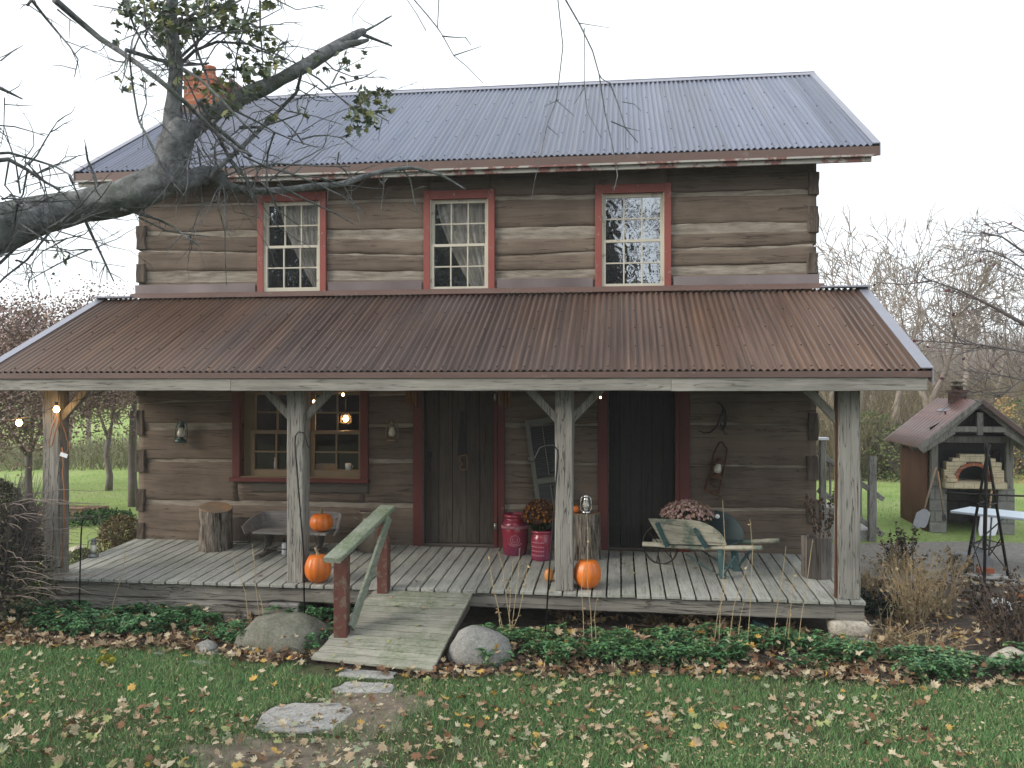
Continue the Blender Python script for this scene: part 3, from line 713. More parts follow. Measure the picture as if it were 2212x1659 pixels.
def wood_stump(name, label, x, yb, yt, w, mat='bark', Y=None):
    p = dpt(x, yb); d = (p.y-CY); h = onY(x, yt, p.y).z-p.z; r = w/2
    t = thing(name, label, 'stump', p+Vector((0, r*.9, 0)), rnd.uniform(0, 3)); m = MB(); n = 60; rows = 14; vs = []
    for i in range(rows+1):
        z = h*i/rows
        for k in range(n):
            th = 2*PI*k/n; rr = r*(1+.05*math.sin(th*2+1)+.035*mn.noise(Vector((math.cos(th)*9, math.sin(th)*9, z*3)))+.02*math.sin(th*26+3*mn.noise(Vector((0, th, z*4)))))
            rr *= 1+.05*(1-i/rows)**3
            vs.append((rr*math.cos(th), rr*math.sin(th), z+(.05*math.sin(th)*(i/rows)**4 if w > .36 else 0)))
    m.add(vs, [(i*n+k, i*n+(k+1) % n, (i+1)*n+(k+1) % n, (i+1)*n+k) for i in range(rows) for k in range(n)], True)
    m.build('bark', M[mat], t)
    m = MB(); m.prism([(r*.985*math.cos(2*PI*k/40)*(1+.05*math.sin(2*PI*k/40*2+1)), r*.985*math.sin(2*PI*k/40)*(1+.05*math.sin(2*PI*k/40*2+1)), h-.01+(.05*math.sin(2*PI*k/40) if w > .36 else 0)) for k in range(40)], (0, 0, .014))
    m.build('cut_top', M['cut'], t); return t, p+Vector((0, r*.9, h+.004))
wood_stump('log_stump', 'thick barked log stump by the wall under the green lantern', 452, 1192, 1100, .40)
st2, top2 = wood_stump('log_stump', 'barked log stump behind the third post carrying a silver lantern', 1266, 1212, 1112, .33)
pumpkin('pumpkin', 'tiny orange pumpkin on the stump beside the silver lantern', top2+Vector((-.135, -.04, 0)), .10, .10, .02, (0, 0))

def lantern(name, label, loc, h, body, gl='globe', rot=None, rz=0, bail=False, tall=False, group='hurricane lanterns'):
    t = thing(name, label, 'lantern', loc, rz, group, rot); s = h/.30
    B = M[body]; m = MB()
    m.lathe([(r*s, z*s) for r, z in [(.060, 0), (.066, .006), (.064, .03), (.052, .042), (.03, .048), (.03, .06), (.036, .064), (.034, .07), (.0, .07)]], 28)
    m.build('fuel_tank', B, t)
    m = MB(); m.lathe([(r*s, z*s) for r, z in [(.03, .07), (.043, .095), (.046, .115), (.038, .15), (.027, .182)]], 24); m.build('globe', M[gl], t)
    m = MB(); m.lathe([(r*s, z*s) for r, z in [(.040, .18), (.044, .186), (.03, .2), (.03, .225), (.036, .232), (.022, .246), (.022, .256), (0, .258)]], 24); m.build('chimney_cap', B, t)
    m = MB()
    for k in (-1, 1):
        m.tube([(k*.05*s, 0, .03*s), (k*.072*s, 0, .05*s), (k*.074*s, 0, .12*s), (k*.064*s, 0, .2*s), (k*.05*s, 0, .228*s), (k*.02*s, 0, .24*s)], .0062*s, 8)
    for k in range(4):
        a = k*PI/2+.4; m.tube([(.047*s*math.cos(a), .047*s*math.sin(a), .085*s), (.05*s*math.cos(a+.5), .05*s*math.sin(a+.5), .125*s), (.03*s*math.cos(a+1), .03*s*math.sin(a+1), .178*s)], .0016*s, 5)
    m.build('side_tubes', B, t)
    if bail:
        m = MB(); hh = .44 if tall else .33
        m.tube([(-.068*s, 0, .2*s), (-.066*s, 0, (hh-.03)*s), (-.045*s, 0, hh*s), (.045*s, 0, hh*s), (.066*s, 0, (hh-.03)*s), (.068*s, 0, .2*s)], .0055*s if tall else .003*s, 6); m.build('bail', B, t)
    return t
lantern('lantern', 'polished silver lantern standing on the stump behind the third post', top2+Vector((-.005, -.06, 0)), .27, 'silver')
g = onY(390, 957, -.12); lantern('lantern', 'dark green lantern hung on the log wall left of the wide window', g, .35, 'greenlan', rot=(-.12, 0, 0))
g = onY(846, 955, -.12); lantern('lantern', 'tarnished lantern hung on the wall between window and plank door', g, .33, 'oldmetal', rot=(-.10, 0, 0), bail=True)
g = onY(1547, 1034, -.11); lantern('lantern', 'rusty lantern hanging tilted in an iron frame beside the dark door', g, .31, 'rust', rot=(-.08, .17, 0))
fr = thing('rusty_iron_bracket', 'old rusty iron frame hooked on the wall round the tilted lantern', 'iron frame', g+Vector((0, .05, 0)), rot=(-.05, .17, 0))
m = MB(); m.tube([(-.11, 0, -.16), (-.088, 0, .05), (-.075, 0, .30), (-.03, 0, .45), (.0, 0, .46)], [.013, .011, .011, .011, .01], 8); m.build('frame_bar', M['rust'], fr)
m = MB(); m.tube([(.0, 0, .46), (.075, 0, .39), (.085, 0, .28), (.075, 0, .05), (.06, 0, -.14)], [.01, .011, .013, .013, .011], 8); m.build('frame_bar', M['rust'], fr)
m = MB(); m.b2(-.125, -.04, -.008, .004, -.19, -.15); m.b2(.03, .075, -.008, .004, -.19, -.14); m.build('frame_foot', M['rust'], fr)
# spring below the frame
g2 = onY(1545, 1062, -.05); m = MB(); pts = [(.07*math.sin(a*1.0)*(1-.02*a), -.01*math.cos(a), -.10+.018*a) for a in [i*.45 for i in range(34)]]
m.tube(pts, .0055, 6); o = m.build('iron_spring', M['rust'], None, loc=g2); tag(o, 'loose rusty coil spring hanging below the tilted rusty lantern', 'spring')
# iron harness piece above
h0 = onY(1550, 905, -.05); t = thing('harness_hook', 'dark iron harness hook with curved arm high on the wall right of the dark door', 'hook', h0)
m = MB(); m.tube([onY(x, y, -.05)-h0 for x, y in ((1548, 868), (1558, 874), (1565, 888), (1568, 905), (1566, 920), (1558, 930))], [.01, .014, .017, .02, .016, .01], 8); m.build('hook_bow', M['iron'], t)
m = MB(); m.tube([onY(x, y, -.05)-h0 for x, y in ((1562, 884), (1555, 905), (1548, 922), (1535, 934), (1520, 935), (1510, 930))], [.01, .012, .012, .01, .009, .006], 8); m.build('hook_arm', M['iron'], t)
m = MB(); m.tube([onY(x, y, -.05)-h0 for x, y in ((1556, 915), (1563, 928), (1566, 938), (1572, 937))], [.008, .008, .007, .005], 8); m.build('hook_tail', M['iron'], t)

# hand saw on the door
s0 = onY(1000, 985, .045); t = thing('hand_saw', 'rusty hand saw hung blade-up on the plank door', 'saw', s0)
zt = onY(1000, 887, .045).z-s0.z; m = MB(); pl = []
for i in range(27):
    f = i/26; x = -.070+.045*f; pl.append((x-(.008 if i % 2 else 0), 0, zt*f))
pl += [(.018, 0, zt), (.02, 0, zt*.8), (.035, 0, zt*.45), (.068, 0, 0)]
m.prism(pl, (0, .003, 0)); m.build('saw_blade', M['black'], t)
m = MB(); zb = onY(1000, 1014, .045).z-s0.z
pts = [(-.045, -.008, .0), (.05, -.008, .02), (.062, -.008, zb*.5), (.05, -.008, zb), (-.03, -.008, zb), (-.035, -.008, zb*.75), (.0, -.008, zb*.6), (-.04, -.008, zb*.35), (-.045, -.008, 0)]
m.tube(pts, .011, 8); m.build('saw_handle', plain('saw_handle_wood', (.17, .095, .05)), t)

# dried corn bundles
for (x, lab) in ((889, 'dried Indian corn bundle hanging left of the plank door'), (1090, 'dried Indian corn bundle hanging right of the plank door')):
    c0 = onY(x, 832, -.13); t = thing('corn_bundle', lab, 'corn', c0, group='dried corn bundles'); c0.z += 0
    for k in range(4):
        a = (k-1.5)*.042; m = MB(); L = .25+.03*(k % 2)
        m.lathe([(.004, -L-.02), (.018, -L+.005), (.024, -L+.06), (.022, -.08), (.012, -.03), (.006, 0)], 12, (a, -.01*(k % 2), .0)); m.build('corn_cob', M['corn'], t)
    m = MB(); m.tube([(0, 0, .0), (0, .03, .12)], .006, 5); m.build('hanging_string', M['darkwood'], t)

# leaning louvred shutter
sh = thing('shutter', 'tall sage-grey louvred shutter leaning tilted behind the third post', 'shutter', (onY(1170, 1090, -.2).x+.01, -.16, .56), rot=(-.045, -.145, 0))
def shp(dx, z): return dx
m = MB(); W, H = .43, 1.66
m.b2(0, .055, 0, .035, 0, H); m.b2(W-.055, W, 0, .035, 0, H)
for z0, z1 in ((0, .10), (.83, .90), (H-.075, H)): m.b2(.055, W-.055, .001, .034, z0, z1)
m.build('shutter_frame', M['shutter'], sh, .003)
m = MB(); z = .115
while z < H-.09:
    if not (.81 < z < .915): m.box((W/2, .017, z), (W-.112, .005, .042), Matrix.Rotation(-.75, 3, 'X'))
    z += .031
m.build('louvres', M['shutterd'], sh)
for z0, z1 in ((.14, .8), (.93, H-.11)):
    m = MB(); m.b2(W/2-.006, W/2+.006, -.012, .0, z0, z1); m.build('tilt_rod', M['shutter'], sh)

# crocks
M['glazepale'] = plain('pale_relief_glaze', (.40, .16, .19), .25, .6, 0, 40, .5)  # paler glaze for the raised emblem and dots
def crock(label, x, yb, yt, w, kind):
    p = dpt(x, yb); r = w/2; h = onY(x, yt, p.y+r*.2).z-p.z; loc = p+Vector((0, r, 0))
    t = thing('glazed_crock', label, 'crock', loc, group='crimson glazed crocks'); m = MB()
    if kind: prof = [(.80, 0), (.86, .02), (.95, .25), (1.0, .5), (1.0, .66), (.97, .69), (1.0, .71), (.93, .78), (.80, .86), (.74, .885), (.80, .905), (.86, .93), (.86, .965), (.80, .99), (.74, 1.0), (.70, .985), (.70, .6), (0, .6)]
    else: prof = [(.84, 0), (.9, .02), (.97, .12), (.98, .5), (.98, .74), (.90, .82), (.84, .86), (.84, .9), (.94, .93), (.94, .985), (.88, 1.0), (.82, .98), (.82, .75), (0, .75)]
    m.lathe([(a*r, b*h) for a, b in prof], 56, (0, 0, 0), lambda th, z: 1+.012*math.sin(z*60)*math.sin(th*3+z*9))
    m.build('crock_body', M['glaze'], t)
    m = MB()
    a0 = math.atan2(-1, .12); zc = h*.40; R_ = r*.34
    def on(a, z, e=.006):
        rr = r*1.0; return (rr*math.cos(a)*1.0+e*math.cos(a), rr*math.sin(a)+e*math.sin(a), z)
    if kind:
        m.tube([on(a0+.35*math.cos(q), zc+R_*math.sin(q), -.001) for q in [i*2*PI/28 for i in range(29)]], .005, 6)
        m.tube([on(a0+.2*math.cos(q), zc+R_*.55*math.sin(q), -.004) for q in [2.4+i*4.6/20 for i in range(21)]], .004, 6)
        m.tube([on(a0+.55*math.cos(q), zc-R_*.15+R_*1.15*math.sin(q), -.001) for q in [PI+.5+i*(PI-1.0)/20 for i in range(21)]], .006, 6)
        for k in range(60): m.lathe([(.006, -.02), (.009, 0), (.006, .02)], 6, (r*math.cos(k*PI/30), r*math.sin(k*PI/30), h*.685))
    else:
        for k in range(9):
            for j in range(4): m.lathe([(.0, -.012), (.013, 0), (0, .012)], 6, (r*.96*math.cos(-2.6+k*.16), r*.96*math.sin(-2.6+k*.16), h*(.2+.14*j)))
    m.build('raised_emblem' if kind else 'raised_dots', M['glazepale'], t)
    return t, loc, h
crock('large crimson glazed crock with a raised round emblem and narrow neck', 1109, 1203, 1112, .335, 1)
c2, l2, h2 = crock('small crimson glazed crock holding the rust-brown mum plant', 1168, 1214, 1148, .265, 0)
# flowers
def mum(name, label, c, R, H, cols, stemc, n, fs, base, cap=.56):
    t = thing(name, label, 'flowers', c)
    m = MB()
    for i in range(n):
        a = rnd.uniform(0, 2*PI); q = rnd.random()**.5; ph = q*PI*(cap+rnd.gauss(0, .02))
        p = Vector((R*math.sin(ph)*math.cos(a), R*math.sin(ph)*math.sin(a), H*.42+H*.62*math.cos(ph)))*rnd.uniform(.93, 1.04)
        nr = Vector((p.x/R, p.y/R, (p.z-H*.42)/H+.2)).normalized(); tv = nr.orthogonal().normalized(); bv = nr.cross(tv)
        s = fs*rnd.uniform(.7, 1.25); k = 7; vs = [p-nr*s*.1]
        for j in range(k*2):
            rr = s if j % 2 == 0 else s*.62; th = PI*j/k
            vs.append(p+(tv*math.cos(th)+bv*math.sin(th))*rr+nr*s*(.18 if j % 2 == 0 else .3))
        m.add(vs, [(0, 1+j, 1+(j+1) % (2*k)) for j in range(2*k)], False)
    m.build('blossoms', leafmat(name+'_petals', cols, .8), t, kind='stuff')
    m = MB()
    for i in range(n//2):
        a = rnd.uniform(0, 2*PI); q = rnd.random()**.5; ph = q*PI*.56
        p = Vector((R*math.sin(ph)*math.cos(a), R*math.sin(ph)*math.sin(a), H*.42+H*.58*math.cos(ph)))*.95
        b = Vector((base*math.cos(a)*q, base*math.sin(a)*q, -H*.12)); m.tube([b, b.lerp(p, .5)+Vector((0, 0, .01)), p], [.003, .0025, .002], 3, False)
    for i in range(n):
        a = rnd.uniform(0, 2*PI); q = rnd.random(); f = rnd.uniform(.1, .9)
        p = Vector((math.cos(a)*(base+(R-base)*f)*q**.5, math.sin(a)*(base+(R-base)*f)*q**.5, -H*.1+H*.7*f*(1.15-.5*q)))
        d = Vector((rnd.uniform(-1, 1), rnd.uniform(-1, 1), rnd.uniform(-.3, 1))).normalized()*.035; e = d.orthogonal().normalized()*.012
        m.add([p, p+d*.5+e, p+d, p+d*.5-e], [(0, 1, 2, 3)])
    m.build('foliage', leafmat(name+'_foliage', stemc, .85), t, kind='stuff')
    return t
mum('rust_mum', 'rust-brown mum plant growing from the small crimson crock', l2+Vector((-.02, 0, h2+.035)), .215, .32,
    [(.055, .022, .012), (.10, .032, .014), (.075, .03, .014), (.05, .02, .012), (.42, .17, .025), (.09, .035, .016)], [(.018, .026, .010), (.035, .045, .015)], 900, .015, .08)

# bench: wagon seat on spring irons
bp = dpt(620, 1196); bp = Vector((onY(640, 1150, -.62).x, -.62, deckz(-.5)))
be = thing('wagon_seat_bench', 'old grey wagon-seat bench with curved back against the log wall', 'bench', bp)
zs = onY(622, 1148, -.78).z-bp.z; hw = .475
m = MB(); m.beam((-hw-.0, -.16, zs-.012), (hw+.0, -.16, zs-.012), .19, .028, .003, 20, (0, 1, 0), .004); m.beam((-hw, .05, zs-.012), (hw, .05, zs-.012), .2, .028, .003, 20, (0, 1, 0), .004)
m.build('seat', M['bench'], be)
m = MB(); n = 40; pts = []                       # bent back panel: straight back, curved corners, sloping arms
path = []
for i in range(n+1):
    f = i/n*2-1
    if abs(f) < .62: x, y = f/.62*(hw-.04), .17
    else: g = (abs(f)-.62)/.38; x, y = math.copysign(hw-.04+.09*math.sin(min(1, g*1.6)*PI/2)+.04*g, f), .17-.42*max(0, g-.12)/.88
    h = .205*(1-max(0, (abs(f)-.55)/.45)**1.6*.72)
    path.append((x, y, h, f))
vs = []
for x, y, h, f in path:
    nx, ny = (0, 1) if abs(f) < .62 else (math.copysign(.9, f), .3)
    lean = .05 if abs(f) > .62 else .03
    vs += [(x, y, zs-.03), (x+nx*lean, y+ny*lean, zs+h), (x+nx*(lean+.018), y+ny*(lean+.018), zs+h), (x+nx*.018, y+ny*.018, zs-.03)]
fs = []
for i in range(n):
    for k in range(4): fs.append((i*4+k, (i+1)*4+k, (i+1)*4+(k+1) % 4, i*4+(k+1) % 4))
fs += [(0, 1, 2, 3), (n*4+3, n*4+2, n*4+1, n*4)]
m.add(vs, fs, False); m.build('backrest', M['bench'], be, .003)
for s in (-1, 1):
    m = MB(); x = s*(hw-.14)
    m.prism([(x-.02, -.24, zs-.03), (x-.02, .1, zs-.03), (x-.02, -.02, .10), (x-.02, -.30, .03), (x-.02, -.30, .0), (x-.02, -.2, .0), (x-.02, -.08, .09)][::-1], (.04, 0, 0))
    m.tube([(x+s*.03, -.25, zs-.03), (x+s*.01, -.1, zs-.12), (x, -.2, .08)], .013, 6); m.build('spring_leg', M['darkwood'], be)
    m = MB(); m.beam((x, -.42, .025), (x, .12, .035), .07, .05, .004, 8, (1, 0, 0)); m.build('runner', M['darkwood'], be)
m = MB(); m.tube([(-hw+.14, -.2, .09), (hw-.14, -.2, .09)], .009, 6); m.build('cross_rod', M['iron'], be)
pumpkin('pumpkin', 'round orange pumpkin sitting on the old wagon-seat bench', Vector((onY(694, 1141, bp.y-.13).x, bp.y-.13, bp.z+zs+.004)), .295, .24, .07, (.012, 0))
# wire mesh screen
sp = onY(513, 1172, -.10); me_ = thing('mesh_screen', 'black diamond-mesh screen leaning on the wall between stump and bench', 'screen', (sp.x, -.1, deckz(-.1)+.012))
m = MB(); a, b, h = -.17, .17, .32
for i in range(-9, 20):
    for s in (1, -1):
        x0_, x1_ = i*.034+a, i*.034+a+s*.32*.9
        P = [(x0_, 0), (x1_, h)]
        lo, hi = a, b
        def clip(x): return (x-x0_)/(x1_-x0_)
        t0, t1 = sorted((clip(lo), clip(hi))); t0 = max(0, t0); t1 = min(1, t1)
        if t1 > t0: m.tube([(x0_+(x1_-x0_)*t0, .0, h*t0), (x0_+(x1_-x0_)*t1, 0, h*t1)], .0042, 4, False)
m.build('wire_mesh', M['black'], me_, kind='stuff')
m = MB(); m.tube([(a, 0, 0), (b, 0, 0), (b, 0, h), (a, 0, h), (a, 0, 0)], .012, 6); m.build('screen_frame', M['black'], me_)
# white bottle
wb = dpt(613.5, 1198); t = thing('white_bottle', 'white bottle with a black cap on the deck beside the second post', 'bottle', wb)
m = MB(); m.lathe([(.026, 0), (.029, .004), (.029, .135), (.022, .15), (.012, .155), (0, .156)], 24); m.build('bottle_body', M['white'], t)
m = MB(); m.lathe([(.012, .155), (.015, .158), (.015, .18), (.009, .185), (.009, .2), (0, .2)], 16); m.build('cap', M['black'], t)
# milk can
mc = Vector((onY(797, 1180, -.33).x, -.33, deckz(-.33))); t = thing('milk_can', 'tarnished milk can against the wall behind the mossy handrail', 'milk can', mc)
hh = onY(797, 1103, -.33).z-mc.z; k = hh/.52; m = MB()
m.lathe([(r*k, z*k) for r, z in [(.15, 0), (.155, .01), (.155, .30), (.14, .35), (.095, .39), (.085, .41), (.085, .46), (.12, .50), (.125, .515), (.118, .515), (.08, .46), (.0, .45)]], 40); m.build('can_body', M['milk'], t)
m = MB(); m.tube([(-.15*k, -.02, .33*k), (-.20*k, -.02, .37*k), (-.19*k, -.02, .43*k), (-.13*k, -.02, .40*k)], .011, 8); m.build('handle', M['milk'], t)
m = MB(); m.tube([(.15*k, -.02, .33*k), (.20*k, -.02, .37*k), (.19*k, -.02, .43*k), (.13*k, -.02, .40*k)], .011, 8); m.build('handle', M['milk'], t)

# wheelbarrow (local x: towards the handles, y: across, z up)
wbx = Vector((onY(1560, 1200, -1.3).x, -1.28, 0)); wh = dpt(1426, 1218); foot = (dpt(1560, 1250)+dpt(1592, 1234))/2
ax = Vector((foot.x-wh.x, foot.y-wh.y, 0)); rz = math.atan2(ax.y, ax.x); Lw = ax.length
zf = deckz(wh.y)
wbt = thing('wheelbarrow', 'weathered green wooden wheelbarrow with an iron spoked wheel on the porch', 'wheelbarrow', Vector((wh.x, wh.y, zf)), rz)
dz = deckz(foot.y)-zf; R_ = .225
m = MB(); m.tube([(R_*math.cos(a), 0, R_+R_*math.sin(a)) for a in [i*2*PI/40 for i in range(41)]], .011, 6, False); whl = m.build('wheel', M['iron'], wbt)
m = MB()
for i in range(6): a = i*PI/3+.3; m.tube([(.03*math.cos(a), 0, R_+.03*math.sin(a)), (R_*math.cos(a), 0, R_+R_*math.sin(a))], .006, 5)
m.build('spoke', M['iron'], whl)
m = MB(); m.tube([(0, -.15, R_), (0, .15, R_)], .018, 10); m.build('axle', M['iron'], whl)
for s in (-1, 1):
    yy = s*.17; m = MB(); zr = R_+.02
    m.beam((-.16, yy*.75, zr+.0), (.65, yy, zr-.02), .05, .055, .003, 12, (0, 1, 0)); m.beam((.65, yy, zr-.02), (1.34, s*.28, zr+.01), .045, .05, .003, 12, (0, 1, 0), .018)
    m.build('frame_rail', M['wbgreen'], wbt)
    # leg with brace
    m = MB(); m.beam((Lw-.03, s*.2, zr+.05), (Lw+.0, s*.2, dz+.0), .05, .075, .003, 6, (0, 1, 0)); m.build('leg', M['wbteal'], wbt)
    m = MB(); m.beam((Lw+.16, s*.235, zr-.0), (Lw+.02, s*.215, dz+.06), .02, .03, .002, 6, (0, 1, 0)); m.tube([(Lw-.45, s*.19, zr-.05), (Lw-.15, s*.2, dz+.06), (Lw+.02, s*.2, dz+.012), (Lw+.06, s*.2, dz+.03)], .009, 6); m.build('leg_brace', M['wbteal'], wbt)
    # side board: flat front, curved rear
    z0 = zr+.02; pl = [(.15, z0), (.01, z0+.31), (.47, z0+.30)]
    for i in range(1, 9): a = PI/2*i/8; pl.append((.47+.45*math.sin(a), z0+.30*math.cos(a)))
    y0 = s*.21; m = MB(); o_ = Vector((0, s*.03, 0))
    vs = [Vector((x, y0+s*.10*(z-z0)/.29, z)) for x, z in pl]
    if s > 0:
        pl2 = [(.15, z0), (.01, z0+.29), (.5, z0+.33)]+[(.5+.45*math.sin(PI/2*i/9), z0+.33*math.cos(PI/2*i/9)) for i in range(1, 10)]
        vs = [Vector((x, y0+s*.10*(z-z0)/.29, z)) for x, z in pl2]
    m.prism(vs if s < 0 else vs[::-1], (0, s*.022, 0)); m.build('side_board', M['wbgreen' if s < 0 else 'wbdark'], wbt, .004)
    for xx, lean in ((.18, -.06), (.66, .58)):
        m = MB(); m.beam((xx+.03, y0+s*.03-.0, z0-.03), (xx+lean if xx < .5 else lean, y0+s*.125, z0+.26 if xx < .5 else z0+.2), .05, .02, .001, 5, (1, 0, 0), .004); m.build('side_stake', M['wbteal'], wbt)
m = MB(); m.prism([(.01, -.28, z0+.27), (.15, -.2, z0-.0), (.15, .2, z0-.0), (.01, .28, z0+.27)], (.02, 0, .005)); m.build('front_board', M['wbgreen'], wbt, .003)
m = MB(); m.b2(.13, .95, -.2, .2, z0-.014, z0+.004); m.b2(.3, .34, -.16, .16, zr-.03, zr+.006); m.b2(Lw-.06, Lw-.0, -.2, .2, zr-.05, zr-.01); m.build('bed_board', M['wbdark'], wbt, .003)
for o_ in wbt.children:
    if o_.name.split('.')[0] in ('frame_rail', 'side_board', 'side_stake', 'front_board', 'bed_board'):
        for v_ in o_.data.vertices: v_.co.z += .085*(v_.co.x+.1)
loc = Vector((wh.x, wh.y, zf))+Matrix.Rotation(rz, 3, 'Z') @ Vector((.34, .02, z0+.19))
mum('pink_mum', 'dome of dusty-pink mums growing in the green wheelbarrow', loc, .31, .31,
    [(.36, .20, .20), (.48, .30, .29), (.27, .16, .13), (.42, .29, .19), (.56, .42, .42), (.33, .22, .15)], [(.03, .04, .018), (.09, .09, .05)], 560, .018, .16, .47)
kx = Vector((wh.x, wh.y, zf))+Matrix.Rotation(rz, 3, 'Z') @ Vector((.66, .16, z0+.34))
m = MB(); m.lathe([(0, .0), (.014, .003), (.018, .012), (.008, .018), (.02, .026), (.026, .02), (.027, .028), (.012, .034), (0, .03)], 16); o = m.build('porcelain_knob', M['white'], None); o.location = kx; o.rotation_euler = (1.4, 0, -.3)
tag(o, 'small white porcelain knob beside the pink mums on the wheelbarrow', 'knob')
# hollow log planter
lp = dpt(1771, 1252); t = thing('hollow_log_planter', 'hollow weathered log planter with a dead plant beside the right end post', 'planter', lp+Vector((0, .14, 0)))
h = onY(1768, 1158, lp.y+.1).z-lp.z; m = MB(); n = 40; vs = []; R_ = .165
prof = [(1.0, 0), (1.02, h*.5), (1.0, h), (.8, h-.005), (.78, h-.09), (0, h-.09)]
for k in range(7):
    a0, a1 = 2*PI*k/7+.25, 2*PI*(k+1)/7+.23; q = R_*rnd.uniform(.95, 1.06); hk = h-rnd.uniform(0, .02)
    c0, s0_, c1, s1 = math.cos(a0), math.sin(a0), math.cos(a1), math.sin(a1)
    m.prism([(q*c0, q*s0_, 0), (q*c1, q*s1, 0), (q*.78*c1, q*.78*s1, 0), (q*.78*c0, q*.78*s0_, 0)], (0, 0, hk))
m.prism([(R_*.8*math.cos(i*PI/8), R_*.8*math.sin(i*PI/8), h-.11) for i in range(16)], (0, 0, .02))
m.build('log_shell', wood('planter_wood', (.035, .03, .026), (.14, .125, .112), 2, vary=.65, crack=.9, stain=.7), t)
def dead_plant(t, base, H, spread, n, leafc, seed, nl=60, ls=.03):
    r = random.Random(seed); m = MB(); q = MB()
    for i in range(n):
        a = r.uniform(0, 2*PI); hh = H*r.uniform(.6, 1); x, y = base[0]+.04*math.cos(a), base[1]+.04*math.sin(a); pts = []
        for k in range(7):
            f = k/6; pts.append((x+spread*f**1.4*math.cos(a)+r.uniform(-.015, .015), y+spread*f**1.4*math.sin(a)+r.uniform(-.015, .015), base[2]+hh*f))
        m.tube(pts, [.004, .004, .0035, .003, .003, .002, .001], 4, False)
        for j in range(nl//n):
            f = r.uniform(.25, 1); k = min(5, int(f*6)); p = Vector(pts[k]).lerp(Vector(pts[k+1]), f*6-k)
            d = Vector((r.uniform(-1, 1), r.uniform(-1, 1), r.uniform(-1.2, .2))).normalized()*ls*r.uniform(.6, 1.4); e = d.cross(Vector((r.uniform(-1, 1), r.uniform(-1, 1), .3))).normalized()*ls*.45
            c = d.cross(e).normalized()*ls*.25
            q.add([p, p+d*.4+e+c, p+d*.8+c, p+d*.5-e+c, p+d*.3], [(0, 1, 2, 4), (0, 4, 2, 3)])
    s = m.build('stem', M['paletwig'], t); q.build('dead_leaves', leafc, t, kind='stuff')
M['deadleaf'] = leafmat('dead_brown_leaves', [(.035, .025, .018), (.075, .052, .036), (.05, .037, .026), (.10, .068, .045)], .9)
M['tanleaf'] = leafmat('tan_dry_leaves', [(.26, .2, .12), (.38, .31, .19), (.2, .13, .075), (.3, .22, .1)], .9)
dead_plant(t, (.05, 0, h-.09), .64, .12, 10, M['deadleaf'], 3, 300, .045)

# shepherd hooks and hanging lantern
def hook(name, label, base, pts, r=.0085):
    t = thing(name, label, 'hook', base, group='shepherd hooks'); m = MB(); m.tube([Vector(p)-base for p in pts], r, 7); m.build('hook_rod', M['black'], t); return t
Yh = -2.16
def H(Y, *xy): return [onY(x, y, Y) for x, y in xy]
b = onY(658, 1318, Yh); b.z = 0
hook('shepherd_hook', 'tall black shepherd hook in front of the second porch post', b, [b]+H(Yh, (656, 1200), (650, 1120), (642, 1020), (637, 960), (638, 942), (645, 933), (655, 935), (661, 945), (664, 962), (668, 968), (671, 962)))
b = onY(1176, 1360, -2.45); b.z = 0
hook('shepherd_hook', 'tall black shepherd hook left of the third porch post', b, [b]+H(-2.45, (1186, 1240), (1193, 1150), (1200, 1050), (1206, 985), (1205, 972), (1195, 962), (1180, 962), (1166, 968), (1158, 985), (1152, 997), (1145, 996), (1142, 988)))
b = onY(171, 1300, -2.12); b.z = 0
hook('shepherd_hook', 'short black shepherd hook holding a lantern at the left porch end', b, [b]+H(-2.12, (173, 1230), (175, 1160), (177, 1130), (182, 1118), (191, 1114), (199, 1118), (203, 1130), (206, 1134), (209, 1126)))
g = onY(202, 1204, -2.12); lantern('lantern', 'dull silver lantern hanging from the short shepherd hook', g, .25, 'dullmetal', bail=True, rz=.6)

# string lights and cord
def bulb(label, p, mat, r=.03, e=0, grp='lit string light bulbs', cat='light bulb', name='string_light_bulb', gl=True):
    t = thing(name, label, cat, p, group=grp); m = MB(); m.lathe([(0, -r), (r*.6, -r*.8), (r, 0), (r*.8, r*.6), (r*.45, r*1.2), (r*.4, r*1.5)], 18); m.build('glass_bulb', M[mat], t)
    m = MB(); m.lathe([(r*.5, r*1.2), (r*.55, r*2.4), (r*.3, r*2.6), (0, r*2.6)], 12); m.build('socket', M['black'], t)
    if e:
        l = bpy.data.lights.new('lamp_glow', 'POINT'); l.energy = e; l.color = (1, .55, .22); l.shadow_soft_size = r*1.3
        o = bpy.data.objects.new('lamp_glow', l); COL.objects.link(o); o.parent = t; o.location = (0, -r*2.2, 0)
    return t
bulb('lit round bulb in front of the left end porch post', onY(122, 885, -2.02), 'bulb', .034, .8)
bulb('lit round bulb hanging in the air left of the left end porch post', onY(41, 914, -1.7), 'bulb', .036, 1.2)
bulb('small lit bulb under the porch roof just right of the second post', onY(678, 868, -1.2), 'bulbs', .018, 1)
bulb('small lit bulb under the porch roof above the caged lamp', onY(741, 853, -1.0), 'bulbs', .018, 1)
bulb('tiny lit bulb at the brace right of the third post', onY(1297, 859, -1.3), 'bulbs', .012, 0)
cb = bulb('glowing caged lamp hanging inside the wide window', onY(747, 905, .45), 'bulb', .04, 3.5, None, 'lamp', 'caged_lamp')
m = MB()
for k in range(6): a = k*PI/3; m.tube([(.03*math.cos(a), .03*math.sin(a), .08), (.075*math.cos(a), .075*math.sin(a), .03), (.075*math.cos(a), .075*math.sin(a), -.05), (.03*math.cos(a), .03*math.sin(a), -.07)], .003, 5)
for z in (.03, -.05): m.tube([(.076*math.cos(i*PI/10), .076*math.sin(i*PI/10), z) for i in range(21)], .003, 5)
m.build('cage', M['oldmetal'], cb); m = MB(); m.tube([(0, 0, .09), (0, 0, .9)], .004, 5); m.build('cable', M['black'], cb)
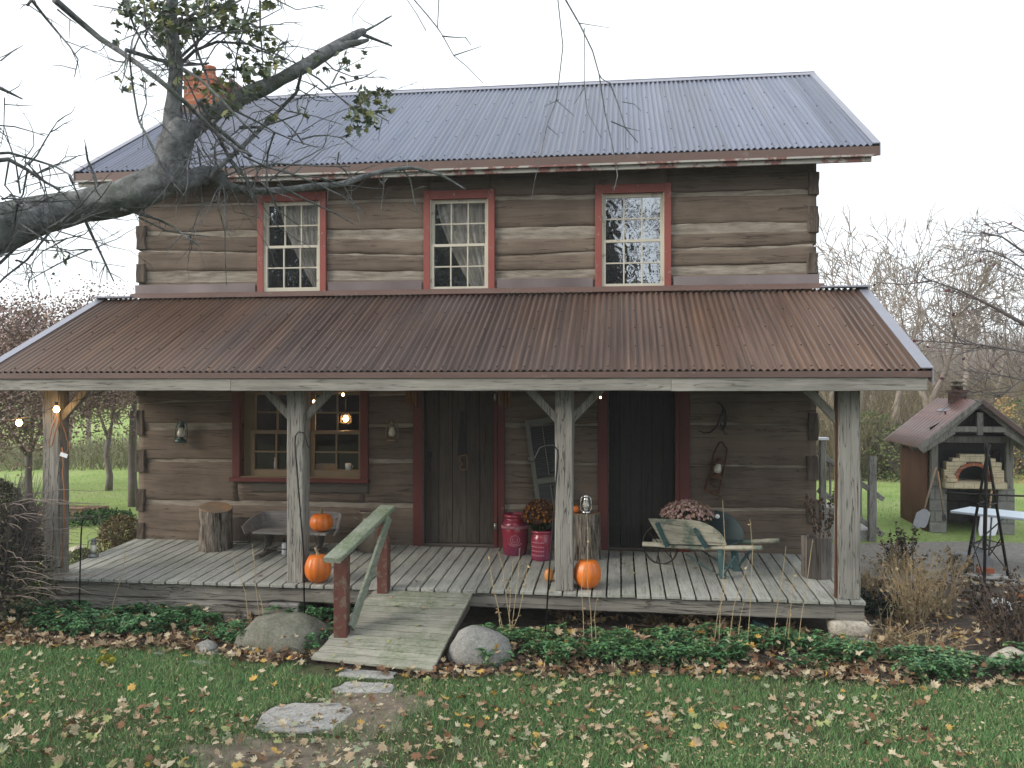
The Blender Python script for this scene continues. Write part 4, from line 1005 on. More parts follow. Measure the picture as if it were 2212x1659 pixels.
Yc = -2.05
t = thing('festoon_wire', 'thin dark string-light wire running from tree to porch post', 'cord', onY(100, 860, Yc))
def sag(a, b, s, n=14): return [a.lerp(b, i/n)-Vector((0, 0, s*4*(i/n)*(1-i/n))) for i in range(n+1)]
b0 = t.location.copy(); m = MB()
A1 = onY(122, 875, -2.02); A2 = onY(41, 903, -1.7)
m.tube([p-b0 for p in sag(A1, A2, .03)+sag(A2, at(-140, 860, 8.5), .1)[1:]], .004, 5, False)
m.tube([p-b0 for p in sag(A1, onY(240, 838, -1.9), .02)], .004, 5, False)
m.build('wire', M['black'], t)
for a_, b_ in (((678, 858, -1.2), (741, 846, -1.0)), ):
    m = MB(); m.tube([p-b0 for p in sag(onY(*a_), onY(*b_), .02)], .003, 5, False); m.build('wire', M['black'], t)
pts = [onY(x, y, Yc-.0) for x, y in ((124, 893), (112, 925), (106, 955), (107, 968), (112, 962), (128, 903), (140, 930), (148, 960), (147, 972), (138, 982), (128, 984))]
cdt = thing('extension_cord', 'thin orange extension cord looped down the left end porch post', 'cord', onY(140, 1225, -1.93))
b0 = cdt.location.copy(); m = MB(); m.tube([p-b0 for p in pts], .0055, 6); m.build('cord_loop', M['cord'], cdt)
pts = [onY(x, y, -1.95) for x, y in ((147, 965), (150, 1000), (148, 1018), (152, 1060), (151, 1120), (149, 1180), (146, 1225))]
m = MB(); m.tube([p-b0+Vector((-.03, -.06, 0)) for p in pts], .0075, 6); m.build('cord_drop', M['cord'], cdt)
m = MB(); p = onY(138, 983, -2.06)-b0; m.box(p, (.09, .006, .045), Matrix.Rotation(.3, 3, 'Y')); m.build('white_tag', M['white'], cdt)

# ================================================================= THINGS TO THE RIGHT
# brick oven shelter
ov = onZ(2062, 1135, 0); orz = math.atan2(ov.y-CY, ov.x)-PI/2+.30
ovt = thing('pizza_oven_shelter', 'outdoor brick oven under a small rusty-roofed timber shelter', 'oven', ov, orz)
W, D = 1.42, 1.9           # local: x across, y depth (front at y=-D/2)
m = MB(); 
for i in range(46): x = 0
for s in (-1, 1):
    m = MB(); n = 90; vs = []
    for i in range(n+1):
        y = -D/2+.1+(D-.1)*i/n; x = s*(W/2)+.012*math.sin(i*PI/2.2)*s; vs += [(x, y, .0), (x, y, 1.62)]
    m.add(vs, [(2*i, 2*i+2, 2*i+3, 2*i+1) for i in range(n)], True); o = m.build('ribbed_side', M['shed'], ovt); o.modifiers.new('t', 'SOLIDIFY').thickness = .02
m = MB(); m.b2(-W/2+.02, W/2-.02, D/2-.05, D/2, 0, 1.7); m.build('back_panel', M['shed'], ovt)
m = MB()
for s in (-1, 1): m = MB(); m.beam((s*(W/2-.08), -D/2+.07, .84), (s*(W/2-.08), -D/2+.07, 1.75), .13, .13, .004); m.build('timber_post', M['post'], ovt)
m = MB(); m.b2(-W/2+.01, -W/2+.28, -D/2-.02, D/2-.1, 0, .83); m.b2(W/2-.28, W/2-.01, -D/2-.02, D/2-.1, 0, .83); m.b2(-W/2+.28, W/2-.28, D/2-.4, D/2-.2, 0, .83); m.build('block_base', M['block'], ovt)
m = MB(); m.b2(-W/2+.2, W/2-.2, -D/2-.22, D/2-.2, .83, .95); m.build('hearth_slab', M['firebrick'], ovt, .01)
# stepped firebrick face with an arched mouth
m = MB(); rows = [(.95, .50), (1.02, .50), (1.09, .50), (1.16, .46), (1.23, .46), (1.30, .36), (1.37, .24)]
for z, hwid in rows:
    zz = z+.034; ah = .30
    if zz < 1.30: inner = ah*math.sqrt(max(0, 1-((zz-1.02)/.27)**2)) if zz > 1.02 else ah
    else: inner = 0
    if inner > .02: m.b2(-hwid, -inner, -D/2-.1, -D/2+.1, z, z+.068); m.b2(inner, hwid, -D/2-.1, -D/2+.1, z, z+.068)
    else: m.b2(-hwid, hwid, -D/2-.1, -D/2+.1, z, z+.068)
m.b2(-.50, -.32, -D/2-.24, -D/2-.1, .952, 1.01); m.b2(-.48, -.34, -D/2-.22, -D/2-.1, 1.012, 1.06)
m.build('firebrick_face', M['firebrick'], ovt, .006)
m = MB(); pts = [(-.32, .95)]+[(-.32*math.cos(a), 1.02+.27*math.sin(a)) for a in [i*PI/14 for i in range(15)]]+[(.32, .95)]
for i in range(len(pts)-1):
    (xa, za), (xb, zb) = pts[i], pts[i+1]; m.prism([(xa, -D/2-.125, za), (xb, -D/2-.125, zb), (xb*.83, -D/2-.125, .95+(zb-.95)*.84), (xa*.83, -D/2-.125, .95+(za-.95)*.84)], (0, .12, 0))
m.build('brick_arch', M['brick'], ovt)
m = MB(); m.b2(-.5, .5, -D/2+.5, -D/2+.55, .95, 1.5); m.b2(-.5, .5, -D/2+.1, -D/2+.5, 1.5, 1.54); m.build('oven_cavity', M['black'], ovt)
m = MB(); m.b2(-W/2+.03, W/2-.03, -D/2+.1, -D/2+.12, 1.5, 1.9); m.b2(-W/2+.16, -.5, -D/2+.1, -D/2+.12, .95, 1.5); m.b2(.5, W/2-.16, -D/2+.1, -D/2+.12, .95, 1.5); m.prism([(-.7, -D/2+.1, 1.9), (.7, -D/2+.1, 1.9), (0, -D/2+.1, 2.28)], (0, .02, 0)); m.build('gable_shade_panel', M['door_shaded'], ovt)  # dark panel put in so the gable interior reads as shade
RZ2, EZ2, RW = 2.42, 1.56, 1.02
for s in (-1, 1):
    m = MB(); n = 60; vs = []
    for i in range(n+1):
        y = -D/2-.45+(D+.6)*i/n; d = .012*math.sin(i*PI/2.5)
        vs += [(s*RW, y, EZ2+d), (0, y, RZ2+d)]
    m.add(vs, [(2*i, 2*i+2, 2*i+3, 2*i+1) for i in range(n)], True); rf = m.build('shelter_roof', roofmat('shelter_roof_metal', (.12, .052, .042), (.18, .08, .064), (.23, .115, .09), (.22, .10, .05), .35) if s < 0 else rf.data.materials[0], ovt)
    rf.modifiers.new('t', 'SOLIDIFY').thickness = .012
    m = MB(); m.beam((s*RW, -D/2-.47, EZ2-.01), (0, -D/2-.47, RZ2-.01), .03, .10, .001, 4, (0, 1, 0)); m.build('rake_trim', M['post'], rf) if s < 0 else m.build('rake_trim', M['fascia'], rf)
    for y in (-D/2-.36, -D/2+.25, 0, D/2-.1): m = MB(); m.beam((s*(RW-.06), y, EZ2-.05), (s*.03, y, RZ2-.08), .07, .11, .002, 4, (0, 1, 0)); m.build('rafter', M['post'], rf)
    m = MB(); m.beam((s*(W/2+.22), -D/2-.36, 1.52), (s*.42, -D/2-.36, 1.86), .07, .09, .002, 4, (0, 1, 0)); m.build('knee_brace', M['post'], ovt)
m = MB(); m.beam((-.62, -D/2-.36, 1.90), (.62, -D/2-.36, 1.90), .08, .1, .002, 6, (0, 1, 0)); m.beam((0, -D/2-.37, 1.80), (0, -D/2-.37, 2.2), .1, .09, .002, 4, (1, 0, 0)); m.beam((-W/2-.05, -D/2+.07, 1.70), (W/2+.05, -D/2+.07, 1.70), .1, .12, .002, 6, (0, 1, 0)); m.build('truss', M['post'], ovt)
m = MB(); m.b2(-.12, .12, -.32, -.0, 1.62, 2.55); m.b2(-.14, .14, -.34, .02, 2.55, 2.60); chm = m.build('oven_chimney', brick('dark_brick', (.085, .04, .03), (.12, .06, .045), (.09, .08, .07), 2.3), ovt)
m = MB(); m.lathe([(.10, 2.6), (.10, 2.66), (.15, 2.665), (.15, 2.69), (.09, 2.70), (.09, 2.73), (.13, 2.74), (.11, 2.78), (0, 2.79)], 16, (0, -.16, 0)); m.build('chimney_cap', M['oldmetal'], chm)
m = MB(); m.prism([(-.3, -.45, 2.19), (-.3, .1, 2.19), (.0, .1, 2.355), (.0, -.45, 2.355)], (0, 0, .01)); m.prism([(-.2, -D/2-.46, 2.215), (-.2, D/2+.15, 2.215), (0, D/2+.15, 2.345), (0, -D/2-.46, 2.345)], (0, 0, .008)); m.build('ridge_flashing', M['trim_metal'], chm)
# tools leaning on the oven
def tool(name, label, cat, foot, top, blade, bmat, hmat='cut', r=.016):
    t = thing(name, label, cat, foot); m = MB(); a = Vector((0, 0, 0)); b = Vector(top)-Vector(foot); m.tube([b*.12, b], r, 7); m.build('handle', M[hmat], t)
    m = MB(); w, h = blade; ax = b.normalized(); sx = Vector((1, .2, 0)).normalized()
    m.prism([a-sx*w*.42, a+sx*w*.42, a+sx*w*.5+ax*h*.25, a+sx*w*.48+ax*h*.8, a+sx*w*.12+ax*h, a-sx*w*.12+ax*h, a-sx*w*.48+ax*h*.8, a-sx*w*.5+ax*h*.25], Vector((.0, -.02, .0)))
    m.build('blade', M[bmat], t, .004); return t
tool('shovel', 'grey-bladed shovel leaning on the left front of the brick oven', 'shovel', at(1985, 1140, 14.6), at(2022, 1010, 15.0), (.26, .36), 'dullmetal')
tool('fire_poker', 'thin wooden-handled tool leaning beside the grey shovel at the oven', 'tool', at(2040, 1125, 14.8), at(2026, 1018, 15.0), (.08, .12), 'iron')
tool('snow_shovel', 'white-bladed snow shovel standing upright behind the white table', 'shovel', at(2132, 1157, 14.2), at(2142, 1060, 14.35), (.33, .42), 'white')
# folding white table
ta = at(2052, 1100, 12.9); tb = at(2330, 1125, 11.6); dirx = (tb-ta); dirx.z = 0; L = dirx.length; arz = math.atan2(dirx.y, dirx.x)
tt = thing('folding_table', 'long white folding table in front of the brick oven', 'table', Vector((ta.x, ta.y, 0)), arz)
m = MB(); m.b2(0, L, -.0, .7, .735, .775); m.build('tabletop', M['tablewhite'], tt, .012)
for x in (.35, L-.35):
    m = MB(); m.tube([(x, .06, .73), (x-.05, .06, .0)], .014, 7); m.tube([(x, .64, .73), (x-.05, .64, .0)], .014, 7); m.tube([(x-.03, .06, .3), (x-.03, .64, .3)], .012, 6); m.tube([(x, .35, .4), (x+.3 if x < 1 else x-.3, .35, .72)], .012, 6); m.build('leg_frame', M['dullmetal'], tt)
# iron tripod trellis
tp = at(2131, 1250, 11.8); tp.z = 0; tr_ = thing('iron_obelisk', 'tall rusty black iron garden obelisk right of the porch', 'trellis', tp)
top = at(2133, 955, 11.8)-tp; fk = [at(2083, 1252, 11.7), at(2124, 1240, 12.3), at(2126, 1262, 11.2), at(2178, 1258, 11.8)]
for q in fk:
    q = q-tp; q.z = 0; m = MB(); m.tube([q, q.lerp(top+Vector((0, 0, -.1)), .97)+Vector((rnd.uniform(-.02, .02), 0, 0)), top+Vector((rnd.uniform(-.03, .03), 0, rnd.uniform(-.05, .06)))], .019, 6); m.build('leg', M['iron'], tr_)
fl = [f-tp for f in fk]
for f in fl: f.z = 0
for k, (zz, wd_) in enumerate(((.25, .3), (.55, .5), (.9, .7))):
    m = MB(); ring = [fl[i].lerp(top, zz) for i in (0, 1, 3, 2, 0)]; m.tube(ring, .012, 5); m.build('cross_ring', M['iron'], tr_)
m = MB(); c = top*.62; m.tube([c+Vector((-.55, 0, .0)), c+Vector((.62, 0, -.03))], .014, 6); m.build('cross_bar', M['iron'], tr_)
for i in range(4):
    a_ = fl[(0, 1, 3, 2)[i]]; b_ = fl[(1, 3, 2, 0)[i]]; m = MB(); m.tube([a_.lerp(top, .05), b_.lerp(top, .3)], .008, 5); m.build('diagonal_bar', M['iron'], tr_)
# junk near the obelisk
g = at(2090, 1215, 12.2); g.z = 0; t = thing('scoop', 'dark curved metal scoop lying below the iron obelisk', 'scoop', g, .5)
m = MB(); vs = []; n = 12
for i in range(n+1):
    a = PI*(.1+.8*i/n); vs += [(-.25, .17*math.cos(a), .03+.22*math.sin(a)), (.2, .22*math.cos(a), .08+.25*math.sin(a))]
m.add(vs, [(2*i, 2*i+2, 2*i+3, 2*i+1) for i in range(n)], True); o = m.build('scoop_shell', M['dullmetal'], t); o.modifiers.new('t', 'SOLIDIFY').thickness = .01
m = MB(); m.tube([(-.25, 0, .2), (-.3, 0, .1), (-.33, .05, 0)], .015, 6); m.build('handle', M['iron'], t)
g = at(2125, 1240, 11.9); g.z = .0; m = MB(); m.prism([(-.13, 0, 0), (.13, 0, 0), (.14, .02, .22), (.05, .03, .3), (-.12, .03, .28)], (0, .03, 0)); m.build('slate', M['dullmetal'], None, .004); o = bpy.data.objects['slate']; o.location = g; tag(o, 'upright grey slate slab behind the legs of the iron obelisk', 'slab')
g = at(2135, 1268, 11.4); g.z = 0
m = MB(); m.box((0, 0, .05), (.55, .3, .04), Matrix.Rotation(.1, 3, 'X'))
m.box((.0, .02, .10), (.5, .24, .03), Matrix.Rotation(.05, 3, 'Y') @ Matrix.Rotation(.3, 3, 'Z')); o = m.build('flat_stone_stack', M['flag'], None, .006); o.location = g; tag(o, 'low stack of flat pale stones under the iron obelisk', 'stones')
m = MB(); m.box((0, 0, .04), (.2, .1, .07)); o = m.build('brick_piece', M['brick'], None, .004); o.location = g+Vector((-.02, .05, .13)); tag(o, 'single red brick on the flat pale stones under the obelisk', 'brick')
g = at(2165, 1335, 10.0); g.z = 0; o = None
m = MB(); stone(m, (0, 0, .07), (.28, .2, .16), 21, 14, .6, .15); o = m.build('white_ornament', M['white'], None); o.location = g; tag(o, 'white ornament half hidden in dead flowers at the right edge', 'ornament')
# back steps railing
ra_ = onZ(1884, 1170, 0); rt = thing('step_railing', 'grey wooden railing of the side steps behind the right porch end', 'railing', ra_)
dd = 14.7
def RP(x, y, d): return at(x, y, d)-ra_
top = RP(1884, 985, dd); m = MB(); m.beam((0, 0, 0), top, .13, .1, .004, 8, (1, 0, 0)); m.build('newel_post', M['post'], rt)
m = MB(); p = RP(1777, 950, 14.2); m.beam((p.x, p.y, 0), p, .1, .1, .003, 8, (1, 0, 0)); m.build('newel_post', M['post'], rt)
m = MB(); m.box(p+Vector((-.02, 0, .02)), (.2, .2, .04)); m.build('post_cap', M['white'], rt, .004)
a, b = RP(1768, 978, 14.2), RP(1907, 1078, 14.8); m = MB(); m.beam(a, b, .05, .09, .003, 10, (0, 1, 0)); m.build('top_rail', M['post'], rt)
a2, b2_ = a+Vector((0, 0, -.62)), b+Vector((0, 0, -.62)); m = MB(); m.beam(a2, b2_, .05, .09, .003, 10, (0, 1, 0)); m.build('bottom_rail', M['post'], rt)
for i in range(8): f = .06+i*.118; m = MB(); m.beam(a.lerp(b, f), a2.lerp(b2_, f), .035, .035, .001, 3, (1, 0, 0)); m.build('baluster', M['post'], rt)
m = MB()
for k in range(3): m.b2(-.9+k*.3, -.55+k*.3, .05, 1.0, .0, .56-k*.19)
m.build('stone_step', M['flag'], rt)
# raised bed (left, behind)
rb_ = onZ(100, 1126, 0); t = thing('raised_bed', 'low wooden raised garden bed on the lawn behind the left porch end', 'raised bed', rb_, .06)
m = MB(); W_, D_ = 2.55, .85
L2 = (onZ(196, 1119, 0)-rb_).length
m.b2(-.6, L2-.05, -.02, .02, 0, .25); m.build('front_board', M['cut'], t, .004)
m = MB(); m.b2(-.6, L2, D_, D_+.04, 0, .2); m.build('rear_board', M['cut'], t, .004)
m = MB(); m.b2(L2-.09, L2-.05, .02, D_, 0, .198); m.build('side_board', M['cut'], t, .004)
m = MB(); m.b2(-.64, L2, -.06, .06, .252, .28); m.build('cap_board', M['cut'], t, .004)
m = MB(); m.b2(-.56, L2-.09, .02, D_, .0, .13); m.build('soil', M['mulch'], t)
# green box under the porch
g = onZ(1640, 1372, 0); m = MB(); m.box((0, 0, .07), (.16, .10, .14), Matrix.Rotation(.25, 3, 'Y')); o = m.build('plastic_box', M['wbteal'], None, .006); o.location = g; tag(o, 'small dark teal plastic box in the ground cover below the right deck', 'box')

# ================================================================= BOULDERS, FLAGSTONES
def rockthing(name, label, cat, x, y, d3, seed, mat, sink=.3, flat=0, amp=.16, group=None, rz=0):
    p = onZ(x, y, 0); m = MB(); stone(m, (0, 0, d3[2]*(.5-sink)), d3, seed, 26, flat, amp); o = m.build(name, M[mat], None); o.location = p+Vector((0, d3[1]*.32, 0)); o.rotation_euler = (0, 0, rz); tag(o, label, cat, group); return o
rockthing('boulder', 'large mossy boulder left of the ramp foot', 'boulder', 597, 1412, (.94, .62, .52), 5, 'boulder', .34, 0, .13)
rockthing('boulder', 'pale grey boulder right of the ramp foot', 'boulder', 1030, 1444, (.62, .50, .46), 9, 'boulder2', .24, 0, .12)
rockthing('rock', 'small grey rock left of the mossy boulder', 'rock', 440, 1416, (.22, .2, .16), 14, 'boulder2', .2)
rockthing('rock', 'fist-sized pale rock touching the mossy boulder', 'rock', 462, 1418, (.09, .08, .07), 15, 'boulder2', .2)
rockthing('boulder', 'pale rounded boulder at the right edge of the garden bed', 'boulder', 2192, 1452, (.34, .28, .24), 31, 'lime', .2, 0, .1)
for (x, y, w, dpp, s, lab) in ((795, 1460, .52, .2, 1, 'narrow grey flagstone directly below the ramp end'), (783, 1489, .50, .28, 2, 'middle grey flagstone between ramp and big slab'), (655, 1553, .66, .60, 3, 'large pale flagstone slab at the front of the path'), (432, 1434, .24, .07, 4, 'thin pale edging stone in the lawn left of the mossy boulder'), (345, 1414, .12, .06, 5, 'tiny pale edging stone among leaves at the bed edge')):
    p = onZ(x, y, 0); m = MB(); n = 26; poly = []
    for k in range(n):
        th = 2*PI*k/n; q = 1+.30*mn.noise(Vector((math.cos(th)*2.1, math.sin(th)*2.1, s*7.7)))+.05*mn.noise(Vector((math.cos(th)*9, math.sin(th)*9, s))); cx = math.copysign(abs(math.cos(th))**.6, math.cos(th)); sy = math.copysign(abs(math.sin(th))**.6, math.sin(th))
        poly.append((cx*w/2*q, sy*dpp/2*q, 0))
    m.prism(poly, (0, 0, .022)); o = m.build('flagstone', M['flag'], None, .008); o.location = p; tag(o, lab, 'stepping stone', 'flagstones in the lawn')
for i, (x, y, s) in enumerate(((118, 1214, .2), (128, 1222, .16), (160, 1196, .22), (172, 1190, .15), (100, 1228, .15))):
    rockthing('edging_rock', ('pale edging rock left of the porch by the short hook', 'edging rock hidden beside the left end post', 'larger pale edging rock under the hanging lantern', 'small edging rock at the deck edge near the lantern', 'edging rock in the shrub shade')[i], 'rock', x, y, (s, s*.8, s*.6), 40+i, 'lime', .15, group='rocks edging the left porch side')
# ================================================================= GROUND
def sstep(a, b, x): t = np.clip((x-a)/(b-a), 0, 1); return t*t*(3-2*t)
def gh(X, Y):
    X = np.asarray(X, float); Y = np.asarray(Y, float)
    l = sstep(14, 70, Y)*4.6*(1-sstep(-2, 6, X))+sstep(15, 60, Y)*5.2*sstep(-2, 6, X)
    return l+sstep(9, 20, Y)*.25*np.sin(X*.21+1)*np.cos(Y*.17)
def axis(lo, hi, c0, c1, fine, coarse):
    v = [c0]
    while v[-1] < c1: v.append(v[-1]+fine)
    a = v[-1]; s = fine
    while a < hi: s *= coarse; a += s; v.append(a)
    a = v[0]; s = fine; u = []
    while a > lo: s *= coarse; a -= s; u.append(a)
    return np.array(u[::-1]+v)
xs = axis(-160, 160, -14, 16, .8, 1.22); ys = axis(-60, 200, -8, 30, .8, 1.22)
XX, YY = np.meshgrid(xs, ys); V = np.stack([XX, YY, gh(XX, YY)], -1).reshape(-1, 3); nx = len(xs)
Fq = np.array([(r*nx+c, r*nx+c+1, (r+1)*nx+c+1, (r+1)*nx+c) for r in range(len(ys)-1) for c in range(nx-1)])
t = NT('lawn_ground', .95, .1)
g1 = t.noise(.5, None, 5); g2 = t.noise(9, None, 6, .7); g3 = t.noise(60, None, 3, .7)
c = t.ramp(g1, [(.35, (.21, .30, .09)), (.5, (.26, .345, .11)), (.65, (.31, .37, .15))])
c = t.mix(.55, c, t.ramp(g2, [(.3, .55), (.7, 1.35)]), 'MULTIPLY'); c = t.mix(.5, c, t.ramp(g3, [(.3, .5), (.7, 1.4)]), 'MULTIPLY')
sx = t.node('ShaderNodeSeparateXYZ'); t.l(t.tc.outputs['Object'], sx.inputs[0])
near = t.math('GREATER_THAN', sx.outputs[1], -1.0)
woods = t.math('SMOOTHSTEP' if False else 'MULTIPLY', t.math('GREATER_THAN', sx.outputs[1], 19.5), 1.0)
c = t.mix(near, t.mix(t.ramp(g2, [(.4, 0.), (.6, 1.)]), (.05, .062, .03), (.09, .095, .05)), c)
right = t.math('GREATER_THAN', sx.outputs[0], 1.0)
litter = t.mix(g2, (.14, .105, .07), (.24, .19, .12))
c = t.mix(t.math('MULTIPLY', woods, right), c, litter)
t.col(c); t.bump(g3, .6, .02); M['lawn'] = t.mat
o = big('ground', V, Fq, M['lawn'], smooth=True); o['kind'] = 'structure'; o['label'] = 'lawn and rising field behind the house'
EDGE = [(-30, 1392), (0, 1395), (200, 1400), (400, 1408), (560, 1428), (690, 1442), (800, 1452), (950, 1468), (1100, 1458), (1300, 1462), (1500, 1458), (1750, 1466), (1900, 1482), (2100, 1492), (2250, 1478)]
EP = np.array([(onZ(x, y).x, onZ(x, y).y) for x, y in EDGE])
def edgeY(X): return np.interp(X, EP[:, 0], EP[:, 1])
def sheet(name, xr, yr, z, mat, st=.12, hf=None):
    nx = int((xr[1]-xr[0])/st)+1; ny = 14; vs = []
    for j in range(ny+1):
        for i in range(nx+1):
            X = xr[0]+(xr[1]-xr[0])*i/nx; y0, y1 = (f(X) if callable(f) else f for f in yr); Y = y0+(y1-y0)*j/ny
            e = min(j, ny-j, i, nx-i)
            vs.append((X, Y, -.01 if e == 0 else z+(.02*mn.noise(Vector((X*2, Y*2, 0)))+.012 if hf is None else hf)))
    fs = [(j*(nx+1)+i, j*(nx+1)+i+1, (j+1)*(nx+1)+i+1, (j+1)*(nx+1)+i) for j in range(ny) for i in range(nx)]
    o = big(name, vs, fs, mat, smooth=True); o['kind'] = 'structure'; return o
sheet('garden_bed', (-7.6, 9.0), (lambda X: float(edgeY(X))+.05*mn.noise(Vector((X*3, 1, 0))), lambda X: -.2 if X < 2.5 else 1.4+.2*math.sin(X)), .012, M['mulch'])
sheet('gravel_path', (2.7, 16), (lambda X: 1.25+.2*math.sin(X), lambda X: 4.3+.25*math.sin(X*1.3)), .02, M['gravel'], .2)
# bare earth at the front of the path and round the flagstones
t = NT('bare_earth', .95, .1); n1 = t.noise(7, None, 8, .7); t.col(t.ramp(n1, [(.3, (.10, .08, .06)), (.7, (.27, .225, .175))])); t.bump(n1, .7, .03); M['earth'] = t.mat
def blob(name, x, y, rx, ry, seed):
    p = onZ(x, y); n = 90; vs = [(0, 0, .012)]
    qf = lambda th: 1+.5*mn.noise(Vector((math.cos(th)*1.8, math.sin(th)*1.8, seed)))+.28*mn.noise(Vector((math.cos(th)*6, math.sin(th)*6, seed)))
    for k in range(n):
        th = 2*PI*k/n; q = qf(th)
        vs.append((rx*q*.6*math.cos(th), ry*q*.6*math.sin(th), .012+.006*mn.noise(Vector((k, seed, 0)))))
    for k in range(n):
        th = 2*PI*k/n; q = qf(th); vs.append((rx*q*math.cos(th), ry*q*math.sin(th), -.006))
    m = MB(); m.add(vs, [(0, 1+k, 1+(k+1) % n) for k in range(n)]+[(1+k, 1+n+k, 1+n+(k+1) % n, 1+(k+1) % n) for k in range(n)], True)
    o = m.build(name, M['earth'], None, kind='structure'); o.location = p; return (p.x, p.y, rx, ry)
BARE = [blob('dirt_patch', 620, 1640, .85, .42, 1), blob('dirt_patch', 800, 1530, .5, .6, 2)]
FL = [(onZ(x, y), a, b) for x, y, a, b in ((795, 1460, .3, .13), (783, 1489, .28, .17), (655, 1553, .38, .34), (597, 1412, .5, .4), (1030, 1440, .36, .35))]

# ---- grass blades
N = 190000
X = npr.uniform(-6.2, 6.2, N*2); Y = CY+2.2+npr.random(N*2)**.8*6.4
ok = (Y < edgeY(X)+.10*npr.randn(2*N)-.02)
for (bx, by, rx, ry) in BARE: ok &= (((X-bx)/rx)**2+((Y-by)/ry)**2 > .12+1.5*npr.random(2*N)**1.3)
for p, a, b in FL: ok &= (((X-p.x)/a)**2+((Y-p.y)/b)**2 > 1.0)
ramp_ok = ~((X > -2.95) & (X < -1.6) & (Y > -3.6))
ok &= ramp_ok; 
pn = np.array([mn.noise(Vector((float(a)*1.1, float(b)*1.1, 4))) for a, b in zip(X[:2*N:1], Y[:2*N:1])])
ok &= npr.random(2*N) < np.clip(.9+1.2*pn, .25, 1)
# only what the view cone can reach
ok &= np.abs(X+ (Y-CY)*SN/CS) < (Y-CY)*.70+.8
X = X[ok][:N]; Y = Y[ok][:N]; n = len(X)
h = npr.uniform(.022, .055, n)*(1+.4*npr.random(n)); a = npr.uniform(0, 2*PI, n); w_ = npr.uniform(.0018, .0034, n); ln = npr.uniform(.2, 1.2, n)*h; la = npr.uniform(0, 2*PI, n)
dx, dy = np.cos(a)*w_, np.sin(a)*w_; lx, ly = np.cos(la)*ln, np.sin(la)*ln
z0 = np.zeros(n)-.004
P = np.stack([np.stack([X-dx, Y-dy, z0], 1), np.stack([X+dx, Y+dy, z0], 1), np.stack([X+dx*.7+lx*.35, Y+dy*.7+ly*.35, h*.6], 1), np.stack([X-dx*.7+lx*.35, Y-dy*.7+ly*.35, h*.6], 1), np.stack([X+lx, Y+ly, h], 1), np.stack([X+lx*1.02, Y+ly*1.02, h], 1)], 1).reshape(-1, 3)
b = np.arange(n)*6; Fg = np.concatenate([np.stack([b, b+1, b+2, b+3], 1), np.stack([b+3, b+2, b+5, b+4], 1)])
M['grass'] = leafmat('grass_blades', [(.075, .175, .06), (.105, .24, .08), (.145, .30, .105), (.08, .195, .065), (.22, .30, .12), (.34, .32, .18)], .7)
o = big('grass', P, Fg, M['grass']); tag(o, 'short green lawn grass in front of the garden bed', 'grass', kind='stuff')
# longer tufts behind the house on both sides
def tufts(name, label, xr, yr, n, hh, mat, wmul=1, mask=None):
    X = npr.uniform(xr[0], xr[1], n); Y = npr.uniform(yr[0], yr[1], n)
    if mask is not None: k = mask(X, Y); X, Y = X[k], Y[k]; n = len(X)
    Z = gh(X, Y); h = npr.uniform(hh*.5, hh, n); a = npr.uniform(0, 2*PI, n); w_ = h*.07*wmul
    dx, dy = np.cos(a)*w_, np.sin(a)*w_; lx = npr.uniform(-.5, .5, n)*h; ly = npr.uniform(-.5, .5, n)*h
    P = np.stack([np.stack([X-dx, Y-dy, Z-.01], 1), np.stack([X+dx, Y+dy, Z-.01], 1), np.stack([X+lx, Y+ly, Z+h], 1)], 1).reshape(-1, 3)
    o = big(name, P, np.arange(3*n).reshape(-1, 3), mat); tag(o, label, 'grass', kind='stuff'); return o
M['fieldgrass'] = leafmat('field_grass', [(.20, .30, .08), (.27, .36, .11), (.31, .38, .15), (.23, .33, .10)], .8)
tufts('field_grass', 'bright mown grass behind and beside the house', (-16, 20), (-1.5, 14), 60000, .05, M['fieldgrass'], 2.2, lambda X, Y: ((X < -6.9) | (X > 3)) & ~((X > 2.6) & (Y < 4.4)) & ~((X < -6.7) & (X > -7.6) & (Y < 0)))
M['drygrass'] = leafmat('dry_meadow', [(.30, .24, .14), (.38, .31, .19), (.2, .17, .09), (.16, .15, .07)], .9)
tufts('dry_meadow_grass', 'band of tall tan dry grass along the far edge of the right field', (-1, 34), (17.5, 21), 16000, .7, M['drygrass'], .5)
tufts('dry_meadow_grass', 'band of low tan dry grass along the far edge of the left field', (-34, -6), (17.5, 20), 9000, .4, M['drygrass'], .5)

# ---- leaves
def nz0(a, b, s): return mn.noise(Vector((a, b, s)))
LOBES = [(0, 1.0), (.12, .78), (.30, .62), (.55, .90), (.68, .80), (.92, .55), (1.2, .80), (1.45, .62), (1.85, .50), (2.35, .55), (2.9, .22)]
def leaf(p, s, r, curl=.5, tilt=None, up=None):
    """a palmate leaf as a curled fan; returns verts, faces"""
    th0 = r.uniform(0, 2*PI); pts = [(a, q) for a, q in LOBES]+[(PI, .05)]+[(2*PI-a, q) for a, q in LOBES[:0:-1]]
    c1, c2 = r.uniform(-curl, curl), r.uniform(-.2, curl*1.3); ax = r.uniform(0, PI); vs = [Vector((0, 0, 0))]
    for a, q in pts:
        q *= r.uniform(.85, 1.1); x, y = q*math.cos(a), q*math.sin(a); u = x*math.cos(ax)+y*math.sin(ax); v = -x*math.sin(ax)+y*math.cos(ax)
        vs.append(Vector((x, y, c1*u*u+c2*v*v*.9+.15*c2*q)))
    rot = Matrix.Rotation(th0, 3, 'Z'); 
    T = tilt if tilt is not None else r.gauss(0, .28)
    rot = Matrix.Rotation(T, 3, (math.cos(ax*2), math.sin(ax*2), 0)) @ rot
    vs = [rot @ v*s+Vector(p) for v in vs]; n = len(pts)
    return vs, [(0, 1+i, 1+(i+1) % n) for i in range(n)]
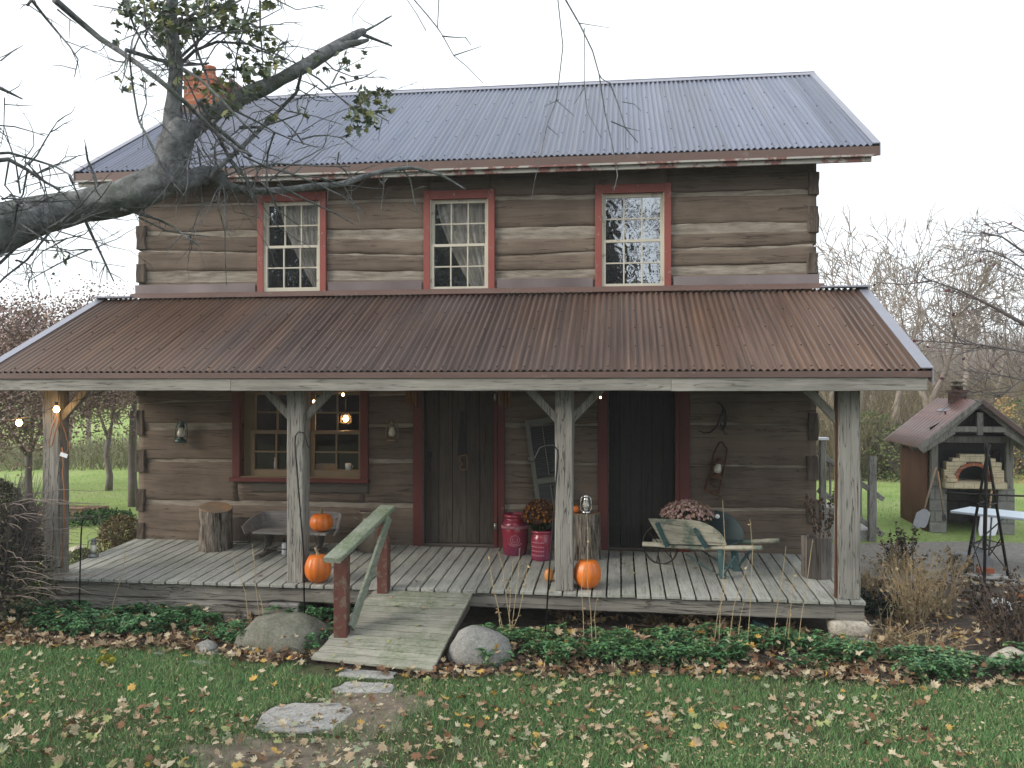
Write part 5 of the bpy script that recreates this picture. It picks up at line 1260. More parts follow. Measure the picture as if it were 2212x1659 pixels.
kinds = [('pale tan', (.44, .345, .225), (.27, .19, .11)), ('cream', (.56, .49, .35), (.40, .33, .21)), ('yellow-green', (.36, .37, .16), (.24, .27, .10)), ('rusty brown', (.24, .125, .065), (.12, .065, .038)), ('golden', (.52, .33, .09), (.40, .25, .07)), ('grey-green', (.30, .33, .21), (.24, .25, .15))]
LM = []
for nm, a_, b_ in kinds:
    t = NT('leaf_'+nm.replace(' ', '_').replace('-', '_'), .75, .25); t.col(t.mix(t.noise(30, None, 4), b_, a_)); LM.append(t.mat)
weights = [.40, .19, .07, .18, .05, .11]
def pick():
    u = rnd.random(); s = 0
    for i, w in enumerate(weights):
        s += w
        if u < s: return i
    return 0
# 300 nearest as individuals (shared meshes)
protos = []
for k in range(len(kinds)):
    L = []
    for j in range(4):
        vs, fs = leaf((0, 0, 0), 1, rnd, .6, 0.0); m = MB(); m.add(vs, fs, False); me = bpy.data.meshes.new('fallen_leaf'); me.from_pydata(m.v, [], m.f); me.materials.append(LM[k]); L.append(me)
    protos.append(L)
spots = []
while len(spots) < 1000:
    x = rnd.uniform(-30, 2240); y = 1395+(1680-1395)*rnd.random()**.85; p = onZ(x, y)
    if p.y > edgeY(p.x)-.02: continue
    dn = .4+.9*mn.noise(Vector((p.x*.9, p.y*.9, 20)))+(.12 if x < 520 and y > 1560 else 0)+(.3 if 950 < x < 1500 and y > 1480 else 0)
    if rnd.random() > dn: continue
    if -2.95 < p.x < -1.6 and p.y > -3.6: continue
    spots.append(p)
spots.sort(key=lambda p: p.y)
desc = {0: 'pale tan fallen maple leaf on the front lawn', 1: 'cream fallen maple leaf on the front lawn', 2: 'yellow-green fallen maple leaf on the front lawn', 3: 'rusty brown fallen maple leaf on the front lawn', 4: 'golden fallen maple leaf on the front lawn', 5: 'grey-green fallen maple leaf on the front lawn'}
for i, p in enumerate(spots[:300]):
    k = pick(); o = bpy.data.objects.new('fallen_leaf', rnd.choice(protos[k])); COL.objects.link(o)
    s = rnd.uniform(.042, .085)*rnd.choice((.6, .9, 1)); o.scale = (s, s*rnd.uniform(.6, 1), s*rnd.uniform(.7, 1.5)); o.location = (p.x, p.y, .045+rnd.uniform(-.006, .012)); o.rotation_euler = (rnd.gauss(0, .5), rnd.gauss(0, .5), rnd.uniform(0, 6.28))
    tag(o, desc[k], 'leaf', 'fallen '+kinds[k][0]+' leaves on the front lawn')
def leafmass(name, label, pts, smin, smax, mats, zf, curl=.9, tilt=.5, cat='leaves', wts=None):
    vs = []; fs = []; mi = []
    for p in pts:
        v, f = leaf((p[0], p[1], zf(p)), rnd.uniform(smin, smax), rnd, curl, rnd.gauss(0, tilt)); b = len(vs); vs += [tuple(q) for q in v]; fs += [tuple(b+i for i in g) for g in f]
        k = pick() if wts is None else rnd.choices(range(len(mats)), wts)[0]; mi += [k]*len(f)
    o = big(name, vs, fs, mats, mi); tag(o, label, cat, kind='stuff'); return o
leafmass('lawn_leaves', 'scattered smaller fallen leaves farther back on the lawn', spots[300:], .03, .06, LM, lambda p: .04+rnd.uniform(-.008, .012))
lit = []
LD = LM[:1]+LM[3:4]+[LM[1]]; 
t = NT('leaf_dark_brown', .85, .2); t.col(t.mix(t.noise(30, None, 4), (.08, .05, .032), (.17, .11, .07))); LD = [LM[0], LM[3], LM[1], t.mat, LM[4]]
while len(lit) < 5200:
    X_ = rnd.uniform(-7.5, 7.5); e = float(edgeY(X_)); q = rnd.random()
    Y_ = e+rnd.uniform(-.12, 1.3) if X_ < 2.6 else e+rnd.uniform(-.1, 4.2)
    if X_ < 2.6 and Y_ > -1.75: continue
    if -2.85 < X_ < -1.65 and Y_ > -3.4: continue
    if q > .55+.9*mn.noise(Vector((X_*1.5, Y_*2.5, 9))) and abs(Y_-e) > .22: continue
    lit.append((X_, Y_))
leafmass('leaf_litter', 'brown and tan leaf litter covering the garden bed', lit, .03, .065, LD, lambda p: .03+rnd.random()**2*.055, 1.0, .5, wts=[.3, .2, .14, .3, .06])
bits = [onZ(rnd.uniform(-20, 2230), 1400+265*rnd.random()**.8) for _ in range(5200)]
bits = [p for p in bits if not (-2.95 < p.x < -1.6 and p.y > -3.6) and (nz0(p.x*1.3, p.y*1.3, 33) > -.1 or rnd.random() < .3)]
vs = []; fs = []
for p in bits:
    s_ = rnd.uniform(.006, .018); d_ = Vector((rnd.uniform(-1, 1), rnd.uniform(-1, 1), rnd.uniform(-.5, .5))).normalized()*s_; e_ = d_.orthogonal().normalized()*s_*rnd.uniform(.2, .6); c_ = Vector((p.x, p.y, .022+rnd.random()*.028)); b_ = len(vs)
    vs += [tuple(c_-d_), tuple(c_+e_), tuple(c_+d_), tuple(c_-e_)]; fs.append((b_, b_+1, b_+2, b_+3))
o = big('leaf_crumbs', vs, fs, leafmat('crumb_leaf', [(.42, .34, .22), (.25, .16, .09), (.5, .44, .3), (.14, .09, .06), (.36, .34, .16)], .85)); tag(o, 'crumbled leaf bits sprinkled over lawn and bare earth', 'leaves', kind='stuff')
# a few leaves on ramp and deck
few = [(rnd.uniform(-2.7, -1.75), rnd.uniform(-3.3, -2.05)) for _ in range(16)]
leafmass('ramp_leaves', 'few curled yellow-green leaves lying on the mossy ramp', few, .028, .05, [LM[2], LM[5], LM[0]], lambda p: .425+(p[1]+1.975)*.262+.012, .6, .15, wts=[.5, .3, .2])
few = [(dpt(x, y).x, dpt(x, y).y) for x, y in ((1217, 1272), (1186, 1280), (1475, 1213), (1372, 1238), (1132, 1269), (1500, 1228), (795, 1245), (1640, 1240), (900, 1258), (560, 1245), (1700, 1255), (1345, 1218))]
leafmass('deck_leaves', 'few small dry leaves blown onto the porch deck', few, .03, .05, [LM[2], LM[3], LM[0]], lambda p: deckz(p[1])+.008, .7, .2, wts=[.3, .3, .4])

# ---- evergreen ground cover (rosettes)
def cover(name, label, test, n, cols, hh=(.05, .2), ls=.062):
    vs = []; fs = []
    cnt = 0; tries = 0
    while cnt < n and tries < n*30:
        tries += 1; X_ = rnd.uniform(-7.6, 7.2); Y_ = rnd.uniform(-3.7, -1.3)
        if not test(X_, Y_): continue
        cnt += 1; z = rnd.uniform(*hh); k = rnd.choice((5, 6, 7)); a0 = rnd.uniform(0, 6.28); tx, ty = rnd.gauss(0, .3), rnd.gauss(-.12, .3)
        for ring in (0, 1):
            for j in range(k):
                a = a0+ring*.5+j*2*PI/k+rnd.uniform(-.2, .2); s = ls*rnd.uniform(.7, 1.2)*(1 if ring == 0 else .65); up_ = rnd.uniform(-.1, .35)+ring*.5
                d = Vector((math.cos(a), math.sin(a), up_)); d.z += tx*d.x+ty*d.y; d = d.normalized()*s; e = Vector((-math.sin(a), math.cos(a), 0))*s*.24
                p = Vector((X_, Y_, z)); b = len(vs)
                vs += [tuple(p+d*.12), tuple(p+d*.55+e+Vector((0, 0, .004))), tuple(p+d*1.0-Vector((0, 0, s*.15))), tuple(p+d*.55-e+Vector((0, 0, .004)))]; fs.append((b, b+1, b+2, b+3))
    o = big(name, vs, fs, leafmat(name+'_leaf', cols, .38)); tag(o, label, 'ground cover', kind='stuff')
def nz(a, b, s): return mn.noise(Vector((a, b, s)))
GC = [(.06, .155, .07), (.09, .215, .09), (.13, .265, .11), (.07, .18, .08), (.28, .38, .14)]
cover('ground_cover', 'glossy green pachysandra mat along the right front of the porch', lambda X, Y: X > -1.45 and X < 4.4 and Y < -1.5 and float(edgeY(X))+.1 < Y < float(edgeY(X))+(1.0 if X < 2.2 else .75-.1*(X-2.2))+.25*nz(X, 0, 1) and nz(X*1.6, Y*3, 3) > -.04+.12*nz(X*5, Y*5, 7), 1900, GC)
cover('ground_cover', 'dark green pachysandra patch at the left front corner of the porch', lambda X, Y: X < -2.9 and Y < -1.75 and float(edgeY(X))+.22 < Y and nz(X*1.3, Y*2, 8) > (-.15 if X < -5 else .06) , 1500, GC[:4])

top_ = []
while len(top_) < 170:
    X_ = rnd.uniform(-7, 4.3); e = float(edgeY(X_)); Y_ = e+rnd.uniform(.1, .95)
    if -2.9 < X_ < -1.5 or Y_ > -1.8: continue
    top_.append((X_, Y_))
leafmass('caught_leaves', 'tan leaves caught on top of the pachysandra mat', top_, .035, .065, LD, lambda p: .15+rnd.random()*.07, .9, .6, wts=[.4, .15, .2, .15, .1])
# ---- dried stalks (individual plants)
M['stalk'] = plain('dry_stalk', (.38, .30, .18), .9, .1, 0, 20, .3, 0)
def stalks(label, group, items, Y0, leaves=8, z0=None):
    """items: polylines in view space at plane Y0"""
    base = onY(items[0][0][0], items[0][0][1], Y0); base.z = 0
    t = thing('dried_stalk', label, 'dry plant', base, group=group); m = MB(); q = MB()
    for it in items:
        P = [onY(x, y, Y0+rnd.uniform(-.03, .03))-base for x, y in it]; P = [Vector((P[0].x, P[0].y, 0))]+P[1:]
        m.tube(P, [.0045]+[.0035]*(len(P)-2)+[.002], 5, False)
        for j in range(leaves):
            f = rnd.random()*(len(P)-1); k = min(int(f), len(P)-2); p = P[k].lerp(P[k+1], f-k); s = rnd.uniform(.012, .05 if rnd.random() < .3 else .022)
            d = Vector((rnd.uniform(-1, 1), rnd.uniform(-1, 1), rnd.uniform(-1, .6))).normalized()*s; e = d.orthogonal().normalized()*s*.35
            q.add([p, p+d*.5+e, p+d, p+d*.5-e*.6], [(0, 1, 2, 3)])
    m.build('stem', M['stalk'], t); q.build('dry_leaf', M['tanleaf'], t, kind='stuff')
stalks('pale dry seed stalks standing right of the ramp before the deck', 'dry stalks before the porch', [((1095, 1400), (1080, 1330), (1066, 1270), (1054, 1195)), ((1085, 1400), (1076, 1310), (1060, 1250)), ((1110, 1400), (1095, 1300), (1085, 1225), (1076, 1190)), ((1100, 1400), (1110, 1320), (1120, 1240), (1122, 1185)), ((1105, 1405), (1100, 1330), (1103, 1275), (1108, 1210)), ((1090, 1400), (1120, 1330), (1135, 1260), (1140, 1215))], -2.5, 26)
stalks('thin dry stalks standing in front of the tall egg-shaped pumpkin', 'dry stalks before the porch', [((1262, 1400), (1260, 1330), (1256, 1270), (1262, 1225)), ((1280, 1400), (1276, 1320), (1268, 1250), (1270, 1150), (1268, 1110)), ((1290, 1400), (1284, 1330), (1292, 1280))], -2.5, 12)
stalks('dry stalk with drooping yellow leaves below the wheelbarrow', 'dry stalks before the porch', [((1552, 1400), (1556, 1320), (1562, 1250), (1566, 1170), (1561, 1080)), ((1540, 1400), (1550, 1330), (1564, 1285), (1572, 1240))], -2.45, 16)
stalks('forked dry stalk leaning right below the wheelbarrow handles', 'dry stalks before the porch', [((1572, 1400), (1585, 1310), (1602, 1260), (1622, 1200)), ((1590, 1400), (1600, 1330), (1610, 1290)), ((1612, 1400), (1620, 1320), (1626, 1190), (1620, 1120))], -2.45, 10)
stalks('cluster of thin brown stalks in front of the hollow log planter', 'dry stalks before the porch', [((1668, 1410), (1676, 1330), (1690, 1250), (1698, 1180)), ((1700, 1420), (1706, 1340), (1712, 1270), (1716, 1215)), ((1722, 1420), (1730, 1340), (1742, 1270), (1752, 1190), (1756, 1165)), ((1690, 1415), (1698, 1360), (1704, 1320))], -2.4, 8)
stalks('thin curving dry stalk before the left log stump', 'dry stalks before the porch', [((540, 1330), (530, 1280), (520, 1250), (505, 1215), (502, 1190)), ((565, 1330), (553, 1270), (549, 1210), (545, 1175)), ((575, 1335), (565, 1300), (560, 1285))], -2.4, 10)
stalks('single bent dry stalk with pods beside the short hook', 'dry stalks before the porch', [((236, 1330), (245, 1300), (258, 1260), (268, 1215), (270, 1180))], -2.3, 8)

# ---- dry perennials right of the porch
def clump(name, label, cat, x, y, H, R, n, seed, mat, lm, nl, ls, group=None):
    p = onZ(x, y); r = random.Random(seed); t = thing(name, label, cat, p, group=group); m = MB(); q = MB()
    for i in range(n):
        a = r.uniform(0, 6.28); b = Vector((math.cos(a)*R*.5*r.random(), math.sin(a)*R*.5*r.random(), 0)); hh = H*r.uniform(.45, 1); lean = Vector((math.cos(a), math.sin(a), 0))*R*r.uniform(.1, 1)
        P = [b+lean*f**1.5+Vector((r.uniform(-.02, .02), r.uniform(-.02, .02), hh*f)) for f in (0, .25, .5, .75, 1)]
        m.tube(P, [.004, .0035, .003, .0025, .0015], 4, False)
        if r.random() < .5:
            k = r.choice((2, 3)); m.tube([P[k], P[k]+Vector((r.uniform(-.15, .15), r.uniform(-.15, .15), r.uniform(-.1, .15)))], .002, 3, False)
        for j in range(nl):
            f = r.random()*3.99; k = int(f); c = P[k].lerp(P[k+1], f-k); s = ls*r.uniform(.5, 1.4); d = Vector((r.uniform(-1, 1), r.uniform(-1, 1), r.uniform(-1.2, .5))).normalized()*s; e = d.cross(Vector((r.random(), r.random(), r.random()))).normalized()*s*.3
            q.add([c, c+d*.5+e, c+d, c+d*.5-e], [(0, 1, 2, 3)])
    m.build('stem', mat, t, kind='stuff'); q.build('dry_leaf', lm, t, kind='stuff')
for i, (x, y, H, R, n, lab) in enumerate(((1885, 1300, .55, .3, 40, 'low tan tangle of dry perennials against the right end post'), (1930, 1245, .55, .35, 40, 'tan dry perennials behind the right end post'), (1965, 1350, .85, .35, 70, 'dense tall tan dry perennial clump right of the deck corner'), (2020, 1330, .8, .35, 55, 'tan dry stems beside the densest dry clump'), (1910, 1390, .3, .4, 40, 'flattened tan dry foliage by the foundation stone'), (2000, 1412, .22, .45, 40, 'low collapsed straw-coloured foliage before the dry clump'), (2060, 1250, .5, .3, 20, 'sparse tan stems near the dark metal scoop'))):
    clump('dry_perennial', lab, 'dry plant', x, y, H, R, n, 50+i, M['stalk'], M['tanleaf'], 9, .045, 'dry perennials right of the porch')
for i, (x, y, H, R, n, lab) in enumerate(((1960, 1240, .75, .22, 26, 'dark brown dead flower bush left of the grey shovel'), (1930, 1225, .6, .15, 14, 'narrow dark dead plant beside the step railing'), (2170, 1400, .8, .35, 40, 'dark dead flower bush at the right edge of the bed'), (2225, 1420, .85, .4, 40, 'dark dead flower bush cut by the right frame edge'), (2120, 1330, .5, .25, 20, 'small dark dead plant right of the stone stack'))):
    clump('dead_bush', lab, 'dead plant', x, y, H, R, n, 80+i, M['twig'], M['deadleaf'], 22, .05, 'dead dark plants right of the porch')
for i, (x, y, H, R, n, lab) in enumerate(((1245, 1345, .14, .25, 26, 'limp straw-coloured foliage under the tall egg-shaped pumpkin'), (1430, 1352, .12, .3, 26, 'reddish-tan collapsed foliage below the dark plank door'), (1540, 1368, .2, .25, 24, 'curling dry foliage in front of the teal box'), (1705, 1395, .13, .35, 34, 'flat straw foliage left of the foundation stone'), (1120, 1400, .16, .22, 24, 'dry foliage round the seed stalks right of the pale boulder'), (480, 1322, .22, .4, 40, 'brown withered foliage left of the mossy boulder'), (560, 1335, .16, .3, 28, 'straw-green collapsed foliage behind the mossy boulder'), (330, 1330, .12, .3, 20, 'thin withered foliage before the left porch deck'), (1850, 1425, .12, .4, 40, 'pale straw foliage between foundation stone and pachysandra'))):
    clump('dry_foliage', lab, 'dry plant', x, y, H, R*1.3, n, 120+i, M['stalk'], M['tanleaf'], 12, .07, 'collapsed dry foliage in the garden bed')
clump('low_conifer', 'low dark green juniper at the deck corner right of the end post', 'shrub', 1905, 1330, .32, .4, 60, 95, M['twig'], leafmat('juniper', [(.012, .03, .014), (.02, .045, .02)], .8), 26, .04)
for i, (x, y, lab) in enumerate(((74, 1218, 'yellow flower head at the left porch corner, upper of the two'), (70, 1243, 'yellow flower head at the left porch corner, lower of the two'), (228, 1432, 'small yellow-leaved plant alone in the left lawn'), (2192, 1290, 'rusty orange flower head at the right frame edge'))):
    p = onZ(x, y+14) if i < 2 else (onZ(x, y+10) if i == 2 else at(x, y, 9.6)); m = MB(); col = [(.62, .42, .06), (.5, .36, .08)] if i < 2 else ([(.22, .24, .03), (.3, .28, .04)] if i == 2 else [(.3, .12, .04), (.36, .17, .06)])
    base = Vector((p.x, p.y, 0)); t = thing('garden_flower', lab, 'flower', base); hgt = (.16, .12, .06, p.z)[i]
    m.tube([(0, 0, 0), (.01, 0, hgt)], .004, 5); m.build('stem', M['stalk'], t); m = MB()
    for k in range(90):
        d = Vector((rnd.gauss(0, 1), rnd.gauss(0, 1), rnd.gauss(0, .7))).normalized(); c = Vector((.01, 0, hgt))+Vector((d.x*.07, d.y*.07, abs(d.z)*.05)); e = d.orthogonal().normalized()*.02
        m.add([c-e, c+d*.02, c+e, c-d*.02], [(0, 1, 2, 3)])
    m.build('blossom', leafmat('flower_col', col, .8), t, kind='stuff')

# ================================================================= TREES
def grow(m, r, p, d, L, R, lvl, tips=None, spread=.6, droop=0.0, kids=(2, 3), minR=.004, sides=6, crook=.18):
    n = 5; pts = [p.copy()]; rad = [R]; dd = d.copy()
    for i in range(n):
        dd = (dd+Vector((r.uniform(-1, 1), r.uniform(-1, 1), r.uniform(-1, 1)))*crook+Vector((0, 0, -droop if lvl < 3 else .04))).normalized()
        pts.append(pts[-1]+dd*L/n); rad.append(max(minR, R*(1-.55*(i+1)/n)))
    m.tube(pts, rad, max(3, sides), False)
    if lvl <= 0:
        if tips is not None: tips.append((pts[-1], dd)); tips.append((pts[2], dd))
        return
    for k in range(r.randint(*kids)):
        i = r.choice((2, 3, 4, 5)); q = dd.cross(Vector((r.uniform(-1, 1), r.uniform(-1, 1), r.uniform(-1, 1)))).normalized()
        nd = (dd*(1-.3*spread)+q*spread*r.uniform(.6, 1.3)).normalized()
        grow(m, r, pts[i], nd, L*r.uniform(.55, .82), max(minR, rad[i]*.68), lvl-1, tips, spread, droop, kids, minR, max(3, sides-1), crook)
    grow(m, r, pts[-1], dd, L*.72, max(minR, rad[-1]*.9), lvl-1, tips, spread, droop, kids, minR, max(3, sides-1), crook)
def leafcloud(q, r, tips, per, sp, s, asp=.45):
    for p, d in tips:
        for k in range(per):
            c = p+Vector((r.gauss(0, sp), r.gauss(0, sp), r.gauss(0, sp))); v = Vector((r.uniform(-1, 1), r.uniform(-1, 1), r.uniform(-1, .5))).normalized()*s*r.uniform(.6, 1.3); e = v.orthogonal().normalized()*s*asp
            q.add([c, c+v*.5+e, c+v, c+v*.5-e], [(0, 1, 2, 3)])
def tree(name, label, x, d, H, R, seed, lvl=5, group=None, leafm=None, per=2, ls=.06, spread=.6, kids=(2, 3), base_y=None, fork=1, bark='paletwig', minR=.008, droop=0, sp=.2, cat='tree', lean=(0, 0), trunkf=.3):
    r = random.Random(seed); p = at(x, 842, d); p.z = float(gh(p.x, p.y))-.05; t = thing(name, label, cat, p, group=group)
    m = MB(); hb = H*trunkf; top = Vector((lean[0]*hb, lean[1]*hb, hb)); pts = [Vector((0, 0, 0)), top*.3+Vector((r.uniform(-.05, .05), 0, 0)), top*.7+Vector((r.uniform(-.08, .08), 0, 0)), top]
    m.tube(pts, [R*1.35, R*1.05, R*.95, R*.85], 9, True, wob=.12); m.build('trunk', M[bark], t)
    m = MB(); tips = []
    for k in range(fork):
        a = r.uniform(0, 6.28) if fork > 1 else 0; tl = .35 if fork > 1 else .1
        nd = Vector((math.cos(a)*tl*(1+.4*k), math.sin(a)*tl, 1)).normalized()
        grow(m, r, top-Vector((0, 0, R*.5)), nd, (H-hb)*.36, R*(.82 if fork == 1 else .6), lvl, tips, spread, droop, kids, minR, 7)
    c = m.build('crown', M[bark], t)
    if leafm:
        q = MB(); leafcloud(q, r, tips, per, sp, ls); q.build('leaves', leafm, t, kind='stuff')
    return t, tips
# bare trees behind on the right
BT = [(1850, 25, 8.8, .12, 'bare tree just right of the house roof corner'), (1935, 27, 9.4, .15, 'bare tree with two arching stems right of the porch roof'), (2005, 28, 9.3, .19, 'tallest forked bare tree in the middle of the right woods'),
      (2075, 27, 8.6, .16, 'bare tree with a long straight stem above the oven chimney'), (2140, 30, 7.6, .14, 'bare tree behind the right oven roof slope'), (2200, 28, 7.6, .15, 'bare tree cut by the right frame edge'),
      (1795, 32, 9.0, .11, 'thin bare tree rising behind the upper right house corner'), (2035, 34, 7.6, .12, 'thin bare tree deep in the right woods'), (1885, 33, 8.6, .11, 'slim bare tree between the porch roof and the woods'), (2110, 35, 7.4, .12, 'slim bare tree far behind the oven')]
for i, (x, d, H, R, lab) in enumerate(BT):
    tree('bare_tree', lab, x, d, H*.88, R, 200+i, 5 if i < 6 else 4, 'bare trees in the right woods', spread=.62, kids=(2, 2), fork=1+(i % 3 > 0), minR=.011, trunkf=.26)
# undergrowth
M['brushfar'] = leafmat('far_thicket_twigs', [(.24, .20, .17), (.33, .28, .23), (.28, .24, .22)], .95)  # twig colours paled to paint distance haze
def brush(name, label, xr, dr, n, Hr, seed, cols=None, hlow=0):
    r = random.Random(seed); vs = []; fs = []
    for i in range(n):
        x = r.uniform(*xr); d = r.uniform(*dr); p = at(x, 842, d); z = float(gh(p.x, p.y)); H = r.uniform(*Hr)*(1-.0); p = Vector((p.x, p.y, z))
        for k in range(9):
            a = r.uniform(0, 6.28); v = Vector((math.cos(a)*r.uniform(.1, .8), math.sin(a)*r.uniform(.1, .8), 1)).normalized()*H*r.uniform(.5, 1); w = Vector((.012, .005, 0))*r.uniform(.6, 2)
            q = p+Vector((r.gauss(0, .25), r.gauss(0, .25), 0)); mid = q+v*.55+Vector((r.uniform(-.2, .2), 0, r.uniform(-.1, .1))); b = len(vs)
            vs += [tuple(q-w), tuple(q+w), tuple(mid+w*.6), tuple(mid-w*.6), tuple(q+v), tuple(q+v+w*.2)]; fs += [(b, b+1, b+2, b+3), (b+3, b+2, b+5, b+4)]
            for j in range(4):
                c = q+v*r.uniform(.25, .95); vv = Vector((r.uniform(-1, 1), r.uniform(-1, 1), r.uniform(-.3, 1))).normalized()*r.uniform(.15, .5); b = len(vs); vs += [tuple(c-w*.5), tuple(c+w*.5), tuple(c+vv+w*.15), tuple(c+vv)]; fs.append((b, b+1, b+2, b+3))
    o = big(name, vs, fs, cols or M['brush']); tag(o, label, 'brush', kind='stuff'); return o
brush('undergrowth', 'tangled grey-tan brush filling the woods edge on the right', (1250, 2330), (25.5, 36), 2400, (1.6, 3.6), 5)
brush('undergrowth', 'thicket painted hazy grey-brown deep behind the right woods', (1150, 2400), (37, 60), 1500, (1.8, 3.8), 8, M['brushfar'])
brush('undergrowth', 'thin tan brush along the far edge of the left field', (-200, 330), (27, 34), 260, (.4, .9), 6, leafmat('green_brush', [(.14, .17, .08), (.22, .22, .12), (.2, .17, .11)], .9))
M['evleaf'] = leafmat('shrub_green', [(.06, .09, .03), (.09, .12, .04), (.12, .13, .05), (.16, .15, .07)], .85)
def bush(name, label, x, d, W_, H, n, s, mat, seed, group=None, twigs=40, tw='twig', cat='shrub', zb=None):
    r = random.Random(seed); p = at(x, 842, d); p.z = float(gh(p.x, p.y)); t = thing(name, label, cat, p, group=group); m = MB(); q = MB()
    for i in range(twigs):
        a = r.uniform(0, 6.28); e = Vector((math.cos(a)*W_*.5*r.random()**.5, math.sin(a)*W_*.5*r.random()**.5, H*r.uniform(.6, 1.05))); mid = e*.5+Vector((r.uniform(-.1, .1), r.uniform(-.1, .1), .05)); m.tube([(0, 0, 0), mid, e], [.012, .007, .002], 4, False)
        for k in range(3): c = e*r.uniform(.3, .95); m.tube([c, c+Vector((r.uniform(-1, 1), r.uniform(-1, 1), r.uniform(-.2, 1)))*W_*.16], [.004, .0015], 3, False)
    for i in range(n):
        a = r.uniform(0, 6.28); u = r.uniform(-.1, 1); rr = (1-max(0, u)**2.2)**.5*W_*.5*(r.random()**.4)*(1+.3*mn.noise(Vector((math.cos(a)*1.5, math.sin(a)*1.5, u*2+seed)))); c = Vector((rr*math.cos(a), rr*math.sin(a), max(.02, u*H)))
        d_ = Vector((r.uniform(-1, 1), r.uniform(-1, 1), r.uniform(-.6, 1))).normalized()*s*r.uniform(.6, 1.3); e = d_.orthogonal().normalized()*s*.3; q.add([c, c+d_*.5+e, c+d_, c+d_*.5-e], [(0, 1, 2, 3)])
    m.build('stem', M[tw], t, kind='stuff'); q.build('foliage', mat, t, kind='stuff')
    if name == 'twiggy_shrub':
        m = MB()
        for i in range(80):
            a = r.uniform(-1.2, 1.6); L = W_*r.uniform(.6, 1.15); z0 = H*r.uniform(.1, .8); dr = Vector((math.cos(a), math.sin(a)*.6, 0))
            m.tube([dr*L*f+Vector((0, 0, z0+H*.35*f*(1-.7*f)+r.uniform(-.02, .02))) for f in (0, .3, .6, .85, 1)], [.006, .005, .004, .003, .0015], 4, False)
        m.build('arching_twig', M['paletwig'], t, kind='stuff')
    return t
for i, (x, d, W_, H) in enumerate(((1885, 26, 2.6, 2.0), (1950, 25, 2.2, 1.6), (2200, 25.5, 3, 2.2), (1815, 27, 2.4, 1.8), (2090, 27, 2.4, 1.9))):
    bush('green_shrub', ('olive green shrub behind the step railing newel', 'small olive shrub just left of the oven shelter', 'olive shrub right of the oven shelter roof', 'olive shrub seen between house corner and end post', 'olive shrub hidden behind the oven shelter')[i], x, d, W_, H, 1500, .11, M['evleaf'], 300+i, 'olive shrubs at the woods edge')
bush('gold_shrub', 'shrub with golden-tan leaves above the right slope of the oven roof', 2170, 24, 1.5, 2.4, 500, .1, leafmat('gold', [(.3, .19, .07), (.36, .24, .1)], .85), 320)
# left: purple-brown leaved trees
M['plum'] = leafmat('plum_brown_leaves', [(.22, .13, .13), (.30, .20, .19), (.36, .27, .22), (.20, .13, .12), (.40, .33, .26)], .85)
tree('plum_leaved_tree', 'tree with plum-brown leaves rising above the left porch roof end', 62, 17.5, 4.6, .075, 401, 5, None, M['plum'], 8, .055, .75, (2, 3), fork=3, bark='twig', sp=.22, trunkf=.28)
tree('plum_leaved_tree', 'tree with plum-brown leaves seen between end post and log wall', 235, 22, 4.6, .075, 402, 5, None, M['plum'], 11, .055, .8, (2, 3), fork=3, bark='twig', sp=.26, trunkf=.30)
tree('plum_leaved_tree', 'dark-trunked plum-leaved tree partly hidden by the log corner', 289, 19, 4.4, .09, 403, 5, None, M['plum'], 9, .05, .7, (2, 2), fork=2, bark='twig', sp=.22, trunkf=.5)
tree('plum_leaved_tree', 'plum-leaved tree beyond the left frame edge, farthest left', -60, 22, 5.2, .09, 404, 5, None, M['plum'], 8, .06, .75, (2, 3), fork=2, bark='twig', sp=.26)
for i, x in enumerate((150, 190, -20)):
    tree('bare_tree', ('slim bare tree on the left hillside behind the end post', 'slim bare tree on the left hillside beside the log corner', 'slim bare tree on the left hillside at the frame edge')[i], x, 34+i*2, 6.0, .10, 420+i, 4, 'bare trees on the left hillside', kids=(2, 3))
# near left shrub, twiggy with small leaves
M['dkleaf'] = leafmat('dark_small_leaves', [(.03, .045, .022), (.055, .075, .035), (.09, .085, .05), (.14, .12, .08), (.04, .035, .03)], .85)
bush('twiggy_shrub', 'large dark twiggy shrub filling the left edge before the end post', -12, 9.3, 1.15, 1.62, 6500, .044, M['dkleaf'], 500, None, 420, 'twig')
bush('twiggy_shrub', 'dark twiggy shrub low behind the left end post', 42, 10.6, .7, 1.2, 4200, .046, M['dkleaf'], 501, None, 90, 'paletwig')
bush('rust_shrub', 'rounded rust-brown shrub on the lawn left of the log corner', 262, 13.4, .85, .62, 2600, .045, leafmat('rust_small', [(.14, .09, .05), (.2, .14, .07), (.1, .09, .04), (.22, .17, .09)], .85), 502)
bush('herb_patch', 'low leafy green patch at the end of the raised bed', 205, 16.8, 1.6, .2, 1200, .07, leafmat('herb', [(.03, .08, .025), (.05, .12, .03)], .7), 503, None, 10, cat='plants')
bush('low_shrub', 'low olive shrub between the short hook and the rust-brown shrub', 175, 12.4, .55, .28, 900, .035, M['evleaf'], 504, None, 20)

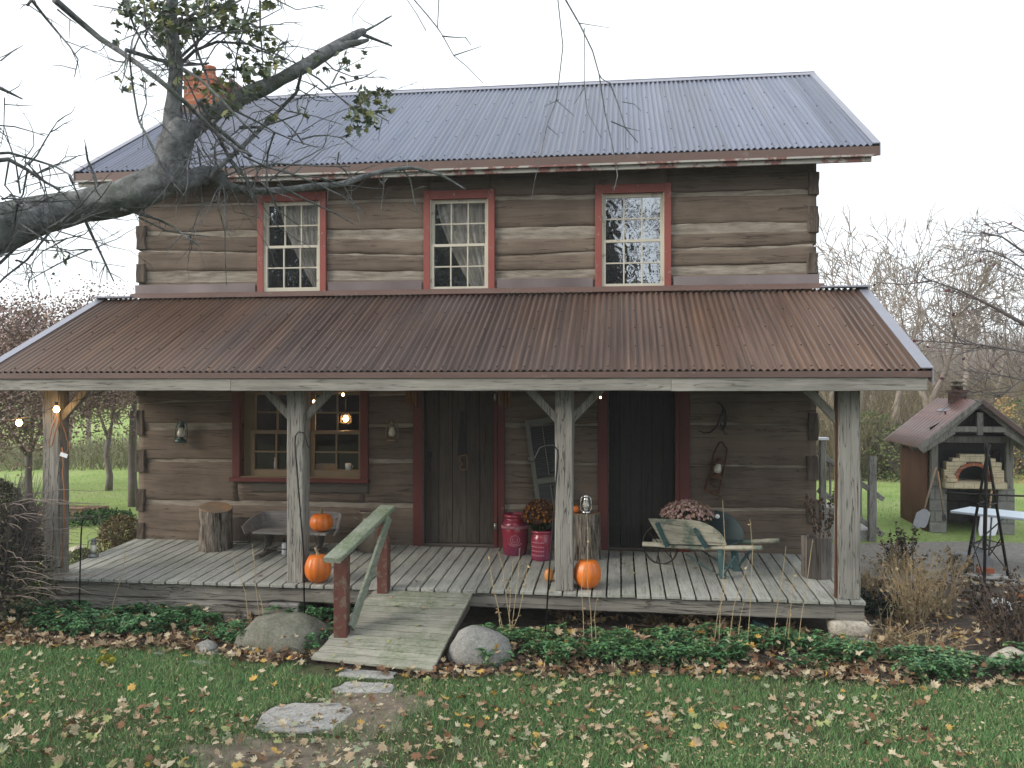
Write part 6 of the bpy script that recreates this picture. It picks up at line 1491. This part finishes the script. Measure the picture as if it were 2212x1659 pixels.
# ================================================================= THE BIG FOREGROUND TREE
D0 = 6.0
tb = at(-262, 842, 5.3); tb.z = 0
ft = thing('maple_tree', 'big mossy-barked tree whose broken limb crosses the upper left of the view', 'tree', tb)
def px(x, y, d): return at(x, y, d)-tb
m = MB()
m.tube([Vector((0, 0, -.1)), Vector((0, 0, .15)), px(-258, 1200, 5.3), px(-250, 900, 5.3), px(-225, 700, 5.3)], [.46, .36, .31, .29, .28], 20, True, wob=.12)
m.tube([px(-225, 700, 5.3), px(-215, 500, 5.2), px(-230, 250, 5.0), px(-260, -100, 4.8), px(-260, -420, 4.6)], [.27, .22, .19, .15, .10], 16, False, wob=.12)
m.build('trunk', M['treebark'], ft)
def limb(pts, n=12, wob=.16, name='limb', mat='treebark'):
    """pts: (x, y, radius in view px, depth)"""
    P = [px(x, y, d) for x, y, r, d in pts]; R = [r*d/F for x, y, r, d in pts]
    # resample smoothly
    Q = []; S = []
    for i in range(len(P)-1):
        p0 = P[max(0, i-1)]; p1 = P[i]; p2 = P[i+1]; p3 = P[min(len(P)-1, i+2)]
        for k in range(5):
            t = k/5; Q.append(.5*((2*p1)+(-p0+p2)*t+(2*p0-5*p1+4*p2-p3)*t*t+(-p0+3*p1-3*p2+p3)*t**3)); S.append(R[i]*(1-t)+R[i+1]*t)
    Q.append(P[-1]); S.append(R[-1]); mm = MB(); mm.tube(Q, S, n, True, wob=wob)
    return mm.build(name, M[mat], ft)
limb([(-235, 640, 62, 5.3), (-150, 590, 58, 5.4), (-60, 520, 54, 5.6), (20, 487, 50, 5.8), (90, 462, 42, 5.9), (170, 446, 36, 6.0), (250, 430, 37, 6.0), (320, 405, 38, 6.0), (372, 372, 34, 6.0)], 22, .14)
limb([(335, 400, 24, 6.0), (365, 372, 33, 6.0), (372, 330, 34, 6.0), (388, 290, 33, 6.0), (400, 262, 24, 6.0)], 20, .16)
limb([(378, 300, 26, 6.0), (373, 270, 21, 6.0), (376, 215, 16, 5.98), (380, 150, 15, 5.95), (374, 100, 15, 5.9), (370, 50, 13, 5.9), (372, 0, 12, 5.85), (376, -60, 11, 5.8), (380, -160, 8, 5.8)], 16, .1)
limb([(392, 300, 18, 6.0), (425, 275, 17, 6.1), (455, 250, 17, 6.15), (490, 228, 17, 6.2), (530, 205, 18, 6.3), (565, 192, 17, 6.35), (610, 170, 13, 6.4), (655, 145, 14, 6.45), (700, 118, 15, 6.5), (745, 90, 12, 6.55), (775, 72, 9, 6.6), (790, 66, 5, 6.6)], 16, .2)
limb([(700, 118, 8, 6.5), (740, 100, 9, 6.52), (770, 92, 7, 6.55), (796, 86, 3, 6.6)], 8, .3)
limb([(355, 400, 22, 6.0), (400, 392, 22, 6.05), (440, 378, 20, 6.1), (470, 383, 16, 6.15), (485, 400, 11, 6.2), (520, 408, 8, 6.3), (560, 413, 7.5, 6.4), (620, 410, 7, 6.5), (680, 402, 7, 6.6), (735, 398, 6, 6.7), (790, 380, 5.5, 6.8), (840, 368, 4.8, 6.9), (890, 363, 4.2, 7.0), (925, 370, 3.2, 7.0), (960, 382, 2.6, 7.0), (1005, 409, 1.5, 7.0)], 12, .14)
TW = [  # (points, r0, r1, depth)
 ([(118, 0), (165, 40), (215, 82), (262, 112), (300, 140), (345, 176), (400, 222), (440, 260), (470, 290), (510, 320), (540, 335)], 8, 3, 5.6),
 ([(270, 108), (330, 125), (380, 140), (430, 170), (480, 215), (520, 262), (560, 300)], 5, 2, 5.7),
 ([(70, 0), (100, 40), (125, 70), (150, 100), (168, 130)], 3.5, 1.5, 5.3), ([(85, -20), (60, 10)], 3, 3, 5.3), ([(125, 20), (145, 40), (165, 52)], 2, 1, 5.5), ([(168, 130), (162, 165)], 1.4, 1, 5.3),
 ([(280, 118), (286, 180), (296, 250), (302, 262), (316, 290), (345, 350), (372, 395), (397, 423)], 2.2, 3.2, 5.5),
 ([(302, 262), (316, 225), (314, 180), (300, 140)], 1.5, 1, 5.5), ([(272, 112), (266, 170)], 1.5, .8, 5.5),
 ([(460, 260), (475, 300), (500, 350), (520, 375)], 5, 4, 5.9), ([(430, 215), (460, 270), (500, 300), (543, 336)], 6, 4, 5.9),
 ([(500, 235), (560, 265), (592, 285), (640, 305), (684, 318)], 2.6, 1.2, 6.1), ([(592, 285), (577, 330), (574, 380), (578, 410)], 2.4, 2, 6.1),
 ([(655, 145), (640, 200), (600, 240), (560, 280), (520, 320), (475, 362), (440, 400)], 3.5, 6, 6.25), ([(520, 275), (560, 273), (600, 262), (650, 245)], 4, 1.4, 6.2),
 ([(460, 395), (500, 375), (540, 360), (600, 355), (700, 358), (757, 360)], 3, 1.5, 6.2), ([(560, 355), (620, 372), (690, 400), (740, 425), (790, 460)], 3, 1.2, 6.3), ([(600, 400), (660, 430), (720, 460), (765, 485)], 3, 1.2, 6.3), ([(570, 395), (590, 430), (608, 468)], 3.5, 1.4, 6.3), ([(580, 410), (600, 455), (650, 490)], 2, .9, 6.3),
 ([(740, 398), (760, 430), (775, 470), (786, 502)], 2, .9, 6.7), ([(825, 372), (830, 400), (825, 450), (824, 482)], 1.4, .8, 6.9), ([(732, 330), (730, 350), (757, 382)], 1.8, 1.6, 6.7), ([(870, 365), (886, 390), (895, 430), (903, 465)], 2.4, 1, 7.0), ([(880, 365), (878, 340)], 1.6, .8, 7.0), ([(830, 395), (838, 385)], 1.6, 1, 6.9),
 ([(758, 382), (760, 430)], 1.5, 1, 6.8), ([(790, 66), (815, 52), (846, 34)], 3, 1.4, 6.6), ([(785, 74), (815, 86), (848, 100)], 4.5, 2, 6.6),
 ([(262, 452), (300, 462), (340, 475), (375, 490), (405, 512), (430, 530)], 4, 1.6, 5.9), ([(300, 470), (360, 500), (410, 508), (450, 512)], 2.4, 1, 5.9), ([(410, 510), (412, 525)], 1.3, .8, 5.9),
 ([(180, 465), (200, 510), (225, 560), (245, 607)], 4, 1.6, 5.8), ([(160, 460), (100, 495), (50, 520), (0, 570)], 3, 3.5, 5.6), ([(110, 500), (60, 560), (10, 600), (-30, 640)], 2.6, 2, 5.5), ([(205, 520), (232, 580), (230, 606)], 1.6, 1, 5.8), ([(100, 500), (130, 540), (190, 565), (270, 575)], 1.4, .8, 5.6), ([(40, 510), (120, 520), (180, 508), (212, 478)], 1.8, 1, 5.7),
 ([(-40, 350), (20, 345), (60, 365), (100, 395), (130, 410)], 6, 2.4, 5.2), ([(-40, 335), (20, 330), (70, 345), (120, 360), (150, 378), (160, 395)], 4, 1.6, 5.0), ([(-30, 270), (30, 275), (70, 285), (100, 295)], 2, .9, 5.0), ([(60, 365), (50, 420), (30, 450), (25, 480)], 2.4, 1.2, 5.2), ([(20, 350), (10, 400), (35, 430), (45, 450)], 2.2, 1, 5.1), ([(150, 380), (165, 415), (170, 430)], 2, 1.4, 5.6), ([(185, 318), (190, 345), (205, 380), (220, 440)], 2, 4, 5.8), ([(185, 318), (182, 300)], 1.4, .8, 5.8), ([(60, 350), (85, 385), (90, 410)], 1.6, .9, 5.2), ([(20, 420), (60, 430), (100, 420)], 1.2, .8, 5.1),
 ([(-20, 180), (20, 200), (50, 215)], 5, 1.5, 4.8), ([(0, 130), (30, 110), (50, 98)], 1.6, .8, 4.8), ([(10, 210), (8, 280), (0, 320)], 1.4, .8, 4.9),
 ([(380, 60), (420, 30), (470, 26), (520, 0)], 5, 2.2, 6.0), ([(374, 120), (340, 80), (300, 45), (270, 10), (262, -20)], 4, 2.2, 5.9), ([(378, 150), (420, 110), (470, 90), (540, 95), (600, 120), (645, 140)], 4.5, 1.4, 6.1), ([(392, 120), (460, 60), (520, 40), (580, 70), (620, 95)], 3.5, 1.2, 6.1), ([(440, 150), (500, 150), (560, 145), (620, 150)], 2, .8, 6.1), ([(270, 0), (290, 60), (320, 110), (360, 140)], 3, 1.6, 5.7),
 ([(560, 0), (562, 60), (566, 130), (570, 195)], 2.4, 1.4, 6.2), ([(600, 0), (640, 20), (700, 10)], 1.6, .8, 6.2), ([(400, 0), (410, 60), (430, 120), (455, 190), (470, 235)], 4, 2.4, 6.1), ([(300, 30), (250, 20), (200, 10)], 2, 1, 5.7),
 ([(655, 150), (690, 170), (720, 200), (760, 230), (800, 240), (840, 262)], 2.6, 1.1, 6.4), ([(640, 190), (680, 215), (720, 220)], 1.6, .8, 6.4), ([(560, 200), (620, 240), (680, 250), (740, 268)], 2, .8, 6.3), ([(695, 125), (720, 150), (760, 165), (795, 160)], 2, .8, 6.5), ([(740, 100), (785, 105)], 1.4, .7, 6.5)]
r5 = random.Random(5); m = MB(); tips = []; allp = []
for pts, r0, r1, d in TW:
    n = len(pts); P = []; R = []
    for i, (x, y) in enumerate(pts):
        P.append(px(x+r5.uniform(-1.5, 1.5), y+r5.uniform(-1.5, 1.5), d+.25*math.sin(i*.9))); R.append((r0+(r1-r0)*i/(n-1))*d/F*.95)
    m.tube(P, R, 7, True, wob=.15)
    for i in range(n-1):
        for k in range(2 if (P[i+1]-P[i]).length > .1 else 1):
            if r5.random() < .55:
                c = P[i].lerp(P[i+1], r5.random()); q = Vector((r5.uniform(-1, 1), r5.uniform(-1, 1), r5.uniform(-1, .8))).normalized()*r5.uniform(.05, .28)
                m.tube([c, c+q*.5+Vector((r5.uniform(-.02, .02), 0, r5.uniform(-.02, .02))), c+q], [.0035, .0028, .0014], 4, False)
def twiglet(c, d, L, R, lv):
    P = [c]; dd = d
    for i in range(4): dd = (dd+Vector((r5.uniform(-1, 1), r5.uniform(-1, 1), r5.uniform(-1, 1)))*.28).normalized(); P.append(P[-1]+dd*L/4)
    m.tube(P, [R, R*.85, R*.7, R*.6, R*.4], 4, False)
    if lv:
        for i in (1, 2, 3, 4):
            if r5.random() < .5: twiglet(P[i], (dd+Vector((r5.uniform(-1, 1), r5.uniform(-1, 1), r5.uniform(-1, 1)))*.9).normalized(), L*r5.uniform(.35, .6), R*.6, lv-1)
for x, y, d, n_, L_ in ((470, 385, 6.15, 9, .75), (440, 300, 6.0, 8, .8), (500, 330, 6.1, 8, .7), (560, 400, 6.3, 8, .6), (380, 60, 5.9, 9, .8), (430, 120, 6.1, 8, .8), (500, 90, 6.2, 7, .7), (300, 60, 5.8, 8, .7), (600, 120, 6.2, 5, .6), (60, 370, 5.2, 8, .6), (20, 440, 5.2, 8, .6), (120, 500, 5.6, 8, .6), (10, 560, 5.4, 7, .5), (700, 200, 6.4, 5, .5), (640, 300, 6.2, 5, .6), (200, 540, 5.8, 4, .4), (420, 235, 6.1, 6, .7)):
    for k in range(n_): twiglet(px(x+r5.uniform(-25, 25), y+r5.uniform(-25, 25), d+r5.uniform(-.1, .1)), Vector((r5.uniform(-1, 1), r5.uniform(-1, 1), r5.uniform(-1, 1))).normalized(), L_*r5.uniform(.5, 1.1), r5.uniform(.004, .008), 2)
m.build('branch', M['treebark'], ft)
# hanging twig sprays from a high branch, joined to the trunk above the frame
hb = MB()
hb.tube([px(-260, -300, 4.7), px(0, -420, 5.2), px(400, -330, 5.8), px(850, -220, 6.2), px(1250, -140, 6.6), px(1400, -100, 6.8)], [.09, .07, .055, .04, .02, .01], 8, False, wob=.1)
HT = [([(885, -215), (880, 0), (900, 30), (920, 66)], 1, 1.2, 6.3), ([(900, -210), (895, 0), (925, 35), (945, 60), (955, 75), (980, 120), (1010, 145), (1044, 180)], 2, .8, 6.3), ([(945, 60), (948, 0), (945, -60), (960, -190)], 1.2, 1.6, 6.3), ([(955, 78), (975, 80), (1008, 82)], 1.8, .8, 6.3), ([(1005, 80), (1018, 98)], 1, .8, 6.3), ([(980, 120), (1010, 110), (1040, 100)], 1.6, .7, 6.3),
      ([(1200, -150), (1222, 0), (1245, 40), (1252, 52), (1280, 110), (1294, 160), (1300, 200), (1307, 245), (1320, 300), (1330, 350), (1334, 380), (1326, 412)], 2.2, 1, 6.6), ([(1252, 50), (1290, 56), (1322, 61)], 1, .5, 6.6), ([(1317, 178), (1335, 225), (1352, 280), (1352, 340)], 1.4, .9, 6.7), ([(1317, 180), (1300, 170), (1294, 160)], 1.2, 1.4, 6.7), ([(1320, 262), (1350, 275), (1378, 308)], 1.6, .9, 6.6), ([(1350, 275), (1382, 283)], 1, .6, 6.6), ([(1345, 220), (1370, 225), (1385, 240)], 1, .6, 6.6),
      ([(1190, -140), (1216, 100), (1208, 170), (1202, 215), (1182, 270), (1168, 335), (1155, 390), (1148, 430)], 1.5, .8, 6.6), ([(1200, 215), (1240, 250)], .9, .6, 6.6), ([(1262, 60), (1262, 180), (1268, 240), (1300, 300)], 1.3, .7, 6.6), ([(1262, 190), (1240, 225)], .9, .6, 6.6), ([(1182, 272), (1208, 295)], .9, .6, 6.6), ([(1208, 215), (1175, 230)], .9, .6, 6.6)]
for pts, r0, r1, d in HT:
    n = len(pts); hb.tube([px(x, y, d+.05*math.sin(i)) for i, (x, y) in enumerate(pts)], [(r0+(r1-r0)*i/(n-1))*d/F for i in range(n)], 6, False)
hb.build('hanging_branch', M['treebark'], ft)
# surviving green leaves
q = MB(); r6 = random.Random(9)
regions = [((250, 0), (620, 200), 250, 6.1), ((420, 0), (650, 90), 90, 6.2), ((250, 0), (430, 120), 110, 5.9), ((640, 110), (800, 260), 44, 6.4), ((690, 195), (852, 292), 80, 6.4), ((420, 130), (600, 260), 70, 6.1)]
def dens(x, y): return .5+1.6*mn.noise(Vector((x*.012, y*.012, 2)))
for (a, b, n, d) in regions:
    k = 0
    while k < n:
        x, y = r6.uniform(a[0], b[0]), r6.uniform(a[1], b[1])
        if r6.random() > dens(x, y): continue
        k += 1; v, f = leaf(px(x, y, d+r6.gauss(0, .22)), r6.uniform(.030, .058), r6, .9, r6.uniform(0, 3.1)); q.add(v, f)
for x, y in ((135, 545), (150, 552), (125, 550), (140, 562), (116, 590)): v, f = leaf(px(x, y, 5.6), .05 if y < 580 else .02, r6, .6, 1.3); q.add(v, f)
q.build('leaves', leafmat('green_maple_leaves', [(.09, .12, .085), (.12, .155, .105), (.15, .18, .10), (.09, .11, .09), (.28, .28, .10), (.2, .23, .12)], .6), ft, kind='stuff')

# near right tree: twigs with a few dark red leaves, trunk beyond the frame
rb = at(2460, 842, 11.5); rb.z = 0; rt2 = thing('redbud_tree', 'twiggy tree reaching in from the right edge with few dark red leaves', 'tree', rb)
m = MB(); m.tube([Vector((0, 0, -.1)), Vector((.02, 0, 1.2)), Vector((-.05, 0, 2.4)), Vector((-.1, 0, 3.6))], [.2, .15, .13, .08], 10, True, wob=.1); m.build('trunk', M['twig'], rt2)
m = MB(); q = MB(); r7 = random.Random(33)
def P7(x, y, d): return at(x, y, d)-rb
mains = [([(2440, 780), (2330, 740), (2212, 700), (2150, 665), (2100, 640), (2075, 628), (1995, 600)], 6, 1, 11.3), ([(2440, 640), (2300, 570), (2212, 545), (2165, 512), (2112, 500)], 4, 1, 11), ([(2440, 520), (2300, 500), (2212, 500), (2168, 478)], 3, 1, 11), ([(2450, 820), (2330, 790), (2212, 760), (2120, 745), (2050, 740), (1980, 735)], 4, .8, 11.2), ([(2450, 700), (2330, 650), (2250, 610), (2180, 560), (2120, 535)], 4, .8, 10.8), ([(2450, 880), (2330, 860), (2250, 830), (2160, 810), (2080, 800)], 4, .8, 11.0), ([(2330, 790), (2230, 800), (2170, 850), (2130, 880)], 2.4, .7, 10.8)]
for pts, r0, r1, d in mains:
    n = len(pts); P = [P7(x, y, d) for x, y in pts]; m.tube(P, [(r0+(r1-r0)*i/(n-1))*d/F for i in range(n)], 6, False)
    for i in range(n-1):
        for k in range(5):
            c = P[i].lerp(P[i+1], r7.random()); dr = Vector((-r7.uniform(.3, 1), r7.uniform(-.5, .5), r7.uniform(-.5, .6))).normalized()*r7.uniform(.3, 1.0); e = c+dr+Vector((0, 0, .08)); m.tube([c, c+dr*.5, e], [.006, .004, .002], 4, False)
            for j in range(3): c2 = c.lerp(e, r7.uniform(.3, 1)); m.tube([c2, c2+Vector((-r7.random(), r7.uniform(-.5, .5), r7.uniform(-.6, .6)))*.35], [.003, .0014], 3, False)
            if r7.random() < .3: leafcloud(q, r7, [(e-Vector((0, 0, .06)), None)], 1, .03, .06, .5)
m.build('branch', M['twig'], rt2); q.build('leaves', leafmat('dark_red_leaves', [(.16, .03, .05), (.10, .025, .04)], .7), rt2, kind='stuff')

# ================================================================= TREES BEHIND THE CAMERA (seen mirrored in the window panes)
M['needle'] = leafmat('needles', [(.008, .018, .010), (.014, .028, .014), (.02, .035, .018)], .9)
def conifer(label, X, Y, H, R, seed, n=7500):
    r = random.Random(seed); t = thing('evergreen_tree', label, 'tree', (X, Y, 0), group='trees mirrored in the upstairs windows'); m = MB(); m.tube([(0, 0, 0), (0, 0, H*.5), (0, 0, H)], [.3, .2, .03], 10, False); m.build('trunk', M['bark'], t)
    q = MB()
    for i in range(n):
        u = r.random()**1.3; z = H*(.06+.92*u); rr = R*(1-u)**.8*(.2+.8*r.random()**.6)*(1+.15*math.sin(z*5)); a = r.uniform(0, 6.28); c = Vector((rr*math.cos(a), rr*math.sin(a), z-rr*.22))
        d = Vector((math.cos(a), math.sin(a), r.uniform(-.5, .2))).normalized()*r.uniform(.6, 1.2); e = Vector((-math.sin(a), math.cos(a), r.uniform(-.4, .4)))*r.uniform(.2, .42); q.add([c, c+d*.5+e, c+d, c+d*.5-e], [(0, 1, 2, 3)])
    q.build('crown', M['needle'], t)
conifer('dark evergreen mirrored in the left upstairs window', -17.0, -34, 17, 5.0, 1)
conifer('dark evergreen mirrored left in the middle upstairs window', -11.5, -36, 19, 4.6, 2)
conifer('dark evergreen mirrored in the middle upstairs window', -7.2, -34, 18, 4.4, 3)
conifer('dark evergreen mirrored low in the right upstairs window', -1.2, -38, 13.2, 3.2, 4, 3600)
tree('bare_tree', 'leafless tree mirrored in the right upstairs window', 0, 1, .1, .05, 1, 0) if False else None
r8 = random.Random(77); t8 = thing('leafless_tree', 'leafless tree mirrored against the sky in the right upstairs window', 'tree', (1.6, -30, 0)); m = MB(); m.tube([(0, 0, 0), (0, 0, 5)], [.3, .22], 8, False); m.build('trunk', M['bark'], t8)
m = MB()
for k in range(3): grow(m, r8, Vector((0, 0, 4.8)), Vector((r8.uniform(-.6, .6), 0, 1)).normalized(), 4, .16, 5, None, .7, 0, (2, 2), .022, 5)
m.build('crown', M['bark'], t8)
# ================================================================= CAMERA, LIGHT, WORLD
cam = bpy.data.cameras.new('camera'); co = bpy.data.objects.new('camera', cam); COL.objects.link(co)
co.location = (0, CY, CZ); co.rotation_euler = (PI/2, 0, math.atan2(SN, CS))
cam.sensor_width = 36; cam.lens = 36*F/2212; cam.shift_y = -(842-829.5)/2212*-1; cam.clip_end = 1000; cam.clip_start = .05
SC.camera = co
w = bpy.data.worlds.new('World'); SC.world = w; w.use_nodes = True; nt = w.node_tree
bg = nt.nodes['Background']; sky = nt.nodes.new('ShaderNodeTexSky'); sky.sky_type = 'NISHITA'; sky.sun_disc = False
sky.sun_elevation = math.radians(22); sky.sun_rotation = math.radians(243); sky.air_density = 1.0; sky.dust_density = 4; sky.ozone_density = 1
mx = nt.nodes.new('ShaderNodeMix'); mx.data_type = 'RGBA'; mx.inputs[0].default_value = .86; mx.inputs[7].default_value = (10.2, 10.8, 11.3, 1)
nt.links.new(sky.outputs[0], mx.inputs[6]); nt.links.new(mx.outputs[2], bg.inputs['Color']); bg.inputs['Strength'].default_value = .10
sl = bpy.data.lights.new('sun', 'SUN'); sl.energy = 2.0; sl.angle = math.radians(24); sl.color = (1, .92, .82)
so = bpy.data.objects.new('sun', sl); COL.objects.link(so)
d = Vector((.86, .44, -.40)).normalized(); so.rotation_euler = d.to_track_quat('-Z', 'Y').to_euler(); so.location = (-8, -14, 12)
v = SC.view_settings; v.view_transform = 'Standard'; v.look = 'None'; v.exposure = .62; v.gamma = 1
SC.cycles.use_denoising = True
SC.cycles.max_bounces = 6; SC.cycles.transparent_max_bounces = 10; SC.cycles.caustics_reflective = False; SC.cycles.caustics_refractive = False

# faint haze volume added over the whole place to imitate lens veil
hz_ = MB(); hz_.b2(-140, 140, -50, 150, -2, 24); t = NT('lens_veil_air'); t.n.remove(t.p)
pv_ = t.node('ShaderNodeVolumePrincipled'); pv_.inputs['Color'].default_value = (.93, .95, 1, 1); pv_.inputs['Density'].default_value = .0012; pv_.inputs['Anisotropy'].default_value = .2
t.l(pv_.outputs[0], t.out.inputs['Volume']); ho = hz_.build('haze', t.mat, None, kind='stuff'); ho['label'] = 'thin haze volume imitating lens veil over the yard'
SC.cycles.volume_bounces = 1
